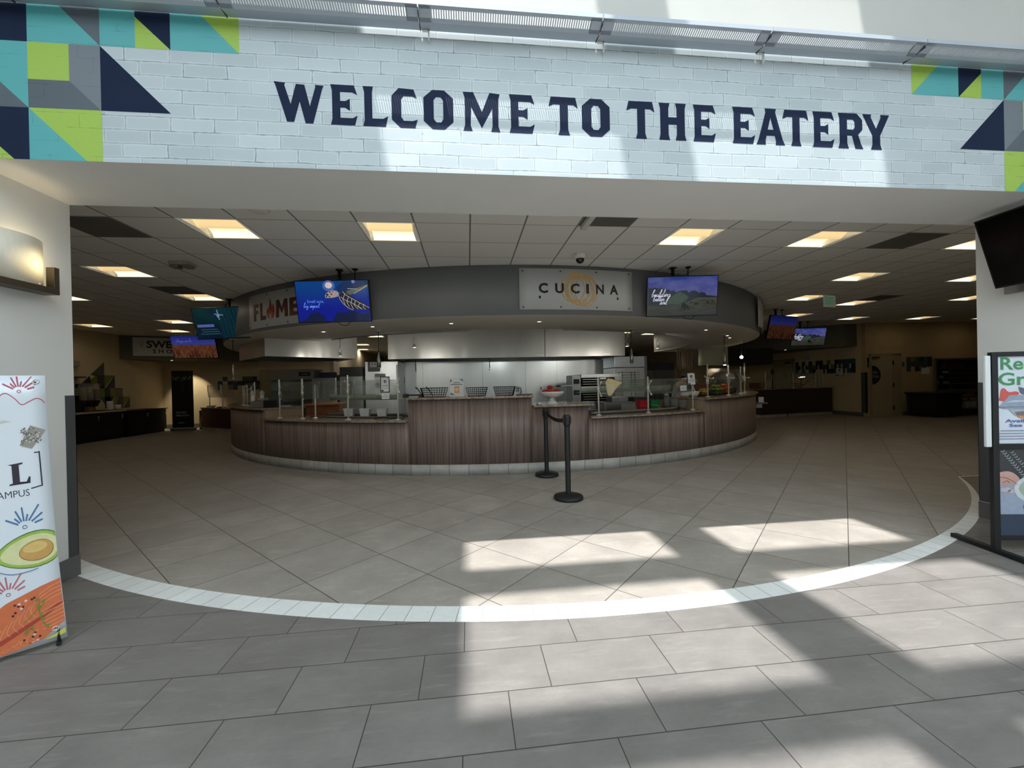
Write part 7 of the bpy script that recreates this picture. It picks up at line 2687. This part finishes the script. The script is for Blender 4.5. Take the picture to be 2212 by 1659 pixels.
for f, x_, lab, rgb in ((.06, .12, 'brown wood box on the near end of the far counter', (104, 66, 40)), (.15, .08, 'tan carton standing on the far counter', (138, 108, 76))):
    p = A0 + AU * AL * f - AN * .45
    mb = MB().use(M('box ' + lab[:5], rgb, .6, var=.12))
    mb.obox(p + Vector((0, 0, 1.11)), AU, AN, (0, 0, 1), x_, .10, .106)
    one(mb, 'counter_box', lab, 'box', bevel=.004)
for f, lab in ((.62, 'red brown cable coil on the far counter'),):
    p = A0 + AU * AL * f - AN * .3
    mb = MB().use(M('rust cable', (96, 42, 28), .5))
    mb.tube([p + Vector((.18 * cos(q) * (1 + .02 * k), .08 * sin(q), 1.014 + .008 * k)) for k, q in enumerate([pi * k / 6 for k in range(20)])] + [p + Vector((.25, 0, 1.10)), p + Vector((.38, 0, 1.24)), p + Vector((.48, 0, 1.22))], .011, 6)
    one(mb, 'cable_coil', lab, 'cable')
# dish return window with shelves
t = thing('dish_return_window', 'stainless framed dish return window full of shelves in the tan wall', 'window', (17.2, 12.6, .76))
mb = MB().use(STEEL)
mb.box(16.02, 18.4, 12.54, 12.598, .76, .86)
mb.box(16.02, 18.4, 12.54, 12.598, 1.86, 1.93)
mb.box(16.02, 16.09, 12.54, 12.598, .86, 1.86)
mb.box(18.33, 18.4, 12.54, 12.598, .86, 1.86)
mb.build('frame', None, t, bevel=.004)
mb = MB().use(M('dish room shell', (92, 80, 60), .7))
mb.box(16.04, 18.38, 13.9, 13.95, .3, 2.3)
mb.box(16.0, 16.03, 12.76, 13.95, .3, 2.3)
mb.box(18.39, 18.42, 12.76, 13.95, .3, 2.3)
mb.box(16.0, 18.42, 12.76, 13.95, 2.3, 2.33)
mb.box(16.0, 18.42, 12.76, 13.95, .27, .3)
mb.build('room_shell', None, t)
for z in (1.02, 1.22, 1.40, 1.58):
    mb = MB().use(STEEL)
    mb.box(16.10, 18.35, 13.0, 13.6, z, z + .014)
    mb.build('shelf', None, t)
for x in (16.16, 17.2, 18.3):
    mb = MB().use(DSTEEL)
    mb.box(x - .02, x + .02, 13.0, 13.04, .301, 1.85)
    mb.build('upright', None, t)
for k in range(3):
    mb = MB().use(M('cardboard', (140, 112, 72), .7, var=.1))
    x = 16.45 + k * .52
    mb.box(x, x + .40, 13.1, 13.5, 1.595, 1.80)
    one(mb, 'cardboard_box', ['cardboard box on the top shelf of the dish window nearest the paper notice', 'cardboard box in the middle of the top shelf of the dish window', 'cardboard box on the top shelf of the dish window, farthest along'][k], 'box', None, 'cardboard boxes in the dish window', bevel=.004)
for x, z, r, lab in ((16.35, 1.235, .07, 'small white cup on the shelf near the dish window frame'), (17.35, 1.415, .12, 'white plate stack on the middle shelf of the dish window'), (17.15, 1.235, .08, 'pale cup on the second shelf of the dish window'), (16.95, 1.035, .09, 'pale bowl on the lowest shelf of the dish window'), (17.35, 1.035, .10, 'pale tub on the lowest shelf of the dish window')):
    mb = MB().use(PORC)
    mb.lathe([(0, 0), (r * .7, 0), (r, .09), (r * .93, .09), (r * .6, .012), (0, .012)], (x, 13.25, z), 16)
    one(mb, 'dish', lab, 'dish')
mb = MB().use(PAPER)
mb.box(15.54, 15.84, 12.585, 12.599, 1.40, 1.62)
one(mb, 'paper_notice', 'white paper notice on the tan wall under the squares beside the dish window', 'notice')
# tilt bin and work table
t = thing('tilt_bin', 'large black lidded bin on wheels under the dish return window', 'bin', (15.25, 11.9, 0))
mb = MB().use(BLACKM)
mb.hexa([(14.78, 11.58, .10), (15.72, 11.58, .10), (15.72, 12.42, .10), (14.78, 12.42, .10), (14.74, 11.55, .74), (15.74, 11.55, .74), (15.74, 12.45, .74), (14.74, 12.45, .74)])
mb.build('body', None, t, bevel=.02)
mb = MB().use(BLACKM)
mb.box(14.70, 15.79, 11.5, 12.48, .741, .80)
mb.build('lid', None, t, bevel=.015)
for x, y in ((14.95, 11.75), (15.58, 11.75), (14.95, 12.25), (15.58, 12.25)):
    mb = MB().use(BLACK)
    mb.lathe([(0, -.02), (.05, -.02), (.05, .02), (0, .02)], (x, y, .051), 14, axis=(1, 0, 0))
    mb.build('wheel', None, t)
t = thing('work_table', 'steel work table with a lower shelf beside the black lidded bin', 'table', (17.1, 12.1, 0))
mb = MB().use(DSTEEL)
mb.box(16.0, 18.3, 11.8, 12.45, .60, .635)
mb.build('top', None, t)
mb = MB().use(DSTEEL)
mb.box(16.05, 18.25, 11.85, 12.4, .22, .24)
mb.build('lower_shelf', None, t)
for x in (16.05, 17.1, 18.25):
    for y in (11.85, 12.4):
        mb = MB().use(DSTEEL)
        mb.box(x - .018, x + .018, y - .018, y + .018, 0, .60)
        mb.build('leg', None, t)
mb = MB().use(BLACK)
mb.box(17.2, 17.75, 11.9, 12.3, .636, .76)
one(mb, 'black_tub', 'black tub on the steel work table under the dish return window', 'tub', bevel=.015)
for k, (x, lab) in enumerate(((16.18, 'white jug on the lower shelf next to the black lidded bin'), (16.50, 'white jug on the lower shelf, second from the black lidded bin'), (16.78, 'white jug on the lower shelf, farthest from the black lidded bin'))):
    t = thing('detergent_jug', lab, 'jug', (x, 12.1, .241), 'white jugs on the lower shelf')
    mb = MB().use(M('white jug', (206, 208, 208), .4))
    mb.box(x - .07, x + .07, 12.0, 12.2, .241, .46)
    mb.build('body', None, t, bevel=.02)
    mb = MB().use(M('jug cap', (150, 152, 156), .4))
    mb.lathe([(.03, .46), (.03, .50), (0, .503)], (x, 12.1, 0), 12)
    mb.build('cap', None, t)

# ------------------------------------------------------------------ spots that wash the far walls
def spotlamp(name, loc, tgt, power, size, blend=.6, col=(1, .88, .68), parent=None):
    l = bpy.data.lights.new(name, 'SPOT')
    l.energy = power
    l.spot_size = R_(size)
    l.spot_blend = blend
    l.color = col
    l.shadow_soft_size = .04
    o = bpy.data.objects.new(name, l)
    COL.objects.link(o)
    o.location = loc
    o.rotation_euler = (Vector(tgt) - Vector(loc)).to_track_quat('-Z', 'Y').to_euler()
    return o
for loc, lab in (((-10.09, 15.3, 2.42), 'recessed downlight under the sweet shop soffit washing the beige wall'), ((11.9, 14.3, 2.42), 'recessed downlight under the far corner soffit')):
    t = thing('downlight', lab, 'downlight', loc)
    mb = MB().use(CHROME)
    mb.lathe([(.05, 2.419), (.072, 2.4165), (.074, 2.4195)], (loc[0], loc[1], 0), 20)
    mb.build('trim_ring', None, t)
    mb = MB().use(DLG)
    mb.lathe([(0, 2.4172), (.03, 2.4175), (.036, 2.419)], (loc[0], loc[1], 0), 14)
    mb.build('lamp', None, t)
spotlamp('wall_wash', (-10.05, 15.55, 2.40), (-10.05, 16.2, 1.0), 90, 70)

# ------------------------------------------------------------------ person bending behind the buckets
def skin(name, pts, edges, mat, parent=None, levels=1, root=0):
    me = bpy.data.meshes.new(name)
    base = OFF[parent.name] if parent else Vector(pts[root][0])
    me.from_pydata([tuple(Vector(p) - base) for p, r in pts], edges, [])
    me.materials.append(mat)
    o = bpy.data.objects.new(name, me)
    COL.objects.link(o)
    if parent:
        o.parent = parent
    else:
        o.location = base
    OFF[o.name] = base
    sk = o.modifiers.new('skin', 'SKIN')
    sk.use_smooth_shade = True
    for v, (p, r) in zip(me.skin_vertices[0].data, pts):
        v.radius = (r, r)
        v.use_root = False
    me.skin_vertices[0].data[root].use_root = True
    sb = o.modifiers.new('sub', 'SUBSURF')
    sb.levels = levels
    sb.render_levels = levels + 1
    return o
SK = M('brown skin', (124, 84, 62), .5, var=.08)
SHIRT = M('grey work shirt', (92, 94, 92), .8, var=.15, scale=30)
TROU = M('black trousers', (22, 22, 24), .8, var=.15)
t = thing('person', 'person in a black cap and grey shirt bending down behind the buckets', 'person', (4.68, 9.0, 0))
t.location = (4.64, 8.72, 0)
OFF[t.name] = Vector((4.64, 8.72, 0))
ax, ay = 4.62, 8.72
pts = [((ax, ay, .93), .115), ((ax + .02, ay, 1.10), .12), ((ax + .09, ay, 1.26), .11), ((ax + .15, ay - .01, 1.335), .055), ((ax + .19, ay - .015, 1.375), .075), ((ax + .215, ay - .02, 1.425), .092), ((ax + .20, ay - .02, 1.485), .07),
       ((ax + .31, ay - .025, 1.41), .016),
       ((ax, ay - .10, .88), .085), ((ax + .03, ay - .11, .48), .062), ((ax, ay - .11, .09), .042), ((ax + .14, ay - .12, .045), .035),
       ((ax, ay + .10, .88), .085), ((ax + .03, ay + .11, .48), .062), ((ax, ay + .11, .09), .042), ((ax + .14, ay + .12, .045), .035),
       ((ax + .09, ay - .19, 1.25), .055), ((ax + .18, ay - .23, 1.02), .042), ((ax + .40, ay - .20, .97), .032), ((ax + .46, ay - .19, .965), .034),
       ((ax + .09, ay + .19, 1.25), .055), ((ax + .18, ay + .23, 1.02), .042), ((ax + .40, ay + .20, .97), .032), ((ax + .46, ay + .19, .965), .034)]
ed = [(0, 1), (1, 2), (2, 3), (3, 4), (4, 5), (5, 6), (5, 7), (0, 8), (8, 9), (9, 10), (10, 11), (0, 12), (12, 13), (13, 14), (14, 15), (2, 16), (16, 17), (17, 18), (18, 19), (2, 20), (20, 21), (21, 22), (22, 23)]
for hi, sg in ((19, -1), (23, 1)):
    h = Vector(pts[hi][0])
    for k in range(4):
        y = h.y + sg * (-.027 + .018 * k)
        i = len(pts)
        pts += [((h.x + .04, y, h.z + .002), .0095), ((h.x + .075 + .006 * (1.5 - abs(1.5 - k)), y, h.z - .012), .0085), ((h.x + .092 + .008 * (1.5 - abs(1.5 - k)), y, h.z - .034), .0075)]
        ed += [(hi, i), (i, i + 1), (i + 1, i + 2)]
    i = len(pts)
    pts += [((h.x + .01, h.y - sg * .04, h.z - .008), .011), ((h.x + .04, h.y - sg * .055, h.z - .022), .009)]
    ed += [(hi, i), (i, i + 1)]
body = skin('body', pts, ed, SK, t)
skin('shirt', [((ax, ay, .90), .135), ((ax + .02, ay, 1.10), .14), ((ax + .09, ay, 1.265), .13), ((ax + .135, ay, 1.315), .075), ((ax + .09, ay - .19, 1.26), .07), ((ax + .14, ay - .215, 1.12), .062), ((ax + .09, ay + .19, 1.26), .07), ((ax + .14, ay + .215, 1.12), .062)],
     [(0, 1), (1, 2), (2, 3), (2, 4), (4, 5), (2, 6), (6, 7)], SHIRT, t)
skin('trousers', [((ax, ay, .90), .14), ((ax, ay - .10, .86), .10), ((ax + .03, ay - .11, .48), .078), ((ax, ay - .11, .10), .062), ((ax, ay + .10, .86), .10), ((ax + .03, ay + .11, .48), .078), ((ax, ay + .11, .10), .062)],
     [(0, 1), (1, 2), (2, 3), (0, 4), (4, 5), (5, 6)], TROU, t)
hc = Vector((ax + .205, ay - .02, 1.455))
mb = MB().use(M('black cap', (12, 12, 13), .8, var=.2, scale=40))
CAX = Vector((.30, 0, .95)).normalized()
mb.lathe([(.104, -.015), (.107, .02), (.100, .055), (.075, .085), (.035, .100), (0, .103)], hc, 20, axis=CAX)
cap = mb.build('cap', None, t)
mb = MB().use(M('black cap', (12, 12, 13)))
bx = Vector((.95, -.02, -.30)).normalized()
by = Vector((0, 1, 0))
bz = bx.cross(by)
P = []
for k in range(9):
    q = -1 + 2 * k / 8
    P.append(hc + by * .085 * q + bx * (.075 + .10 * math.sqrt(max(0, 1 - q * q))) - CAX * .012)
mb.prism([hc + by * -.085 + bx * .04 - CAX * .012] + P + [hc + by * .085 + bx * .04 - CAX * .012], CAX * .006)
mb.build('brim', None, cap)
mb = MB().use(M('dark eyes', (20, 14, 12), .3))
for sg in (-1, 1):
    mb.ball(hc + Vector((.095, sg * .033, -.022)), .009, 8, 6)
mb.use(M('lips', (120, 66, 58), .5))
mb.ball(hc + Vector((.080, -.005, -.088)), .02, 8, 5, (.5, 1, .3))
mb.build('face_features', None, body)
mb = MB().use(SK)
for sg in (-1, 1):
    mb.ball(hc + Vector((0, sg * .095, -.03)), .024, 8, 6, (.7, .35, 1))
mb.build('ears', None, body)
